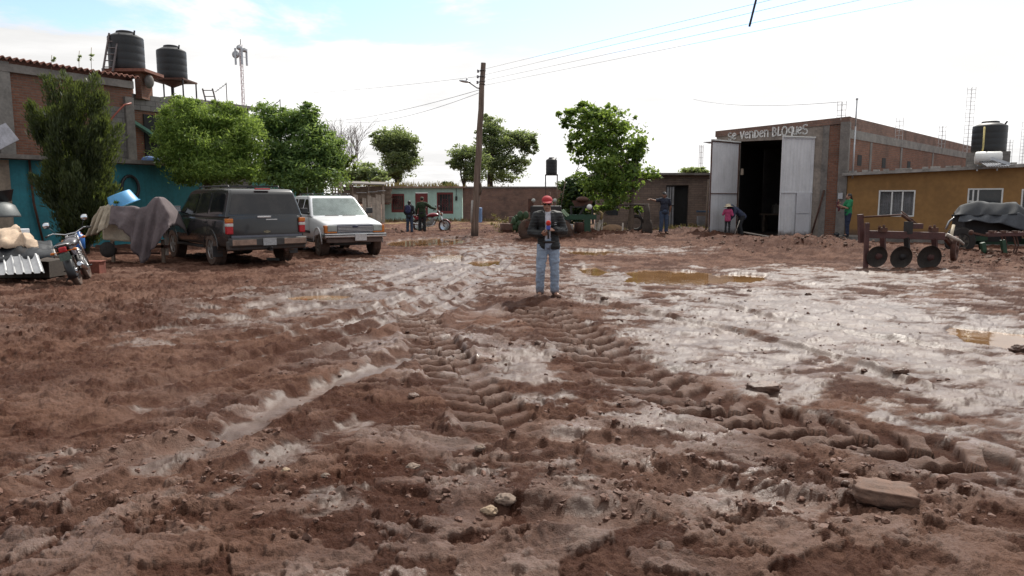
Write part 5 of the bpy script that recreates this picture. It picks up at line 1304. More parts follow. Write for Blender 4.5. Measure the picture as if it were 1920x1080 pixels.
    for s in (-1, 1):
        b = MB(); b.tube([(.80, s * .395, 1.015), (.895, s * .33, 1.043)], .019, 8); b.tube([(.88, s * .42, 1.03), (.97, s * .28, 1.06)], .006, 5); b.build('grip', m_black, hb)
        b = MB(); b.tube([(.94, s * .24, 1.05), (.93, s * .32, 1.2)], .006, 5); b.lathe([(.062, -.012), (.068, 0), (.05, .014)], 16, (.93, s * .34, 1.235), R=Matrix.Rotation(-PI / 2, 3, 'Y')); mm = b.build('mirror', m_black, t)
        b = MB(); b.lathe([(.056, .0), (.055, .002)], 16, (.915, s * .34, 1.235), R=Matrix.Rotation(-PI / 2, 3, 'Y')); b.build('mirror_glass', M('sky_mirror', (.75, .8, .85), .05, .05, 2, 0, metal=1.0), mm)
        for x, z in ((1.12, .86), (-.30, .70)):
            b = MB(); b.tube([(x, s * .05, z), (x, s * .16, z)], .008, 5); b.ball((x, s * .185, z), (.03, .04, .026)); b.build('turn_signal', m_amber, t)
    b = MB(); b.lathe([(.03, -.10), (.075, -.05), (.088, 0), (.085, .012)], 20, (1.15, 0, .86), R=Matrix.Rotation(PI / 2, 3, 'Y')); hl2 = b.build('headlamp', m_black, t)
    b = MB(); b.lathe([(.078, .012), (.06, .026), (.01, .032)], 20, (1.15, 0, .86), R=Matrix.Rotation(PI / 2, 3, 'Y')); b.build('lens', m_clear, hl2)
    b = MB(); b.box((-.335, 0, .735), (.07, .13, .10)); b.build('tail_lamp', m_red, t, mods=[('BEVEL', dict(width=.025, segments=3))])
    b = MB(); b.box((-.355, 0, .60), (.012, .19, .13), R=Matrix.Rotation(-.2, 3, 'Y')); b.build('number_plate', M('dull_plate', (.10, .15, .13), .5, .3, 20), t)
    b = MB(); b.tube([(-.32, .13, .80), (-.40, .10, .83), (-.40, -.10, .83), (-.32, -.13, .80), (-.1, -.14, .80)], .012, 6); b.build('grab_rail', m_chrome, t)
    b = MB(); b.tube([(.42, .10, .28), (.38, .30, .06 - .0)], .012, 6); b.build('side_stand', m_iron, t)
    for s in (-1, 1):
        b = MB(); b.tube([(.50, s * .10, .30), (.50, s * .25, .31)], .014, 6); b.build('foot_peg', m_black, t)
    return t
motorcycle('motorcycle', 'dark motorcycle with a red tail lamp leaning on its stand by the scrap sheets', G(149, 533) + Vector((0, 0, -.03)), rad(113), rad(14), M('dark_tank_paint', (.05, .045, .055), .3, .2, 3, .02, coat=.4))
motorcycle('motorcycle', 'red motorcycle held by the man in green before the mint house', Vector((-4.55, 35.3, 0)), rad(-8), rad(4), M('dark_red_paint', (.22, .015, .03), .3, .2, 3, .02, coat=.4))
# ------------------------------------------------------------------ water tanks, ladders, masts
m_tank = M('black_tank_plastic', (.011, .012, .014), .5, .25, 2, .05, 40)
def tank_prof(r, h):
    p = [(r * .96, 0), (r, .04)]
    for k in range(4):
        z = .06 + (h * .80 - .06) * (k + 1) / 4; p += [(r, z - .05), (r * .988, z - .02), (r, z + .01)]
    return p + [(r * .97, h * .84), (r * .62, h * .92), (r * .50, h * .935)]
def water_tank(label, loc, r, h, extra=None, cat='water tank'):
    t = thing('water_tank', label, cat, loc, 0)
    b = MB(); b.lathe(tank_prof(r, h), 36); b.build('tank_body', m_tank, t, sharp=40)
    b = MB(); b.lathe([(r * .50, h * .925), (r * .52, h * .95), (r * .50, h * .985), (r * .40, h), (.01, h * 1.01)], 28); b.build('lid', m_tank, t, sharp=40)
    b = MB(); b.tube([(r * .7, -.2, h * .86), (r * .8, -.25, h * .98)], .03); b.build('vent_pipe', m_tank, t)
    return t
p = V(239, 133, 26.4); water_tank('large black water tank on the tiled roof beside a leaning ladder', p, .585, 1.36)
t_ = thing('tank_platform', 'low brick platform carrying the black tank by the ladder', 'platform', p)
b = MB(); b.box((.16, .1, -.06), (1.5, 1.4, .10)); b.build('deck', m_tile, t_)
for x in (-.2, .5):
    b = MB(); b.box((x, .1, -.55), (.22, .8, .88)); b.build('pier', m_brick, t_)
b = MB(); b.ball((.80, -.1, -.38), (.16, .16, .24)); o = b.build('clay_jar', m_conc_d); o.location = p; tag(o, 'rounded grey jar under the edge of the first tank platform', 'jar')
p2 = V(324, 150, 29.6); water_tank('black water tank on thin steel legs, right of the ladder tank', p2, .555, 1.33)
t_ = thing('tank_stand', 'thin legged steel stand carrying the black tank behind the light green tree', 'stand', p2)
b = MB(); b.box((0, 0, -.04), (1.4, 1.3, .06)); b.lathe([(.05, -.3), (.55, -.07)], 20); b.build('platform', m_rust, t_)
for sx in (-1, 1):
    for sy in (-1, 1):
        b = MB(); b.bar((sx * .66, sy * .6, -.07), (sx * .66, sy * .6, -1.3), .045); b.build('leg', m_iron, t_)
b = MB(); b.bar((-.03, 0, -.2), (-.03, 0, -1.3), .09); b.build('centre_post', m_iron, t_)
p3 = V(1034, 327, 52); water_tank('small distant black water tank on a tall thin stand beyond the brick wall', p3, .40, 1.2)
t_ = thing('tank_stand', 'tall thin stand under the distant black tank beyond the brick wall', 'stand', p3)
b = MB(); b.box((0, 0, -.04), (.9, .9, .06)); b.build('platform', m_iron, t_)
for sx in (-1, 1):
    for sy in (-1, 1):
        b = MB(); b.bar((sx * .42, sy * .4, -.07), (sx * .42, sy * .4, -p3.z), .04); b.build('leg', m_iron, t_)
p4 = V(1853, 285, 27.3); water_tank('black water tank with a cone top on the ochre house roof', p4, .565, 1.13)
b = MB(); b.box((0, 0, 0), (1.0, 1.0, p4.z - 2.72)); o = b.build('block_pedestal', m_block); o.location = (p4.x, p4.y, 2.72 + (p4.z - 2.72) / 2); tag(o, 'grey block pedestal under the black tank on the ochre house', 'pedestal')
b = MB(); a0 = V(1846, 238, 26.6); a1 = V(1838, 309, 26.2); b.tube([a0, (a0 + a1) / 2 + Vector((.02, -.02, 0)), a1], .028, 6); o = b.build('yellow_hose', M('faded_yellow_hose', (.42, .34, .12), .6)); tag(o, 'yellow hose hanging down the black tank on the ochre house', 'hose')
ps = V(1853, 296, 25.9); t_ = thing('solar_heater', 'white solar water heater drum with slanting glass tubes on the ochre roof', 'solar heater', ps, rad(-28))
b = MB(); b.lathe([(.05, -.42), (.19, -.40), (.22, -.36), (.22, .36), (.19, .40), (.05, .42)], 26, (0, 0, 0), 'X'); b.build('drum', m_whitep, t_, sharp=40)
b = MB()
for k in range(9): b.tube([(-.30 + k * .075, -.10, -.10), (-.02 + k * .075, -.75 + .2, -.34)], .026, 7)
b.build('glass_tubes', m_chrome, t_)
for x in (-.3, .3):
    b = MB(); b.bar((x, .1, -.1), (x, .1, -.45), .04); b.build('leg', m_galv, t_)
qa, qb = V(1858, 297, 25.3), V(1892, 308, 25.3)
b = MB(); b.bar(qa, qb, .10, .10); o = b.build('collector_rail', m_galv); o.parent = None; tag(o, 'bright metal rail lying beside the white heater drum', 'rail')

def ladder(label, a, b_, w, rungs, mat):
    a, b_ = Vector(a), Vector(b_); t = thing('ladder', label, 'ladder', a); d = b_ - a; s = Vector((w, 0, 0))
    for q in (-.5, .5):
        m = MB(); m.bar(s * q, d + s * q, .05); m.build('rail', mat, t)
    for k in range(rungs):
        m = MB(); f = (k + .7) / rungs; m.tube([d * f - s * .5, d * f + s * .5], .02, 6); m.build('rung', mat, t)
m_lad = M('grey_wood_ladder', (.16, .14, .14), .8)
ladder('wooden ladder leaning on the black tank above the tiled roof', V(202, 134, 25.7), V(214, 62, 25.9), .34, 6, m_lad)
ladder('short slanting ladder top showing above the light green tree', V(398, 200, 29.8), V(389, 166, 29.8), .40, 3, m_lad)

# cell mast far behind the trees
tb = V(464, 372, 120); tb.z = 0
t_ = thing('radio_mast', 'distant red and white lattice mast with dish antennas on top', 'mast', tb)
b = MB(); H = 26.2; n = 26
for k in range(3):
    a = 2 * PI * k / 3; b.bar((.32 * math.cos(a), .32 * math.sin(a), 0), (.22 * math.cos(a), .22 * math.sin(a), H), .08)
for i in range(n):
    z = H * i / n
    for k in range(3):
        a, c = 2 * PI * k / 3, 2 * PI * (k + 1) / 3; b.bar((.3 * math.cos(a), .3 * math.sin(a), z), (.3 * math.cos(c), .3 * math.sin(c), z + H / n), .05); b.bar((.3 * math.cos(a), .3 * math.sin(a), z), (.3 * math.cos(c), .3 * math.sin(c), z), .045)
b.build('lattice', M('pale_mast_paint', (.62, .55, .57), .6), t_, fix=False)
for x, z, r in ((-.75, 24.6, .6), (.65, 25.3, .35), (-.2, 25.7, .4)):
    b = MB(); b.lathe([(r, 0), (r * .9, .25), (r * .3, .4)], 18, (x, -.3, z), 'Y'); b.build('dish', m_galv, t_)
for k in range(4):
    a = 2 * PI * k / 4 + .5; b = MB(); b.box((.85 * math.cos(a), .85 * math.sin(a), 24.3), (.28, .2, 2.6)); b.bar((0, 0, 24.3), (.85 * math.cos(a), .85 * math.sin(a), 24.3), .07); b.build('panel_antenna', m_galv, t_)
b = MB(); b.tube([(0, 0, H), (0, 0, H + .9)], .06); b.build('lightning_rod', m_iron, t_)
b = MB(); b.box((0, 0, 8.9), (1.4, 1.0, .2)); b.build('service_ring', m_galv, t_)
for px, py, lb in ((525, 186, 'thin television aerial above the dark bushy tree'), (424, 155, 'faint short aerial between the two ladders and the mast')):
    pa = V(px, py, 33); t_ = thing('aerial', lb, 'aerial', (pa.x, pa.y, 2.9))
    b = MB(); b.tube([(0, 0, 0), (0, 0, pa.z - 2.9)], .02, 6); b.build('pole', m_iron, t_)
    b = MB(); z = pa.z - 2.95
    b.bar((-.5, 0, z - .35), (0, 0, z), .02)
    for k in range(5): b.bar((-.5 + k * .12, -.12, z - .35 + k * .084), (-.5 + k * .12, .12, z - .35 + k * .084), .012)
    b.build('antenna', m_iron, t_)
tb = V(1312, 372, 150); tb.z = 0
def lattice(name, label, loc, z0, z1, w, step, th, mat, cat, group=None, legs=4):
    t = thing(name, label, cat, loc, .3, group); b = MB(); cs = [(w / 2 * sx, w / 2 * sy) for sx, sy in ((-1, -1), (1, -1), (1, 1), (-1, 1))]
    for x, y in cs: b.bar((x, y, z0), (x, y, z1), th)
    z = z0 + step
    while z < z1:
        for (x, y), (u, v) in zip(cs, cs[1:] + cs[:1]): b.bar((x, y, z), (u, v, z), th * .7)
        z += step
    b.build('lattice', mat, t, fix=False)
m_faint = M('pale_steel', (.50, .49, .50), .6)
lattice('radio_mast', 'very faint thin mast on the horizon beside the workshop gate', tb, 0, 12.5, .55, 1.1, .07, m_faint, 'mast')
GR = 'bare reinforcement cages rising from the workshop walls'
for px, py0, py1, w, lb in ((1577, 226, 190, .22, 'short pale reinforcement cage at the workshop corner'), (1686, 245, 220, .20, 'short reinforcement cage on the side wall left of the tall one'), (1766, 262, 236, .20, 'short reinforcement cage just left of the tallest one'), (1814, 272, 164, .26, 'tallest pale reinforcement cage above the workshop side wall'), (1891, 300, 262, .20, 'short reinforcement cage right of the black tank'), (1917, 300, 228, .22, 'tall reinforcement cage at the far end of the workshop side wall')):
    s = max(0.0, (px - 1578) / 342.0) ; Yq = 28.9 + 15 * s ** 1.35
    k0, k1 = V(px, py0, Yq), V(px, py1, Yq); lattice('reinforcement_cage', lb, (k0.x, k0.y, 0), k0.z - (.4 if px > 1600 else 0), k1.z, w, .20, .013, m_faint, 'steel cage', GR)

# ------------------------------------------------------------------ the wooden pole, its lamp and the wires
pb_, pt_ = G(888, 446), V(906, 118, 30.0); pb_ = Vector((pb_.x, 30.0, -.3))
t_ = thing('utility_pole', 'tall leaning wooden pole with a street lamp and insulators', 'pole', pb_)
d = pt_ - pb_; b = MB(); n = 16
b.tube([d * (i / n) + Vector((.012 * math.sin(i * 1.7), 0, 0)) for i in range(n + 1)], [.165 - .065 * i / n for i in range(n + 1)], 14)
t = NT('pole_timber'); c = t.co(); mp = t.node('ShaderNodeMapping'); mp.inputs['Scale'].default_value = (9, 9, .5); t.link(c, mp.inputs[0])
n1 = t.noise(2, 6, .65, mp.outputs[0]); sp = t.node('ShaderNodeSeparateXYZ'); t.link(c, sp.inputs[0])
cc = t.mix(t.ramp(n1, .3, .7), (.085, .058, .045), (.21, .155, .125))
wet = t.math('SUBTRACT', 1.0, t.ramp(t.math('ADD', sp.outputs[2], t.math('MULTIPLY', n1, .3)), .55, 1.0)); cc = t.mix(t.math('MULTIPLY', wet, .8), cc, (.045, .028, .022))
t.link(cc, t.b.inputs['Base Color']); t.b.inputs['Roughness'].default_value = .9; t.bump(n1, .5, .02)
b.build('shaft', t.mat, t_, sharp=60)
at = lambda f: d * f
b = MB(); b.tube([at(.125) + Vector((-.15, -.07, 0)), at(.25) + Vector((-.145, -.06, 0))], .05, 8); b.build('old_cable_cover', M('flaking_white_band', (.36, .34, .32), .8, .3, 6), t_)
for f in (.885, .90, .925, .958):
    b = MB(); b.tube([at(f) + Vector((.118 * math.cos(a), .118 * math.sin(a), 0)) for a in np.linspace(0, 2 * PI, 17)], .014, 5, False); b.build('steel_band', m_iron, t_)
for f in (.895, .925, .955):
    b = MB(); b.lathe([(.03, -.06), (.05, -.04), (.032, 0), (.05, .04), (.03, .06)], 12, at(f) + Vector((-.19, -.05, 0))); b.bar(at(f) + Vector((-.19, -.05, 0)), at(f), .02); b.build('insulator', M('grey_porcelain', (.16, .15, .17), .3), t_)
b = MB(); b.tube([at(.862) + Vector((-.08, -.05, 0)), at(.862) + Vector((-.20, -.08, .02)), at(.862) + Vector((-.50, -.12, .22))], .025, 7); arm = b.build('lamp_arm', m_iron, t_)
b = MB(); R_ = Matrix.Rotation(rad(8), 3, 'Y'); b.ball(at(.862) + Vector((-.68, -.14, .27)), (.24, .10, .055), 16, 8, R_); b.lathe([(.03, 0), (.035, .05), (.02, .10)], 10, at(.862) + Vector((-.60, -.14, .31))); b.build('lamp_head', m_galv, arm)
b = MB(); b.tube([at(.28) + Vector((.14, -.07, 0)), at(.30) + Vector((.20, -.07, .10)), at(.32) + Vector((.15, -.07, .2))], .05, 6); b.build('knot', m_bark, t_)
m_wire = M('power_wire', (.10, .10, .13), .5)
def wire(name, label, a, c, sag, r=.010, group='overhead wires'):
    a, c = Vector(a), Vector(c); b = MB(); n = 24
    b.tube([a.lerp(c, i / n) - Vector((0, 0, 4 * sag * (i / n) * (1 - i / n))) for i in range(n + 1)], r, 4, False); o = b.build(name, m_wire, fix=False); tag(o, label, 'wire', group)
top_ = lambda f: pb_ + d * f
def beyond(p0, p1, k): return p0 + (p1 - p0) * k
for f, (px, py), lb in ((.958, (1395, 12), 'uppermost of the three wires running over the yard from the pole'), (.927, (1412, 23), 'middle of the three wires running over the yard from the pole'), (.897, (1407, 44), 'lowest of the three wires running over the yard from the pole')):
    p0 = top_(f) + Vector((-.19, -.05, 0)); p1 = V(px, py, 18.6); wire('power_wire', lb, p0, beyond(p0, p1, 2.1), .0, .005)
p0 = top_(.88) + Vector((.1, 0, 0)); wire('power_wire', 'separate thinner wire below the three, crossing above the workshop', p0, beyond(p0, V(1570, 28, 19.5), 1.9), .0, .005)
p0 = top_(.86); wire('power_wire', 'drooping wire from the pole to the left, towards the dark tree', p0, V(600, 228, 60), .3, .010)
p0 = top_(.845); wire('power_wire', 'lower drooping wire from the pole to the left, above the bare tree', p0, V(640, 228, 62), .5, .010)
p0 = top_(.93); wire('power_wire', 'high faint wire from the pole to the left, over the cell mast', p0, V(560, 175, 60), .1, .007)
p0 = V(1576, 191, 28.9); wire('power_wire', 'fine service wire from the workshop mast to the left', p0, V(1300, 186, 60), .3, .010)
b = MB(); b.bar(V(1419, -6, 18.3), V(1405, 50, 18.6), .045, .03); o = b.build('wire_spacer', m_iron); tag(o, 'dark spacer bar hanging across the three wires', 'spacer bar')

# ------------------------------------------------------------------ covered cart by the teal wall
YC = 18.0
t_ = thing('hand_cart', 'cream tub on a low wheeled frame under a brown cloth', 'cart', V(250, 372, 18.6).xy.to_3d())
def W_(px, py, Y): return V(px, py, Y)
b = MB(); f0 = [W_(176 + 14, 398, YC + .05), W_(252, 398, YC + .05), W_(244, 454, YC + .05), W_(191, 450, YC + .05)]; back = Vector((.05, .85, 0))
b.prism(f0, back); b.build('tub', M('cream_plastic', (.46, .40, .30), .5, .25, 3, stain=.4), t_, world=True, mods=[('BEVEL', dict(width=.05, segments=3))])
b = MB(); b.bar(W_(180, 462, YC + .1), W_(318, 462, YC + .1), .07); b.bar(W_(180, 462, YC + .9), W_(318, 462, YC + .9), .07); b.bar(W_(200, 475, YC + .2), W_(300, 475, YC + .2), .05); b.build('frame', m_rust, t_, world=True)
for px, Y in ((205, YC + .1), (300, YC + .1), (205, YC + .9), (300, YC + .9)):
    q = W_(px, 372, Y); b = MB(); b.bar((q.x, q.y, -.05), (q.x, q.y, .55), .07); b.build('leg', m_wood, t_, world=True)
b = MB(); b.bar(W_(310, 398, YC + .2), W_(313, 478, YC + .2), .09, .06); b.build('end_board', m_paleplank, t_, world=True)
b = MB(); b.lathe([(.05, -.04), (.20, -.04), (.20, .04), (.05, .04)], 24, W_(203, 468, YC + .1), 'Y'); b.build('wheel', m_tyre, t_, world=True)
def cloth(name, label, top, hem, depth, mat, Y, folds, seed, drop_back=.35):
    """top: (px,py) along the ridge, hem: (px,py) along the lower front edge, same count; the cloth runs from behind, over the ridge and down"""
    k = 40; r = np.random.RandomState(seed)
    itp = lambda pts, f: (np.interp(f, np.linspace(0, 1, len(pts)), [p[0] for p in pts]), np.interp(f, np.linspace(0, 1, len(pts)), [p[1] for p in pts]))
    P = []; m = 26
    for i in range(k + 1):
        f = i / k; tx, ty = itp(top, f); hx_, hy_ = itp(hem, f)
        A_ = W_(tx, ty, Y); B_ = W_(hx_, hy_, Y - .12)
        for j in range(m + 1):
            g = j / m
            if g < .38:
                q = A_ + Vector((0, depth * (1 - g / .38), -drop_back * (1 - g / .38) ** 2 + .02 * math.sin(f * 19 + g * 9)))
            else:
                h = (g - .38) / .62; q = A_.lerp(B_, h); q.y += (-.10 * math.sin(h * PI * .5) + (.030 + .055 * h) * math.sin(f * folds + 1.3 * math.sin(f * 7 + seed)) * min(1, h * 2.5) + .02 * h * math.sin(f * folds * 2.7 + h * 3)); q.z += .012 * math.sin(f * folds * 1.3 + h * 6)
            q = q + Vector((.02 * float(pn(np.array([f * 6.0]), np.array([g * 5.0]), 5)[0]), -.05 * abs(float(pn(np.array([f * 9.0 + seed]), np.array([g * 4.0]), 6)[0])), .03 * float(pn(np.array([f * 8.0]), np.array([g * 7.0 + seed]), 7)[0])))
            P.append(q)
    b = MB(); b.grid(P, k + 1, m + 1); o = b.build(name, mat, mods=[('SOLIDIFY', dict(thickness=.008))]); tag(o, label, 'cloth')
m_cloth = M('faded_brown_cloth', (.135, .108, .112), .95, .25, 2.5, .35, 120)
cloth('draped_cloth', 'faded grey brown cloth draped over the cart, hanging to a point', [(209, 385), (232, 386), (252, 389), (262, 392), (274, 386), (290, 371), (298, 368), (308, 384), (316, 400), (323, 422)], [(208, 420), (222, 424), (236, 430), (248, 452), (258, 478), (272, 495), (284, 478), (296, 462), (308, 440), (323, 426)], .9, m_cloth, YC - .12, 30, 3)
cloth('draped_cloth', 'beige cloth hanging off the left end of the cart', [(189, 387), (198, 386), (211, 386)], [(166, 443), (186, 440), (207, 424)], .9, M('beige_cloth', (.40, .34, .26), .95, .2, 3, .3, 120), YC - .08, 16, 4)
tq = thing('washing_basin', 'blue plastic basin tipped on top of the covered cart', 'basin', W_(228, 374, YC + .3), rad(8), rot=(rad(6), rad(-22), rad(8)))
b = MB(); b.lathe([(.02, .165), (.26, .165), (.28, .15), (.36, -.14), (.39, -.15), (.39, -.165), (.35, -.16), (.34, -.15)], 30); b.build('bowl', M('sky_blue_plastic', (.09, .32, .58), .4, .1, 3, .02), tq, sharp=50)
o = leaves('herb_sprig', L_yel, None, [((0, 0, 0), (.12, .08, .07), 70)], .09, 77); o.location = W_(219, 381, YC - .02); tag(o, 'small green sprig lying by the blue basin on the cart', 'sprig')

# ------------------------------------------------------------------ scrap and odds and ends at the far left
GS = lambda px, Y: V(px, 372, Y).xy.to_3d()
t_ = thing('white_chest', 'white metal chest standing at the far left under stacked tubs', 'chest', GS(2, 15.9))
b = MB(); b.box((-.2, .3, .68), (.75, .6, .52)); b.build('cabinet', M('chest_white', (.50, .52, .55), .45, .15, 2, dirt=.3), t_, mods=[('BEVEL', dict(width=.02, segments=2))])
b = MB(); b.box((-.2, .3, .2), (.72, .56, .44)); b.build('base', m_rust, t_)
b = MB(); b.lathe([(.46, 0), (.45, .05), (.36, .26), (.22, .34), (.01, .35)], 28); o = b.build('upturned_basin', M('grey_basin_plastic', (.10, .11, .11), .5)); o.location = V(-6, 407, 16.2); tag(o, 'grey round basin upside down on the white chest', 'basin')
b = MB(); b.lathe([(.24, 0), (.34, .25), (.36, .26), (.33, .25), (.22, .02)], 24); o = b.build('black_tub', m_black); o.location = V(-2, 381, 16.3); o.rotation_euler = (.1, -.15, 0); tag(o, 'black tub sitting on the grey upturned basin', 'tub')
b = MB(); b.lathe([(.01, .0), (.30, .02), (.34, .12), (.22, .32), (.05, .40)], 22); o = b.build('red_sack', M('red_sackcloth', (.24, .03, .035), .8)); o.location = GS(46, 18.5); o.scale = (1.2, 1, 1.35); tag(o, 'dark red sack slumped beside the white chest', 'sack')
b = MB(); b.hexa([(-.9, 0, .05), (.42, .1, .05), (.42, .8, .05), (-.9, .8, .05), (-.85, .15, .44), (.36, .2, .36), (.36, .75, .38), (-.85, .75, .46)]); o = b.build('timber_pile', M('dark_old_timber', (.055, .042, .034), .9, .4, 4, .3, 40)); o.location = GS(35, 14.2); tag(o, 'low pile of old timber under a black sheet', 'timber')
def sheetcloth(name, label, cat, corners, mat, loc_amp, seed, nu=26, nv=18):
    """a crumpled sheet over four world corners (front left, front right, back right, back left)"""
    a, b1, c, e = [Vector(q) for q in corners]; P = []
    for i in range(nu + 1):
        for j in range(nv + 1):
            u, v = i / nu, j / nv; q = a.lerp(b1, u).lerp(e.lerp(c, u), v)
            q.z += loc_amp * (max(0, math.sin(u * PI)) ** .5 * max(0, math.sin(v * PI)) ** .5 * .8 + .30 * float(fbm(np.array([u * 4 + seed]), np.array([v * 3]), 5, 3)[0])); q.y += loc_amp * .3 * math.sin(u * 13 + seed)
            P.append(q)
    m = MB(); m.grid(P, nu + 1, nv + 1); o = m.build(name, mat, mods=[('SOLIDIFY', dict(thickness=.01))]); tag(o, label, cat)
sheetcloth('black_sheet', 'black plastic sheet over the timber pile behind the bright corrugated sheet', 'sheet', [V(-30, 492, 13.75), V(100, 484, 13.75), V(94, 452, 14.7), V(-30, 462, 14.7)], M('black_sheeting', (.02, .022, .026), .4), .22, 2)
sheetcloth('tan_sack', 'crumpled pale tan sacking thrown over the black sheet', 'sacking', [V(-30, 468, 14.0), V(72, 462, 14.0), V(60, 442, 14.8), V(-30, 446, 14.8)], M('tan_sacking', (.50, .38, .28), .95, .25, 4, .4, 80), .30, 6)
sheetcloth('tan_sack', 'small white rag trailing down towards the motorcycle wheel', 'rag', [V(66, 476, 14.0), V(106, 482, 14.0), V(100, 470, 14.4), V(62, 462, 14.4)], M('dirty_white_rag', (.55, .53, .50), .9), .10, 8)
b = MB(); A_, B_, C_, D_ = V(-40, 518, 13.5), V(84, 512, 13.35), V(72, 478, 13.75), V(-40, 486, 13.95); P = []
for i in range(97):
    u = i / 96; k = u * 7.5 % 1; rise = .035 * (sstep(.0, .12, k) - sstep(.22, .34, k))
    for v in (0, 1): P.append(A_.lerp(B_, u).lerp(D_.lerp(C_, u), v) + Vector((0, -.3, 1)).normalized() * float(rise))
b.grid(P, 97, 2, False); o = b.build('corrugated_sheet', M('bright_zinc_sheet', (.60, .60, .60), .5, .15, 2, .03, metal=.1), mods=[('SOLIDIFY', dict(thickness=.006))]); tag(o, 'bright white corrugated sheet propped against the scrap pile', 'metal sheet')
for i, (px, py, w) in enumerate(((104, 505, .55), (112, 513, .6), (100, 492, .5))):
    b = MB(); b.box((0, 0, 0), (w, .1, .04)); o = b.build('loose_board', m_paleplank if i == 0 else m_wood); o.location = G(px, py) + Vector((0, .5, .05 + .03 * i)); o.rotation_euler = (0, 0, .1 * i); tag(o, ['pale loose board on the ground behind the dark motorcycle', 'nearest dark loose board behind the dark motorcycle', 'dark loose board against the scrap pile'][i], 'board')
b = MB(); b.lathe([(.10, 0), (.12, .02), (.12, .26), (.09, .32), (.04, .34), (.04, .39), (.01, .39)], 16); o = b.build('blue_jug', M('blue_jug_plastic', (.03, .13, .40), .4)); o.location = V(149, 467, 16.0); tag(o, 'blue plastic jug standing behind the dark motorcycle', 'jug')
b = MB(); b.box((0, 0, .14), (.46, .26, .28)); b.box((.04, 0, .285), (.44, .24, .012)); o = b.build('red_block', M('red_clay_block', (.20, .065, .045), .9), mods=[('BEVEL', dict(width=.015, segments=2))]); o.location = GS(163, 15.4); tag(o, 'red clay block between the motorcycle and the cart', 'block')
b = MB(); b.tube([(0, 0, 0), (.03, .02, .16), (.0, .03, .3)], .03, 7); o = b.build('red_jar', M('dark_red_jar', (.20, .02, .03), .4)); o.location = V(147, 452, 16.2); o.scale = (1.6, 1.6, .6); tag(o, 'dark red cup on the blue jug by the motorcycle', 'cup')
b = MB(); b.box((0, 0, 0), (.9, .6, .03)); o = b.build('tilted_sheet', M('grey_panel_paint', (.42, .42, .46), .5)); o.location = V(2, 257, 20.0); o.rotation_euler = (rad(80), rad(-32), rad(30)); o.scale = (.7, .9, 1); tag(o, 'tilted pale grey panel at the left edge above the ledge', 'panel')
b = MB(); b.box((0, 0, 0), (.30, .14, .05)); 
t_ = thing('flat_stone', 'pale triangular slab lying under the dark car', 'stone', G(520, 490))
b = MB(); b.prism([(-.30, .05, .02), (.30, -.12, .02), (.12, .16, .02)], (0, 0, .07)); b.build('slab', m_conc, t_)

# ------------------------------------------------------------------ stones, bricks and clods lying on the mud
def rock(name, label, cat, px, py, size, mat, seed, sink=.3, blocky=0, rz=0):
    p = G(px, py); gz = ground_z(p.x, p.y); bm = bmesh.new()
    if blocky:
        bmesh.ops.create_cube(bm, size=1); bmesh.ops.subdivide_edges(bm, edges=bm.edges, cuts=9, use_grid_fill=True)
    else: bmesh.ops.create_icosphere(bm, subdivisions=4, radius=.5)
    r = random.Random(seed); off = r.uniform(0, 50)
    from mathutils import noise as mn
    for v in bm.verts:
        q = v.co.copy(); n = mn.fractal(q * 2.2 + Vector((off, off, off)), .6, 2.2, 5); 
        if blocky:
            e = max(abs(q.x), abs(q.y)), ; s = q.normalized() * .56; v.co = q.lerp(s, .22) + q.normalized() * (.15 * n)
        else: v.co = q * (1 + .34 * n)
        v.co = Vector((v.co.x * size[0], v.co.y * size[1], v.co.z * size[2]))
    me = bpy.data.meshes.new(name); bm.to_mesh(me); bm.free(); me.materials.append(mat)
    me.polygons.foreach_set('use_smooth', [True] * len(me.polygons))
    o = put(bpy.data.objects.new(name, me)); o.location = (p.x, p.y, gz + size[2] * (.5 - sink)); o.rotation_euler = (r.uniform(-.08, .08), r.uniform(-.08, .08), rz); tag(o, label, cat)
    return o
m_adobeb = M('wet_adobe_brick', (.125, .07, .048), .85, .35, 14, .6, 60)
m_clod = M('dark_wet_clod', (.105, .056, .038), .6, .4, 10, .6, 50)
m_stone = M('pale_yellow_stone', (.27, .195, .13), .85, .3, 14, .4, 40)
m_stone2 = M('grey_brown_stone', (.18, .13, .10), .85, .3, 14, .4, 40)
rock('mud_brick', 'large square mud brick lying in the wet mud, nearest to the camera', 'brick', 1655, 950, (.30, .20, .09), m_adobeb, 1, .34, 1, -.35)
rock('mud_brick', 'smaller dark brick lying beside the tractor track', 'brick', 1432, 735, (.25, .14, .085), m_clod, 2, .3, 1, -.05)
rock('mud_clod', 'dark clod beside the ochre puddle', 'clod', 1912, 664, (.22, .16, .10), m_clod, 3, .25)
for i, (px, py, s, m, lb) in enumerate(((918, 962, .085, m_stone, 'pale yellow stone in front of the pair of stones'), (948, 950, .11, m_stone2, 'grey brown stone just behind the pale yellow one'), (536, 897, .055, m_stone, 'ochre pebble left of the white pebble'), (611, 905, .05, m_stone2, 'small whitish pebble right of the ochre pebble'), (774, 878, .085, m_stone2, 'sharp grey stone half sunk in smooth mud'), (776, 745, .10, m_clod, 'dark clod left of the smooth wet patch'), (1515, 553, .12, m_clod, 'dark clod on the soaked ground beyond the ruts'), (1010, 655, .09, m_clod, 'dark clod beside the smooth wet patch'), (1133, 566, .12, m_clod, 'dark clod right of the standing man'), (1585, 918, .06, m_clod, 'small dark clod beside the large mud brick'), (900, 852, .07, m_stone2, 'greyish stone above the pair of pale stones'), (1690, 702, .14, m_clod, 'flat dark clod on the shining mud at the right'), (1405, 548, .09, m_clod, 'small dark clod in front of the wide puddle'))):
    rock('stone' if m is not m_clod else 'mud_clod', lb, 'stone' if m is not m_clod else 'clod', px, py, (s * .95, s * .78, s * .52), m, 20 + i, .25)

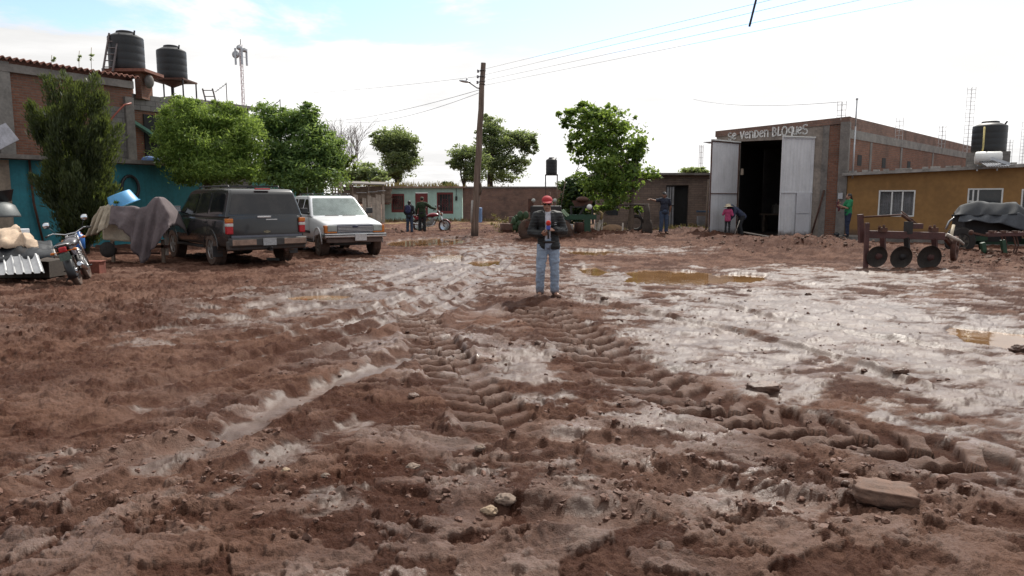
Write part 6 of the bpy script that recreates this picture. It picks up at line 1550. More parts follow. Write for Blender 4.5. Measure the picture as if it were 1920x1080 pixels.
# rubble too small to count along the dirt banks
def rubble(name, label, areas, n, smin, smax, mats, seed):
    r = np.random.RandomState(seed); co, F = [], []
    bm = bmesh.new(); bmesh.ops.create_icosphere(bm, subdivisions=2, radius=1.0); base = np.array([v.co[:] for v in bm.verts]); tri = np.array([[v.index for v in f.verts] for f in bm.faces]); bm.free()
    XY = []
    for k in range(n):
        px, py, rx, ry = areas[r.randint(len(areas))]; cx, cy = gpt(px, py); a, q = r.rand() * 2 * PI, r.rand() ** .5
        XY.append((cx + rx * cy / FPX * q * math.cos(a), cy + ry * cy * cy / 2187 * q * math.sin(a)))
    XY = np.array(XY); Z = terrain(XY[:, 0], XY[:, 1])[0]
    for k in range(n):
        s = smin + (smax - smin) * r.rand() ** 3; q = base * (s * (.6 + .8 * r.rand(3))) * (1 + .25 * np.sin(base @ r.normal(size=3) * 3) + .12 * r.normal(size=len(base)))[:, None] * np.array([1, 1, .7]); a = r.rand() * 2 * PI
        R_ = np.array([[math.cos(a), -math.sin(a), 0], [math.sin(a), math.cos(a), 0], [0, 0, 1]]); q = q @ R_.T
        F.append(tri + len(base) * k); co.append(q + np.array([XY[k, 0], XY[k, 1], Z[k] + s * .2]))
    o = np_mesh(name, np.concatenate(co), np.concatenate(F), mats, None); tag(o, label, None, None, 'stuff')
rubble('rubble', 'crumbled earth and small stones along the dirt banks', [(1430, 465, 160, 12), (1100, 446, 160, 9), (960, 438, 150, 10), (1300, 440, 70, 7), (1820, 490, 120, 14), (700, 440, 60, 8), (1560, 470, 90, 9)], 1900, .012, .055, m_adobeb, 3)
rubble('mud_crumbs', 'small crumbs of mud scattered over the churned ground', [(400, 600, 420, 110), (900, 700, 380, 130), (1300, 850, 420, 140), (850, 520, 220, 40), (1350, 620, 420, 90), (300, 520, 260, 30), (700, 960, 520, 90), (1500, 960, 380, 90), (250, 900, 260, 120)], 2200, .006, .024, M('torn_mud', (.12, .058, .038), .75, .45, 16, .5, 70), 4)
# ------------------------------------------------------------------ disc plough at the right
m_pl = M('dull_red_plough_paint', (.080, .032, .029), .7, .35, 4, .2, 50, stain=.4)
m_disc = M('dark_worn_disc', (.040, .033, .029), .75, .45, 6, .2, 50, spec=.25, stain=.5)
YP = 16.7
dp = thing('disc_plough', 'dull red three disc plough standing on the mud in front of the ochre house', 'plough', V(1690, 372, YP).xy.to_3d())
Wd = lambda px, py, Y=YP: V(px, py, Y)
b = MB(); b.bar(Wd(1622, 439, YP + .1), Wd(1770, 443, YP - .1), .14, .17); b.bar(Wd(1706, 424), Wd(1728, 424), .16, .12); b.build('beam', m_pl, dp, world=True, mods=[('BEVEL', dict(width=.01, segments=2))])
b = MB(); b.bar(Wd(1626, 418), Wd(1623, 502), .085, .085); b.box(Wd(1622, 503), (.18, .18, .03)); b.build('rear_post', m_pl, dp, world=True)
b = MB(); b.bar(Wd(1613, 402, YP + .3), Wd(1615, 455, YP + .3), .12, .1); b.build('front_mast', m_pl, dp, world=True)
b = MB(); b.tube([Wd(1620, 407, YP + .2), Wd(1688, 403, YP + .15), Wd(1712, 412, YP)], .022, 7); b.tube([Wd(1690, 402, YP), Wd(1712, 418, YP)], .035, 7); b.tube([Wd(1690, 396, YP + .2), Wd(1720, 420, YP)], .016, 6); b.build('brace_rod', m_rust, dp, world=True)
b = MB(); b.box(Wd(1703, 427), (.12, .18, .28)); b.build('bracket', m_iron, dp, world=True)
for i, (px, py, r) in enumerate(((1641, 480, .25), (1686, 481, .265), (1738, 482, .29))):
    Yd = YP - .05 * i; c = Wd(px, py, Yd)
    b = MB(); tp = Wd(px + 14, 445, Yd); b.bar(tp, Wd(px + 15, 468, Yd + .08), .10, .12); b.bar(Wd(px + 15, 466, Yd + .08), c + Vector((.07, .05, 0)), .12, .14); b.lathe([(.10, -.08), (.12, 0), (.06, .1)], 16, c + Vector((.09, .06, 0)), R=Matrix.Rotation(rad(60), 3, 'Z') @ Matrix.Rotation(PI / 2, 3, 'X')); st_ = b.build('standard', m_pl if i != 1 else m_iron, dp, world=True)
    b = MB(); R_ = Matrix.Rotation(rad(3), 3, 'Z') @ Matrix.Rotation(rad(98), 3, 'X')
    pr = [(r * math.sin(a), r * .9 * (1 - math.cos(a)) * .45) for a in np.linspace(.02, 1.35, 9)]; k = r / pr[-1][0]; pr = [(x * k, z) for x, z in pr]
    b.lathe(pr + [(x * .985, z + .010) for x, z in pr[::-1]], 40, c, R=R_); b.build('disc', m_disc, dp, world=True, sharp=40)
for px in (1655, 1750):
    b = MB(); b.box(Wd(px, 431), (.16, .14, .10)); b.lathe([(.03, 0), (.03, .09)], 8, Wd(px + 2, 429)); b.lathe([(.03, 0), (.03, .07)], 8, Wd(px - 6, 429)); b.build('clamp', m_rust, dp, world=True)
b = MB(); b.tube([Wd(1774, 440, YP), Wd(1800, 452, YP - .05), Wd(1807, 458, YP - .05)], [.05, .035, .03], 8); b.build('drawbar', M('worn_pale_steel', (.34, .29, .25), .5, .3, 8), dp, world=True)
b = MB(); b.tube([Wd(1788, 422, YP + .4), Wd(1780, 458, YP + .2)], .035, 8); b.build('lever', M('bleached_lever', (.40, .34, .25), .7), dp, world=True)
b = MB(); c = Wd(1790, 466, YP + .2); b.lathe([(.28, -.05), (.30, 0), (.28, .05), (.18, .06), (.16, .0), (.18, -.06)], 26, c, R=Matrix.Rotation(rad(50), 3, 'Z') @ Matrix.Rotation(PI / 2, 3, 'X')); b.bar(c, Wd(1772, 446, YP), .08); b.ball(c, .09); b.build('furrow_wheel', m_rust, dp, world=True)

# ------------------------------------------------------------------ tractor under a tarpaulin
YT = 21.2
tr = thing('covered_tractor', 'green farm tractor with its bonnet hidden under a dark tarpaulin', 'tractor', V(1860, 372, YT).xy.to_3d())
m_grn = M('tractor_green', (.018, .058, .030), .6, .3, 4, .1, 50, stain=.4)
T_ = lambda px, py, Y=YT: V(px, py, Y)
b = MB(); b.bar(T_(1795, 428), T_(1905, 428), .55, .75); b.build('engine_block', m_iron, tr, world=True)
b = MB(); b.bar(T_(1798, 452), T_(1915, 452), .5, .16); b.bar(T_(1790, 440), T_(1790, 470), .10, .3); b.bar(T_(1838, 445, YT - .35), T_(1844, 480, YT - .35), .12, .12); b.bar(T_(1790, 450, YT - .4), T_(1850, 446, YT - .4), .1, .14); b.build('chassis', m_grn, tr, world=True)
b = MB()
for k in range(9): b.bar(T_(1787 + 2.6 * k, 405, YT - .5), T_(1787 + 2.6 * k, 430, YT - .5), .016)
b.bar(T_(1785, 404, YT - .49), T_(1812, 404, YT - .49), .05); b.build('radiator_grille', m_black, tr, world=True)
b = MB(); b.tube([T_(1773, 430, YT - .2), T_(1780, 415, YT - .2), T_(1795, 404, YT - .2)], .03, 8); b.build('guard_hoop', m_galv, tr, world=True)
for px, r, w in ((1806, .40, .2), (1985, .70, .38)):
    for yy in (-.62, .62):
        c = V(px, 372, YT + yy); c.z = r; wheel(tr, tuple(ROOTM[tr.name].inverted() @ c), r, w, r * .55, -1 if yy < 0 else 1, m_tyre, M('dull_dark_rim', (.07, .06, .05), .7), 6)
# tarpaulin: ridge line and hem over the bonnet
P = []; nu, nv = 50, 22
ridge = [(1789, 399), (1799, 386), (1832, 377), (1850, 379), (1880, 381), (1905, 380), (1915, 386), (1935, 400)]
hem = [(1787, 405), (1800, 402), (1832, 404), (1850, 404), (1880, 404), (1905, 400), (1918, 430), (1940, 434)]
ip = lambda pts, f: (np.interp(f, np.linspace(0, 1, len(pts)), [p[0] for p in pts]), np.interp(f, np.linspace(0, 1, len(pts)), [p[1] for p in pts]))
for i in range(nu + 1):
    f = i / nu; A_ = T_(*ip(ridge, f), YT - .3); B_ = T_(*ip(hem, f), YT - .62); sk = A_.x / A_.y; Bb = B_ + Vector((1.2 * sk, 1.2, 0)); A2 = A_ + Vector((.65 * sk, .65, 0))
    for j in range(nv + 1):
        g = j / nv
        q = Bb.lerp(A2, g / .3) if g < .3 else (A2.lerp(A_, (g - .3) / .25) if g < .55 else A_.lerp(B_, (g - .55) / .45))
        h = max(0, (g - .55) / .45); q = q + Vector((0, -.05 * math.sin(h * PI) + .035 * h * math.sin(f * 34), .014 * math.sin(f * 17 + g * 7) + .008 * math.sin(f * 41 + g * 13) - .03 * math.sin(h * PI))); P.append(q)
b = MB(); b.grid(P, nu + 1, nv + 1); o = b.build('tarpaulin', M('dark_grey_tarpaulin', (.030, .033, .038), .8, .3, 3, .2, 60), mods=[('SOLIDIFY', dict(thickness=.01))]); tag(o, 'dark grey tarpaulin tied over the tractor bonnet', 'tarpaulin')
P = []
ridge2 = [(1800, 405), (1830, 404), (1870, 403), (1905, 399), (1925, 402)]; hem2 = [(1796, 416), (1826, 414), (1860, 418), (1890, 422), (1925, 436)]
for i in range(nu + 1):
    f = i / nu; A_ = T_(*ip(ridge2, f), YT - .58); B_ = T_(*ip(hem2, f), YT - .74)
    for j in range(9): g = j / 8; P.append(A_.lerp(B_, g) + Vector((0, .04 * g * math.sin(f * 29), .02 * math.sin(f * 18 + 3 * g))))
b = MB(); b.grid(P, nu + 1, 9); o = b.build('tarpaulin', M('bluish_grey_tarpaulin', (.05, .055, .065), .8, .3, 3, .2, 60), mods=[('SOLIDIFY', dict(thickness=.01))]); tag(o, 'second lower flap of tarpaulin hanging off the tractor side', 'tarpaulin')
b = MB(); b.lathe([(.05, 0), (.06, .1), (.02, .16)], 12); o = b.build('white_bottle', m_whitep); o.location = G(1823, 478) + Vector((0, 0, .08)); o.rotation_euler = (PI / 2, 0, 1.2); tag(o, 'white plastic bottle lying by the green tractor', 'bottle')
# spring tine cultivator in front of the tractor
YK = 19.3
ck = thing('spring_cultivator', 'rusty spring tine cultivator with curved tines at the right edge', 'cultivator', V(1885, 372, YK).xy.to_3d())
K_ = lambda px, py, Y=YK: V(px, py, Y)
b = MB(); b.bar(K_(1850, 440), K_(1935, 438), .10, .10); b.bar(K_(1850, 441, YK + .7), K_(1935, 439, YK + .7), .09, .09)
for px in (1856, 1900): b.bar(K_(px, 440), K_(px, 440, YK + .7), .08, .08)
b.build('frame', m_pl, ck, world=True)
for i, px in enumerate((1858, 1880, 1902, 1924)):
    for j, Yq in enumerate((YK, YK + .7)):
        q = K_(px + 6 * j, 439, Yq); b = MB(); b.tube([q, q + Vector((.12, 0, .05)), q + Vector((.30, 0, -.08)), q + Vector((.38, 0, -.32)), q + Vector((.30, 0, -.56)), q + Vector((.12, 0, -.66))], [.022] * 6, 6); b.box(q + Vector((0, 0, .06)), (.1, .12, .06)); b.build('tine', m_rust, ck, world=True)
for a_, c_ in (((1842, 455), (1848, 482)), ((1880, 450), (1884, 480))):
    b = MB(); b.bar(K_(*a_), K_(*c_), .10, .1); b.build('leg', m_grn, ck, world=True)
b = MB(); b.ball(K_(1821, 436), (.07, .05, .07)); b.bar(K_(1821, 436), K_(1850, 442), .05); b.build('hitch', m_rust, ck, world=True)

# ------------------------------------------------------------------ gate post and rail by the airy tree
YG = 29.4
g0 = V(1213, 372, YG); g0.z = 0
gt = thing('gate_post', 'thick dark timber post with a crossbar running to the tree', 'post', g0)
b = MB(); b.tube([(.02, 0, -.2), (0, 0, .5), (.02, .0, 1.0), (-.02, 0, 1.4)], [.20, .17, .13, .10], 12); b.ball((.14, .05, .35), (.13, .14, .42)); b.build('shaft', m_bark_d, gt)
b = MB(); b.tube([(-.02, 0, 1.36), (-.55, .02, 1.37), (-1.10, .1, 1.36)], .04, 8); b.build('crossbar', m_bark_d, gt)
b = MB(); b.tube([(-.35, -.05, 1.15), (-.12, -.05, .62)], .025, 6); b.build('strut', m_iron, gt)

# ------------------------------------------------------------------ green seeder frame and rusty machine behind the standing man
YM = 29.0
sd_ = thing('green_seeder', 'old green farm seeder frame with rusty hoppers left of the airy tree', 'seeder', V(1090, 372, YM).xy.to_3d())
S_ = lambda px, py, Y=YM: V(px, py, Y)
b = MB(); b.bar(S_(1058, 407), S_(1118, 407), .18, .20); b.build('toolbar', m_grn, sd_, world=True)
b = MB(); b.bar(S_(1101, 410), S_(1101, 438), .22, .25); b.build('leg', m_grn, sd_, world=True)
b = MB(); b.bar(S_(1062, 412), S_(1062, 440), .30, .3); b.build('leg', m_iron, sd_, world=True)
b = MB(); b.bar(S_(1049, 392, YM - .5), S_(1063, 405, YM - .3), .05, .09); b.bar(S_(1056, 393, YM - .4), S_(1066, 404, YM - .3), .04, .06); b.build('drawbar', M('pale_green_paint', (.33, .46, .30), .5), sd_, world=True)
b = MB()
b.bar(S_(1071, 386), S_(1071, 404), .08); b.bar(S_(1098, 384), S_(1086, 404), .07); b.bar(S_(1071, 388), S_(1110, 388), .05); b.bar(S_(1110, 384), S_(1112, 420), .08); b.bar(S_(1093, 416), S_(1079, 438), .035); b.build('hopper_frame', m_iron, sd_, world=True)
b = MB(); b.hexa([S_(1078, 388), S_(1108, 388), S_(1108, 388, YM + .6), S_(1078, 388, YM + .6), S_(1072, 376), S_(1112, 376), S_(1112, 376, YM + .6), S_(1072, 376, YM + .6)]); b.ball(S_(1092, 374), (.25, .2, .12)); b.build('hopper', m_rust, sd_, world=True)
b = MB(); b.lathe([(.10, 0), (.11, .05), (.02, .07)], 16, S_(1105, 388, YM - .3), R=Matrix.Rotation(PI / 2, 3, 'X')); b.build('lamp', m_whitep, sd_, world=True)
b = MB(); b.lathe([(.10, 0), (.10, .18), (.12, .2)], 14, S_(1070, 430, YM - .4)); o = b.build('white_pot', m_whitep); tag(o, 'white pot lying under the green seeder frame', 'pot')
b = MB(); b.lathe([(.30, 0), (.30, .45), (.28, .5)], 16, S_(1090, 440, YM + .2)); o = b.build('rusty_drum', m_rust); tag(o, 'short rusty drum behind the leg of the green seeder', 'drum')
for i, (p0, p1, w) in enumerate((((1118, 440), (1127, 412), .16), ((1127, 443), (1130, 411), .17), ((1115, 436), (1117, 418), .07), ((1167, 440), (1168, 418), .06))):
    b = MB(); b.bar(S_(*p0, YM + .3), S_(*p1, YM + .5), w, .03); o = b.build('upright_plank', m_paleplank); tag(o, ['wide pale plank leaning outward beside the green seeder', 'pale upright plank right of the leaning one', 'narrow grey slat next to the green seeder', 'single pale stake near the trunk of the airy tree'][i], 'plank')
b = MB(); b.tube([S_(1124, 396, YM + .4), S_(1129, 400, YM + .4), S_(1127, 412, YM + .4)], [.04, .06, .05], 8); o = b.build('bent_pipe', M('yellowish_pipe', (.30, .22, .10), .6)); tag(o, 'bent yellowish pipe above the pale planks', 'pipe')
b = MB(); b.ball((0, 0, .22), (.55, .4, .34)); b.ball((.3, -.1, .15), (.35, .3, .22)); o = b.build('brown_sack', M('brown_sackcloth', (.20, .12, .07), .9, .3, 5, .4, 50)); o.location = S_(1150, 372, YM + 1).xy.to_3d(); tag(o, 'brown sacking heaped between the planks and the tree trunk', 'sack')
b = MB(); b.tube([(.30 * math.cos(a), 0, .30 + .30 * math.sin(a)) for a in np.linspace(0, 2 * PI, 25)], .07, 8, False); o = b.build('old_tyre_ring', m_tyre); o.location = S_(1193, 372, YM + 2.6).xy.to_3d() + Vector((0, 0, .25)); tag(o, 'old tyre standing behind the trunk of the airy tree', 'tyre')
rm = thing('rusty_tractor', 'rusty old tractor with pale lamps half hidden behind the man in the red cap', 'tractor', V(1022, 372, 27.5).xy.to_3d())
YR = 27.5; R__ = lambda px, py, Y=YR: V(px, py, Y)
b = MB(); b.bar(R__(994, 398), R__(1052, 398), .7, .5); b.build('bonnet', m_iron, rm, world=True, mods=[('BEVEL', dict(width=.05, segments=2))])
b = MB(); b.bar(R__(990, 385), R__(1000, 385), .5, .5); b.bar(R__(985, 420), R__(1055, 422), .5, .25); b.build('chassis', m_rust, rm, world=True)
for px in (1000, 1040):
    b = MB(); b.lathe([(.06, 0), (.075, .04), (.03, .06)], 16, R__(px, 376, YR - .4), R=Matrix.Rotation(PI / 2, 3, 'X')); b.build('headlamp', M('hazy_lens', (.34, .36, .34)), rm, world=True)
for px, r in ((992, .42), (1052, .42)):
    b = MB(); c = R__(px, 372); c.z = r; b.lathe([(r * .5, -.12), (r, -.10), (r, .10), (r * .5, .12)], 30, c, R=Matrix.Rotation(PI / 2, 3, 'X')); b.build('wheel', m_tyre_mud, rm, world=True)
b = MB(); b.tube([R__(1030, 388), R__(1030, 360)], .04, 8); b.build('exhaust_stack', m_rust, rm, world=True)
b = MB(); b.tube([R__(1052, 385), R__(1060, 340)], .015, 6); b.tube([R__(1046, 385), R__(1044, 340)], .015, 6); b.build('hanging_rope', m_wood, rm, world=True)
for i, (px, Y, r, h, lb) in enumerate(((951, 31, .30, .55, 'rusty drum at the left of the old machines'), (968, 32.5, .34, .8, 'taller rusty drum behind the prickly pear'))):
    b = MB(); b.lathe([(r, 0), (r * 1.03, .03), (r, .06), (r, h * .5), (r * 1.03, h * .52), (r, h * .55), (r, h)], 18); o = b.build('rusty_drum', m_rust); o.location = V(px, 372, Y).xy.to_3d(); tag(o, lb, 'drum')
# by the grey block house door and at the foot of the gate
b = MB(); b.box((0, 0, .34), (.42, .3, .85)); o = b.build('grey_cabinet', M('grey_metal_sheet', (.22, .22, .24), .5)); o.location = V(1317, 372, 35.2).xy.to_3d(); tag(o, 'grey sheet metal cabinet leaning at the corner of the grey block house', 'cabinet')
b = MB(); b.box((0, 0, .04), (.55, .35, .08)); o = b.build('blue_tray', M('dull_blue_lid', (.06, .10, .17), .5)); o.location = V(1318, 398, 35.2); tag(o, 'dull blue tray on top of the grey cabinet', 'tray')
b = MB(); b.tube([(0, 0, -.1), (.03, 0, 1.2), (.06, 0, 2.4)], .04, 6); o = b.build('leaning_pole', m_wood); o.location = V(1325, 372, 30.3).xy.to_3d(); tag(o, 'thin pole standing at the free edge of the left gate leaf', 'pole')
b = MB(); b.box((0, 0, .08), (.5, .25, .2)); o = b.build('stone_block', m_conc); o.location = V(1285, 372, 33.8).xy.to_3d() + Vector((0, 0, .1)); tag(o, 'broken concrete block before the open barred door', 'block')
# ------------------------------------------------------------------ people: every body is one continuous skin, the clothes are separate shells over it
m_skin = M('tanned_skin', (.33, .175, .12), .55, .12, 6, .1, 90)
m_skin_d = M('brown_skin', (.25, .13, .085), .55, .12, 6, .1, 90)
m_hair = M('black_hair', (.012, .010, .009), .5, .3, 20, .4, 60)
m_jean = M('pale_blue_denim', (.26, .32, .41), .9, .22, 4, .3, 140, dirt=.16)
m_jean_d = M('dark_blue_denim', (.040, .060, .105), .9, .25, 4, .3, 140, dirt=.12)
m_boot = M('muddy_brown_leather', (.12, .062, .040), .7, .3, 6, .2, 50)

def aim(d):
    return Vector((0, 0, 1)).rotation_difference(Vector(d).normalized()).to_matrix()

def blob(name, pieces, voxel, mat, parent, smooth=4, cuts=(), thick=0.0, fold=0.0, seed=0, quilt=None):
    """capsules ('c', a, b, ra, rb) and ellipsoids ('e', centre, radii, axis) fused into one skin; cuts: functions of a point, True removes"""
    b = MB()
    for p in pieces:
        if p[0] == 'c':
            a, c = Vector(p[1]), Vector(p[2]); b.tube([a, c], [p[3], p[4]], 14)
            b.ball(a, p[3] * .995, 14, 10); b.ball(c, p[4] * .995, 14, 10)
        else: b.ball(p[1], p[2], 18, 14, aim(p[3]) if len(p) > 3 else None)
    o = b.build(name, mat, parent, fix=False, mods=[('REMESH', dict(mode='VOXEL', voxel_size=voxel, use_smooth_shade=True)), ('SMOOTH', dict(factor=.5, iterations=smooth))])
    me = o.data
    if fold or quilt:
        from mathutils import noise as mn
        nr = [v.normal.copy() for v in me.vertices]
        for v, n in zip(me.vertices, nr):
            d = fold * mn.fractal(v.co * Vector((9, 9, 14)) / 1.0 + Vector((seed, 0, 0)), .6, 2.1, 3) if fold else 0
            if quilt: d += quilt[1] * (abs(math.sin(v.co.z * PI / quilt[0])) ** .55 - .6)
            v.co += n * d
    if cuts:
        bm = bmesh.new(); bm.from_mesh(me)
        for (co, no) in cuts:
            if co == 'faces':
                bmesh.ops.delete(bm, geom=[f for f in bm.faces if no(f.calc_center_median())], context='FACES')
            else:
                bmesh.ops.bisect_plane(bm, geom=bm.verts[:] + bm.edges[:] + bm.faces[:], plane_co=co, plane_no=no)
        bm.to_mesh(me); bm.free()
    if thick: apply_mods(o, [('SOLIDIFY', dict(thickness=thick, offset=-1))])
    o.data.polygons.foreach_set('use_smooth', [True] * len(o.data.polygons))
    return o

def hand(w, d, pn_, th, curl=.5, s=1.0, r=.0085):
    """palm and five fingers of different lengths; d: wrist to knuckles, pn_: way the palm faces, th: side the thumb leaves"""
    w, d, pn_ = Vector(w), Vector(d).normalized(), Vector(pn_).normalized(); pn_ = (pn_ - d * pn_.dot(d)).normalized()
    x = d.cross(pn_).normalized()
    if x.dot(Vector(th)) < 0: x = -x
    P = []
    for i, (off, L) in enumerate(((.030, .066), (.010, .074), (-.010, .069), (-.029, .054))):
        k = w + d * (.085 - abs(off) * .18) * s + x * off * s
        P.append(('c', w + x * off * .55 * s, k, .0125 * s, .0105 * s))
        a = k; ang = 0
        for j, f in enumerate((.45, .32, .23)):
            ang += curl * (.95, 1.05, .7)[j]
            e = a + (d * math.cos(ang) + pn_ * math.sin(ang)) * L * f * s; P.append(('c', a, e, r * s * (1 - .07 * j), r * s * (.95 - .08 * j))); a = e
    a = w + x * .022 * s + d * .022 * s; e = a + (x * .70 + d * .62 + pn_ * .25) * .038 * s; f = e + (d * .80 + x * (.35 - .6 * curl) + pn_ * (.35 + .5 * curl)) * .032 * s; g = f + (d * .8 + pn_ * (.3 + .6 * curl) - x * .4 * curl) * .024 * s
    P += [('c', a, e, .013 * s, .0105 * s), ('c', e, f, .0105 * s, .0095 * s), ('c', f, g, .0095 * s, .0078 * s)]
    return P

def person(label, loc, rz, J=None, s=1.0, skin=None, voxel=.012, hands=None, fem=False, group=None):
    """skeleton facing -Y (left of the body is +X); J overrides joints; returns the Empty, the joints and the pieces"""
    q = dict(head=(0, -.015, 1.525), neck=(0, .01, 1.37), chest=(0, .01, 1.235), waist=(0, .0, 1.04), pelvis=(0, 0, .90),
             shL=(.172, .01, 1.335), shR=(-.172, .01, 1.335), elL=(.225, .03, 1.07), elR=(-.225, .03, 1.07), wrL=(.235, -.05, .84), wrR=(-.235, -.05, .84),
             hipL=(.088, 0, .86), hipR=(-.088, 0, .86), knL=(.10, -.01, .47), knR=(-.10, -.01, .47), anL=(.108, .02, .085), anR=(-.108, .02, .085), toeL=(.135, -.13, .03), toeR=(-.135, -.13, .03), look=(0, -1, 0), up=(0, 0, 1))
    if J: q.update(J)
    q = {k: Vector(v) * (1 if k in ('look', 'up') else s) for k, v in q.items()}
    t = thing('person', label, 'person', loc, rz, group)
    S = lambda v: v * s
    look = q['look'].normalized(); up = (q['up'] - look * q['up'].dot(look)).normalized(); sd = up.cross(look).normalized()
    R = Matrix((sd, -look, up)).transposed(); h = q['head']
    hp = lambda x, y, z: h + R @ (Vector((x, y, z)) * s)
    E = lambda c, r: ('e', c, tuple(v * s for v in r), (0, 0, 1))
    P = []
    def er(c, r):      # ellipsoid turned with the head
        return ('h', c, tuple(v * s for v in r))
    head = [er(hp(0, .012, .025), (.076, .094, .088)), er(hp(0, -.022, -.035), (.060, .070, .080)), ('c', hp(0, -.05, -.085), hp(0, -.055, -.088), S(.028), S(.026)), ('c', hp(0, -.092, .005), hp(0, -.106, -.030), S(.010), S(.015)),
            ('c', hp(-.03, -.082, .022), hp(.03, -.082, .022), S(.012), S(.012)), ('c', hp(-.016, -.088, -.062), hp(.016, -.088, -.062), S(.010), S(.010))]
    for e in (-1, 1): head += [er(hp(e * .078, .012, -.008), (.012, .020, .032)), ('c', hp(e * .042, -.060, -.025), hp(e * .045, -.05, -.03), S(.020), S(.018))]
    P += head
    P += [('c', q['neck'] + (h - q['neck']) * .75, q['neck'], S(.050), S(.058))]
    up_ = lambda a, b: (q[b] - q[a])
    wdt = .92 if fem else 1.0
    P += [('e', q['chest'], (S(.150) * wdt, S(.105), S(.16)), up_('waist', 'neck')), ('e', q['waist'], (S(.128), S(.098), S(.15)), up_('pelvis', 'chest')), ('e', q['pelvis'], (S(.15) * (1.06 if fem else 1), S(.112), S(.115)), up_('pelvis', 'waist')),
          ('c', q['shL'], q['neck'], S(.056), S(.06)), ('c', q['shR'], q['neck'], S(.056), S(.06)), ('c', q['shL'], q['chest'], S(.055), S(.09)), ('c', q['shR'], q['chest'], S(.055), S(.09))]
    for e in 'LR':
        P += [('c', q['sh' + e], q['el' + e], S(.052) * wdt, S(.038)), ('c', q['el' + e], q['wr' + e], S(.038), S(.026)),
              ('c', q['hip' + e], q['kn' + e], S(.082), S(.054)), ('c', q['kn' + e], q['kn' + e].lerp(q['an' + e], .35), S(.050), S(.053)), ('c', q['kn' + e].lerp(q['an' + e], .35), q['an' + e], S(.053), S(.036)),
              ('c', q['an' + e], q['toe' + e], S(.036), S(.028))]
    for e in 'LR':
        w, el = q['wr' + e], q['el' + e]; d = (w - el).normalized()
        a = (hands or {}).get(e)
        if a: P += hand(w + d * .01, a[0], a[1], a[2], a[3], s, .0088)
        else: P += hand(w + d * .01, d, (-1 if e == 'L' else 1, 0, 0), (0, -1, 0), .35, s, .0088)
    # the body: ellipsoids of the head turned by R
    b = MB()
    for p in P:
        if p[0] == 'c':
            b.tube([p[1], p[2]], [p[3], p[4]], 14); b.ball(p[1], p[3] * .995, 14, 10); b.ball(p[2], p[4] * .995, 14, 10)
        elif p[0] == 'h': b.ball(p[1], p[2], 20, 14, R)
        else: b.ball(p[1], p[2], 20, 14, aim(p[3]))
    o = b.build('body', skin or m_skin, t, fix=False, mods=[('REMESH', dict(mode='VOXEL', voxel_size=voxel, use_smooth_shade=True)), ('SMOOTH', dict(factor=.5, iterations=3))])
    o.data.polygons.foreach_set('use_smooth', [True] * len(o.data.polygons))
    return t, q, R, hp

def trousers(t, q, mat, s=1.0, g=.016, hem=.10, name='trousers', voxel=.013, flare=1.0):
    P = [('e', q['pelvis'], ((.15 + g) * s, (.114 + g) * s, (.10 + g) * s), q['waist'] - q['pelvis']), ('c', q['pelvis'] + Vector((-.05, 0, .06)) * s, q['pelvis'] + Vector((.05, 0, .06)) * s, (.082 + g) * s, (.082 + g) * s)]
    for e in 'LR':
        a, k, n = q['hip' + e], q['kn' + e], q['an' + e]; end = k.lerp(n, 1 - hem)
        P += [('c', a, k, (.086 + g) * s, (.060 + g) * s), ('c', k, end, (.060 + g) * s, (.050 + g * 1.3) * s * flare)]
    return blob(name, P, voxel, mat, t, 3, fold=.012 * s, seed=3)

def shirt(t, q, mat, s=1.0, g=.016, sleeve=.55, hem=.06, name='shirt', voxel=.013, cuts=(), thick=0.0, fold=.012, quilt=None, fem=False, long=0.0):
    lo = q['pelvis'] + (q['pelvis'] - q['waist']).normalized() * (hem * s)
    P = [('e', q['chest'], ((.152 + g) * s, (.110 + g) * s, (.165 + g) * s), q['neck'] - q['waist']), ('e', q['waist'], ((.135 + g) * s, (.105 + g) * s, (.16 + g) * s), q['chest'] - q['pelvis']), ('c', q['waist'] + Vector((-.05, 0, 0)) * s, lo + Vector((-.055, 0, 0)) * s, (.09 + g) * s, (.10 + g) * s), ('c', q['waist'] + Vector((.05, 0, 0)) * s, lo + Vector((.055, 0, 0)) * s, (.09 + g) * s, (.10 + g) * s),
         ('c', q['shL'], q['neck'] - Vector((0, 0, .012)) * s, (.058 + g) * s, (.058 + g * .7) * s), ('c', q['shR'], q['neck'] - Vector((0, 0, .012)) * s, (.058 + g) * s, (.058 + g * .7) * s), ('c', q['shL'], q['chest'], (.058 + g) * s, (.09 + g) * s), ('c', q['shR'], q['chest'], (.058 + g) * s, (.09 + g) * s)]
    for e in 'LR':
        a, k, w = q['sh' + e], q['el' + e], q['wr' + e]
        if sleeve <= 1: P.append(('c', a, a.lerp(k, sleeve), (.056 + g) * s, (.048 + g * 1.3) * s))
        else: P += [('c', a, k, (.056 + g) * s, (.044 + g) * s), ('c', k, k.lerp(w, sleeve - 1), (.044 + g) * s, (.031 + g) * s)]
    return blob(name, P, voxel, mat, t, 3, cuts=cuts, thick=thick, fold=fold * s, quilt=quilt)

def shoes(t, q, mat, s=1.0, name='shoe'):
    for e in 'LR':
        a, b_ = q['an' + e], q['toe' + e]; h = Vector((a.x, a.y + .03 * s, .035 * s))
        blob(name, [('c', a + Vector((0, 0, .02)), h, .046 * s, .040 * s), ('c', h, Vector((b_.x, b_.y, .034 * s)), .038 * s, .036 * s), ('c', h.lerp(b_, .4), Vector((b_.x * 1.0, b_.y + .02, .03 * s)), .045 * s, .042 * s)], .011, mat, t, 2)

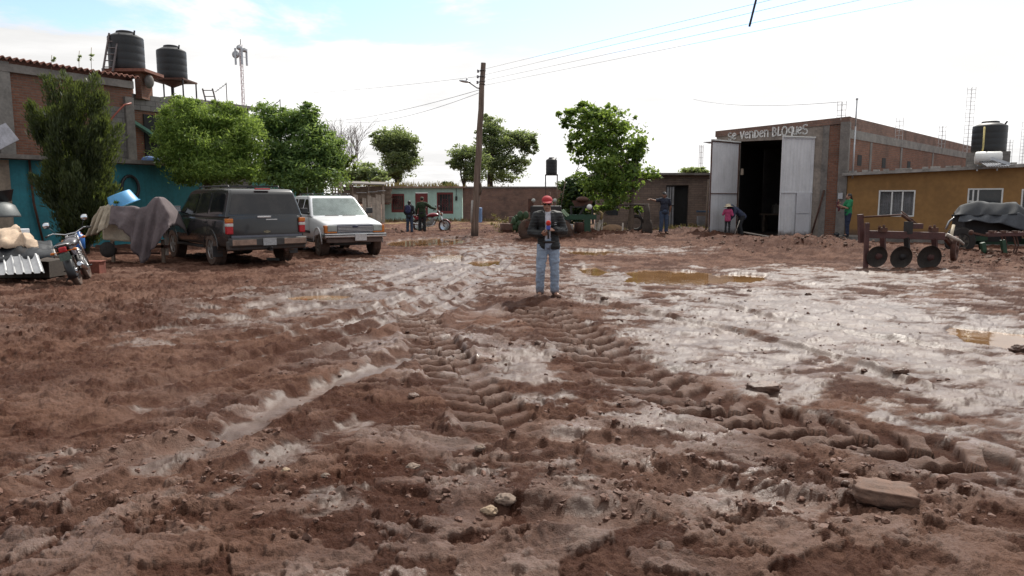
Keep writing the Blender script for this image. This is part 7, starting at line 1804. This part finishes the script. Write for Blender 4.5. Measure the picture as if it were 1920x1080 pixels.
def head_shell(t, hp, s, mat, name, pieces, R, voxel=.010, cuts=()):
    b = MB()
    for c, r in pieces: b.ball(hp(*c), tuple(v * s for v in r), 24, 18, R)
    return b.build(name, mat, t, fix=False, mods=[('REMESH', dict(mode='VOXEL', voxel_size=voxel * s, use_smooth_shade=True)), ('SMOOTH', dict(factor=.5, iterations=2))])

def cap(t, hp, s, R, mat, brim=None, turn=0.0):
    b = MB(); n, m = 24, 8; P = []
    for i in range(m + 1):
        a = PI / 2 * i / m
        for j in range(n): P.append(hp(.088 * math.cos(a) * math.cos(2 * PI * j / n), .012 + .104 * math.cos(a) * math.sin(2 * PI * j / n), .045 + .078 * math.sin(a)))
    b.add(P, [(i * n + j, i * n + (j + 1) % n, (i + 1) * n + (j + 1) % n, (i + 1) * n + j) for i in range(m) for j in range(n)], True); b.ball(hp(0, .012, .124), .008 * s, 8, 6)
    c = b.build('cap', mat, t, sharp=60)
    b = MB(); P = []
    for i in range(13):
        a = PI * i / 12
        for k in range(5):
            f = k / 4; P.append(hp(math.cos(a) * (.086 - .012 * f), -(.05 + math.sin(a) * (.050 + .075 * f)), .047 - .022 * f - .012 * (1 - math.sin(a))))
    b.grid(P, 13, 5); b.build('brim', brim or mat, c, mods=[('SOLIDIFY', dict(thickness=.006))])
    return c

def face(t, hp, s, glasses=False, eyes=True):
    if glasses:
        b = MB()
        for e in (-1, 1): b.ball(hp(e * .034, -.094, .004), (.030 * s, .010 * s, .023 * s), 14, 10); b.tube([hp(e * .062, -.088, .012), hp(e * .080, -.02, .012)], .004 * s, 5)
        b.tube([hp(-.01, -.102, .01), hp(.01, -.102, .01)], .004 * s, 5); b.build('sunglasses', M('black_lens', (.008, .008, .009), .15, .1, 5, 0), t, fix=False)
    elif eyes:
        for e in (-1, 1):
            b = MB(); b.ball(hp(e * .032, -.083, .002), .0115 * s, 10, 8); ey = b.build('eye', M('eye_white', (.6, .57, .54), .3, .05), t)
            b = MB(); b.ball(hp(e * .032, -.091, .002), .0062 * s, 8, 6); b.build('iris', M('dark_iris', (.015, .010, .008), .2), ey)
    b = MB(); b.tube([hp(-.024, -.090, -.063), hp(0, -.100, -.061), hp(.024, -.090, -.063)], [.003 * s, .0058 * s, .003 * s], 6); b.build('mouth', M('lip_skin', (.15, .055, .042), .5), t)

# --- the man in the middle of the yard
fx = G(1026, 560); gz = min(ground_z(fx.x + a, fx.y + c) for a in (-.14, -.1, .1, .15) for c in (-.1, 0)) - .005
J = dict(elL=(.262, .035, 1.075), elR=(-.262, .035, 1.065), wrL=(.105, -.195, 1.105), wrR=(-.115, -.185, 1.035), shL=(.168, .01, 1.315), shR=(-.168, .01, 1.315), look=(-.05, -1, -.12), anL=(.125, .02, .085), anR=(-.115, .02, .085), knL=(.112, -.015, .47), knR=(-.108, -.01, .47), toeL=(.185, -.12, .03), toeR=(-.150, -.13, .03))
t, q, R, hp = person('man in a red cap, sunglasses and black quilted jacket standing amid the mud', (fx.x, fx.y, gz), 0, J | dict(pelvis=(.018, 0, .90), hipL=(.104, 0, .865), hipR=(-.072, 0, .855), knR=(-.112, -.05, .47), chest=(.004, .01, 1.235), head=(-.012, -.02, 1.522)), 1.0, voxel=.0065,
                     hands={'L': ((-.85, -.35, .12), (0, .55, -.8), (0, -.3, 1), .75), 'R': ((.88, -.38, .18), (-.1, .75, .55), (0, -.2, 1), .8)})
trousers(t, q, m_jean, 1.0, .014, .04, 'jeans', .010)
b = MB(); b.lathe([(.170, -.018), (.172, 0), (.170, .018)], 32, q['pelvis'] + Vector((0, 0, .012))); o = b.build('belt', M('dark_leather_belt', (.02, .015, .013), .5), t); o.scale = (1.0, .80, 1)
shirt(t, q, M('white_shirt', (.50, .51, .56), .85, .1, 5, .2, 90), 1.0, .010, .4, -.045, 'shirt', .010, fold=.007)
ax_ = .050
jk = shirt(t, q, M('black_quilted_jacket', (.007, .008, .009), .65, .3, 6, .25, 70), 1.0, .028, 1.92, .055, 'jacket', .010, quilt=(.048, .006), thick=.012, fold=.006,
           cuts=[((-ax_, 0, 0), (1, 0, 0)), ((ax_, 0, 0), (1, 0, 0)), ((0, 0, .79), (0, 0, 1)), ((0, 0, 1.415), (0, 0, 1)), ('faces', lambda c: (c.y < -.02 and abs(c.x) < ax_) or c.z > 1.415 or c.z < .79)])
b = MB()
for e in (-1, 1):
    b.hexa([hp(e * .01, -.075, -.148), hp(e * .062, -.04, -.118), hp(e * .070, .0, -.112), hp(e * .03, -.07, -.170), hp(e * .012, -.080, -.150), hp(e * .068, -.046, -.120), hp(e * .076, .0, -.116), hp(e * .034, -.078, -.174)])
b.build('shirt_collar', M('white_shirt', (.50, .51, .56)), t)
b = MB(); b.tube([(.098, -.160, 1.215), (.108, -.162, 1.226), (.12, -.160, 1.212), (.13, -.158, 1.223)], .004, 5); b.tube([(.098, -.161, 1.188), (.134, -.158, 1.190)], .0045, 5); b.build('chest_logo', M('pale_stitching', (.45, .45, .45), .8), jk)
for e in 'LR':
    w, k = q['wr' + e], q['el' + e]; d = (w - k).normalized(); b = MB(); b.tube([w - d * .025, w - d * .055], [.040, .044], 14); b.build('cuff', M('dark_knit_cuff', (.035, .016, .018), .9), jk)
shoes(t, q, m_boot)
head_shell(t, hp, 1.0, m_hair, 'hair', [((0, .022, .020), (.082, .094, .080))], R)
cap(t, hp, 1.0, R, M('red_cap_cloth', (.36, .022, .03), .8, .15, 8, .15, 90), M('red_cap_peak', (.30, .02, .03), .8))
b = MB(); b.bar(hp(-.062, -.150, .032), hp(-.012, -.172, .030), .010, .004); b.build('peak_stripe', M('yellow_stripe', (.5, .36, .16), .8), t)
face(t, hp, 1.0, glasses=True)
mw = Vector((fx.x, fx.y, gz)); mic = thing('microphone', 'red and blue microphone held by the man in the red cap', 'microphone', mw + Vector((-.002, -.262, 1.06)))
b = MB(); b.tube([(0, .012, -.09), (0, 0, .10)], [.012, .015], 12); b.build('handle', m_black, mic)
b = MB(); b.box((0, -.002, .085), (.062, .062, .062)); b.build('collar', M('blue_flag', (.07, .09, .42), .5), mic, mods=[('BEVEL', dict(width=.006, segments=2))])
b = MB(); b.ball((0, -.005, .155), (.038, .038, .045), 16, 12); b.build('windshield', M('red_foam', (.50, .030, .020), .95, .1, 30, .4, 200), mic)

# --- the pair by the red motorcycle, seen from behind
fx = G(771, 438); s_ = .93
t, q, R, hp = person('woman seen from behind in a dark top and blue jeans carrying a navy backpack', (fx.x, 33.0, 0), rad(172), dict(elR=(-.25, .05, 1.06), wrR=(-.19, -.12, 1.0), elL=(.23, .04, 1.06), wrL=(.20, -.14, .95)), s_, fem=True)
trousers(t, q, m_jean_d, s_, .014, .06, 'jeans'); shirt(t, q, M('black_top', (.018, .018, .024), .85, .2, 5, .2, 80), s_, .018, 1.9, .06, 'top', fem=True); shoes(t, q, m_boot, s_)
head_shell(t, hp, s_, m_hair, 'hair', [((0, .025, .03), (.086, .100, .085)), ((0, .07, -.06), (.060, .045, .10)), ((0, .085, -.15), (.045, .035, .10))], R); face(t, hp, s_)
wp = ROOTM[t.name] @ Vector((.02, .165, 1.10))
bk = thing('backpack', 'navy backpack on the back of the woman beside the man in green', 'backpack', wp, rad(172))
blob('pack', [('e', (0, 0, .02), (.14, .085, .20), (0, 0, 1)), ('e', (0, .05, -.07), (.11, .06, .10), (0, 0, 1))], .012, M('navy_pack_cloth', (.022, .026, .085), .8, .25, 4, .2, 60), bk, fold=.01)
for e in (-1, 1):
    b = MB(); b.tube([(e * .09, -.05, .19), (e * .12, -.16, .26), (e * .13, -.27, .20), (e * .13, -.29, .05)], .014, 6); b.build('strap', M('navy_pack_cloth', (.022, .026, .085)), bk)
fx = G(797, 435); s_ = 1.03
t, q, R, hp = person('man seen from behind in a dark green sweater with one hand on the red motorcycle', (fx.x, 34.0, 0), rad(180), dict(elL=(-.0, 0, 0), elR=(-.40, -.06, 1.16), wrR=(-.60, -.20, 1.09), wrL=(.28, -.08, .86)) | dict(elL=(.255, .03, 1.08)), s_, hands={'R': ((-.9, -.4, -.1), (0, -.1, -1), (0, -1, 0), .6)})
trousers(t, q, M('black_trousers', (.018, .019, .022), .9, .2, 4, .2, 80, dirt=.12), s_, .016, .04); shirt(t, q, M('dark_green_sweater', (.022, .040, .018), .95, .2, 6, .4, 120), s_, .022, 1.92, .09, 'sweater'); shoes(t, q, m_boot, s_)
head_shell(t, hp, s_, m_hair, 'hair', [((0, .02, .022), (.081, .094, .080))], R); cap(t, hp, s_, R, M('drab_cap', (.07, .075, .05), .9)); face(t, hp, s_)

# --- the man at the gate post, arm out along the rail
fx = G(1240, 447); gz = ground_z(fx.x, 29.0); s_ = 1.02
t, q, R, hp = person('man in a navy T-shirt and cap, one arm stretched to the gate post', (fx.x, 29.0, gz), rad(4), dict(elR=(-.36, -.02, 1.30), wrR=(-.56, -.02, 1.36), elL=(.27, .05, 1.07), wrL=(.26, .10, .86)), s_, m_skin_d, hands={'R': ((-.95, 0, -.1), (0, .1, -1), (0, -1, 0), .5)})
trousers(t, q, m_jean_d, s_, .016, .05, 'jeans'); shirt(t, q, M('navy_tshirt', (.018, .022, .038), .9, .15, 5, .2, 90), s_, .020, .62, .06, 'T_shirt'.lower()); shoes(t, q, m_boot, s_)
head_shell(t, hp, s_, m_hair, 'hair', [((0, .022, .020), (.081, .093, .080))], R); cap(t, hp, s_, R, M('dark_cap', (.022, .020, .024), .85), M('dark_cap', (.022, .02, .024))); b = MB(); b.ball(hp(0, -.092, .075), (.022, .008, .016)); b.build('cap_badge', m_white, t); face(t, hp, s_)

# --- child in pink and a stooping grown-up at the gate
p_ = V(1366, 372, 29.3); gz = ground_z(p_.x, p_.y); s_ = .70
t, q, R, hp = person('small child in a pink jacket and straw hat beside the stooping hooded person', (p_.x, p_.y, gz), rad(150), dict(elL=(.27, .0, 1.10), wrL=(.26, -.14, 1.2), elR=(-.26, .02, 1.08), wrR=(-.26, -.12, 1.12), head=(0, -.02, 1.505)), s_)
trousers(t, q, M('black_leggings', (.016, .016, .019), .9), s_, .006, .05, 'leggings', .012); shirt(t, q, M('pink_fleece', (.42, .06, .155), .9, .12, 6, .3, 90), s_, .030, 1.9, .10, 'jacket', .012); shoes(t, q, m_black, s_)
head_shell(t, hp, s_, m_hair, 'hair', [((0, .02, .02), (.083, .096, .085)), ((0, .06, -.06), (.055, .04, .07))], R); face(t, hp, s_)
b = MB(); prof = [(.235, -.012), (.225, .0), (.15, .018), (.115, .03), (.112, .09), (.098, .125), (.05, .135), (.005, .136)]
b.lathe([(r * s_ * 1.25, z * s_ * 1.25) for r, z in prof] + [(.10 * s_, .02)], 28); o = b.build('straw_hat', M('pale_straw', (.58, .50, .36), .85, .15, 12, .4, 60), t, sharp=50); o.location = hp(0, .01, .045); o.rotation_euler = (.05, .12, 0)
p_ = V(1388, 372, 29.5); gz = ground_z(p_.x, p_.y); s_ = 1.0
t, q, R, hp = person('grown-up in a dark blue hooded top stooping over beside the child in pink', (p_.x, p_.y, gz), rad(-88), dict(pelvis=(0, .10, .84), waist=(0, -.02, .95), chest=(0, -.17, 1.06), neck=(0, -.27, 1.13), head=(0, -.37, 1.16), look=(0, -.75, -.66), shL=(.17, -.23, 1.09), shR=(-.17, -.23, 1.09), elL=(.20, -.34, .84), elR=(-.20, -.30, .84), wrL=(.14, -.48, .66), wrR=(-.12, -.44, .64), hipL=(.09, .10, .80), hipR=(-.09, .10, .80), knL=(.11, -.02, .45), knR=(-.11, .0, .45), anL=(.11, .08, .085), anR=(-.11, .10, .085), toeL=(.13, -.06, .03), toeR=(-.13, -.05, .03)), s_)
trousers(t, q, M('black_trousers', (.018, .019, .022)), s_, .02, .04); m_hood = M('dark_blue_hoodie', (.032, .040, .075), .9, .2, 5, .3, 90)
shirt(t, q, m_hood, s_, .03, 1.9, .06, 'hoodie'); shoes(t, q, m_black, s_); face(t, hp, s_)
o = head_shell(t, hp, s_, m_hood, 'hood', [((0, .03, .015), (.105, .112, .115)), ((0, .07, -.06), (.095, .08, .09))], R)
b = MB(); b.tube([p_ + Vector((-.20, -.25, gz + .02)), p_ + Vector((-.02, -.2, gz + .62 - p_.z + p_.z))], .014, 7) if False else b.tube([Vector((p_.x - .28, p_.y - .28, gz)), Vector((p_.x - .06, p_.y - .22, gz + .66))], .016, 7); o = b.build('pale_stick', m_paleplank); tag(o, 'pale stick held at a slant by the stooping hooded person', 'stick')

# --- woman in green in profile against the ochre wall, holding a baby up
p_ = V(1592, 372, 27.3); s_ = .985
t, q, R, hp = person('woman in a bright green T-shirt and dark jeans in profile against the ochre wall', (p_.x, p_.y, .19), rad(-92), dict(elL=(.20, -.12, 1.08), wrL=(.13, -.33, 1.16), elR=(-.20, -.12, 1.06), wrR=(-.12, -.32, 1.12), anL=(.06, -.02, .085), anR=(-.06, .03, .085), toeL=(.07, -.16, .03), toeR=(-.07, -.11, .03), knL=(.07, -.03, .47), knR=(-.07, -.0, .47), look=(0, -1, -.1)), s_, fem=True, hands={'L': ((-.3, -.9, .2), (-1, 0, .2), (0, 0, 1), .4), 'R': ((.3, -.9, .2), (1, 0, .2), (0, 0, 1), .4)})
trousers(t, q, M('dark_jeans', (.022, .032, .065), .9, .25, 4, .3, 120), s_, .012, .04, 'jeans'); shirt(t, q, M('bright_green_cotton', (.02, .20, .085), .9, .12, 5, .2, 90), s_, .020, .72, .03, 'green_top', fem=True); shoes(t, q, m_black, s_); face(t, hp, s_)
head_shell(t, hp, s_, m_hair, 'hair', [((0, .025, .03), (.085, .100, .085)), ((0, .085, -.05), (.05, .045, .10)), ((0, .11, -.14), (.04, .035, .10))], R)
bw = ROOTM[t.name] @ Vector((0, -.40, .95)); 
J = dict(head=(0, -.015, 1.47), elL=(.24, -.03, 1.12), wrL=(.22, -.16, 1.22), elR=(-.24, -.03, 1.12), wrR=(-.22, -.16, 1.22), knL=(.13, -.16, .70), knR=(-.13, -.16, .70), anL=(.11, -.10, .42), anR=(-.11, -.10, .42), toeL=(.12, -.24, .36), toeR=(-.12, -.24, .36))
t, q, R, hp = person('baby in dark red held up by the woman in green', (bw.x, bw.y, bw.z - .13), rad(60), J, .36, voxel=.007)
P = [('e', q['chest'], (.065, .05, .07), (0, 0, 1)), ('e', q['waist'], (.06, .05, .07), (0, 0, 1)), ('e', q['pelvis'], (.065, .055, .06), (0, 0, 1))] + [('c', q['hip' + e], q['kn' + e], .042, .034) for e in 'LR'] + [('c', q['kn' + e], q['an' + e], .034, .028) for e in 'LR'] + [('c', q['sh' + e], q['el' + e], .03, .026) for e in 'LR']
blob('romper', P, .007, M('dark_red_romper', (.10, .022, .03), .9), t, 2); head_shell(t, hp, .36, m_hair, 'hair', [((0, .022, .022), (.082, .095, .08))], R)
b = MB(); b.lathe([(.06, 0), (.09, .02), (.10, .12), (.02, .16)], 14); o = b.build('dark_bag', m_black); o.location = V(1572, 372, 27.4).xy.to_3d() + Vector((0, 0, .19)); tag(o, 'small dark bag on the step at the feet of the woman in green', 'bag')
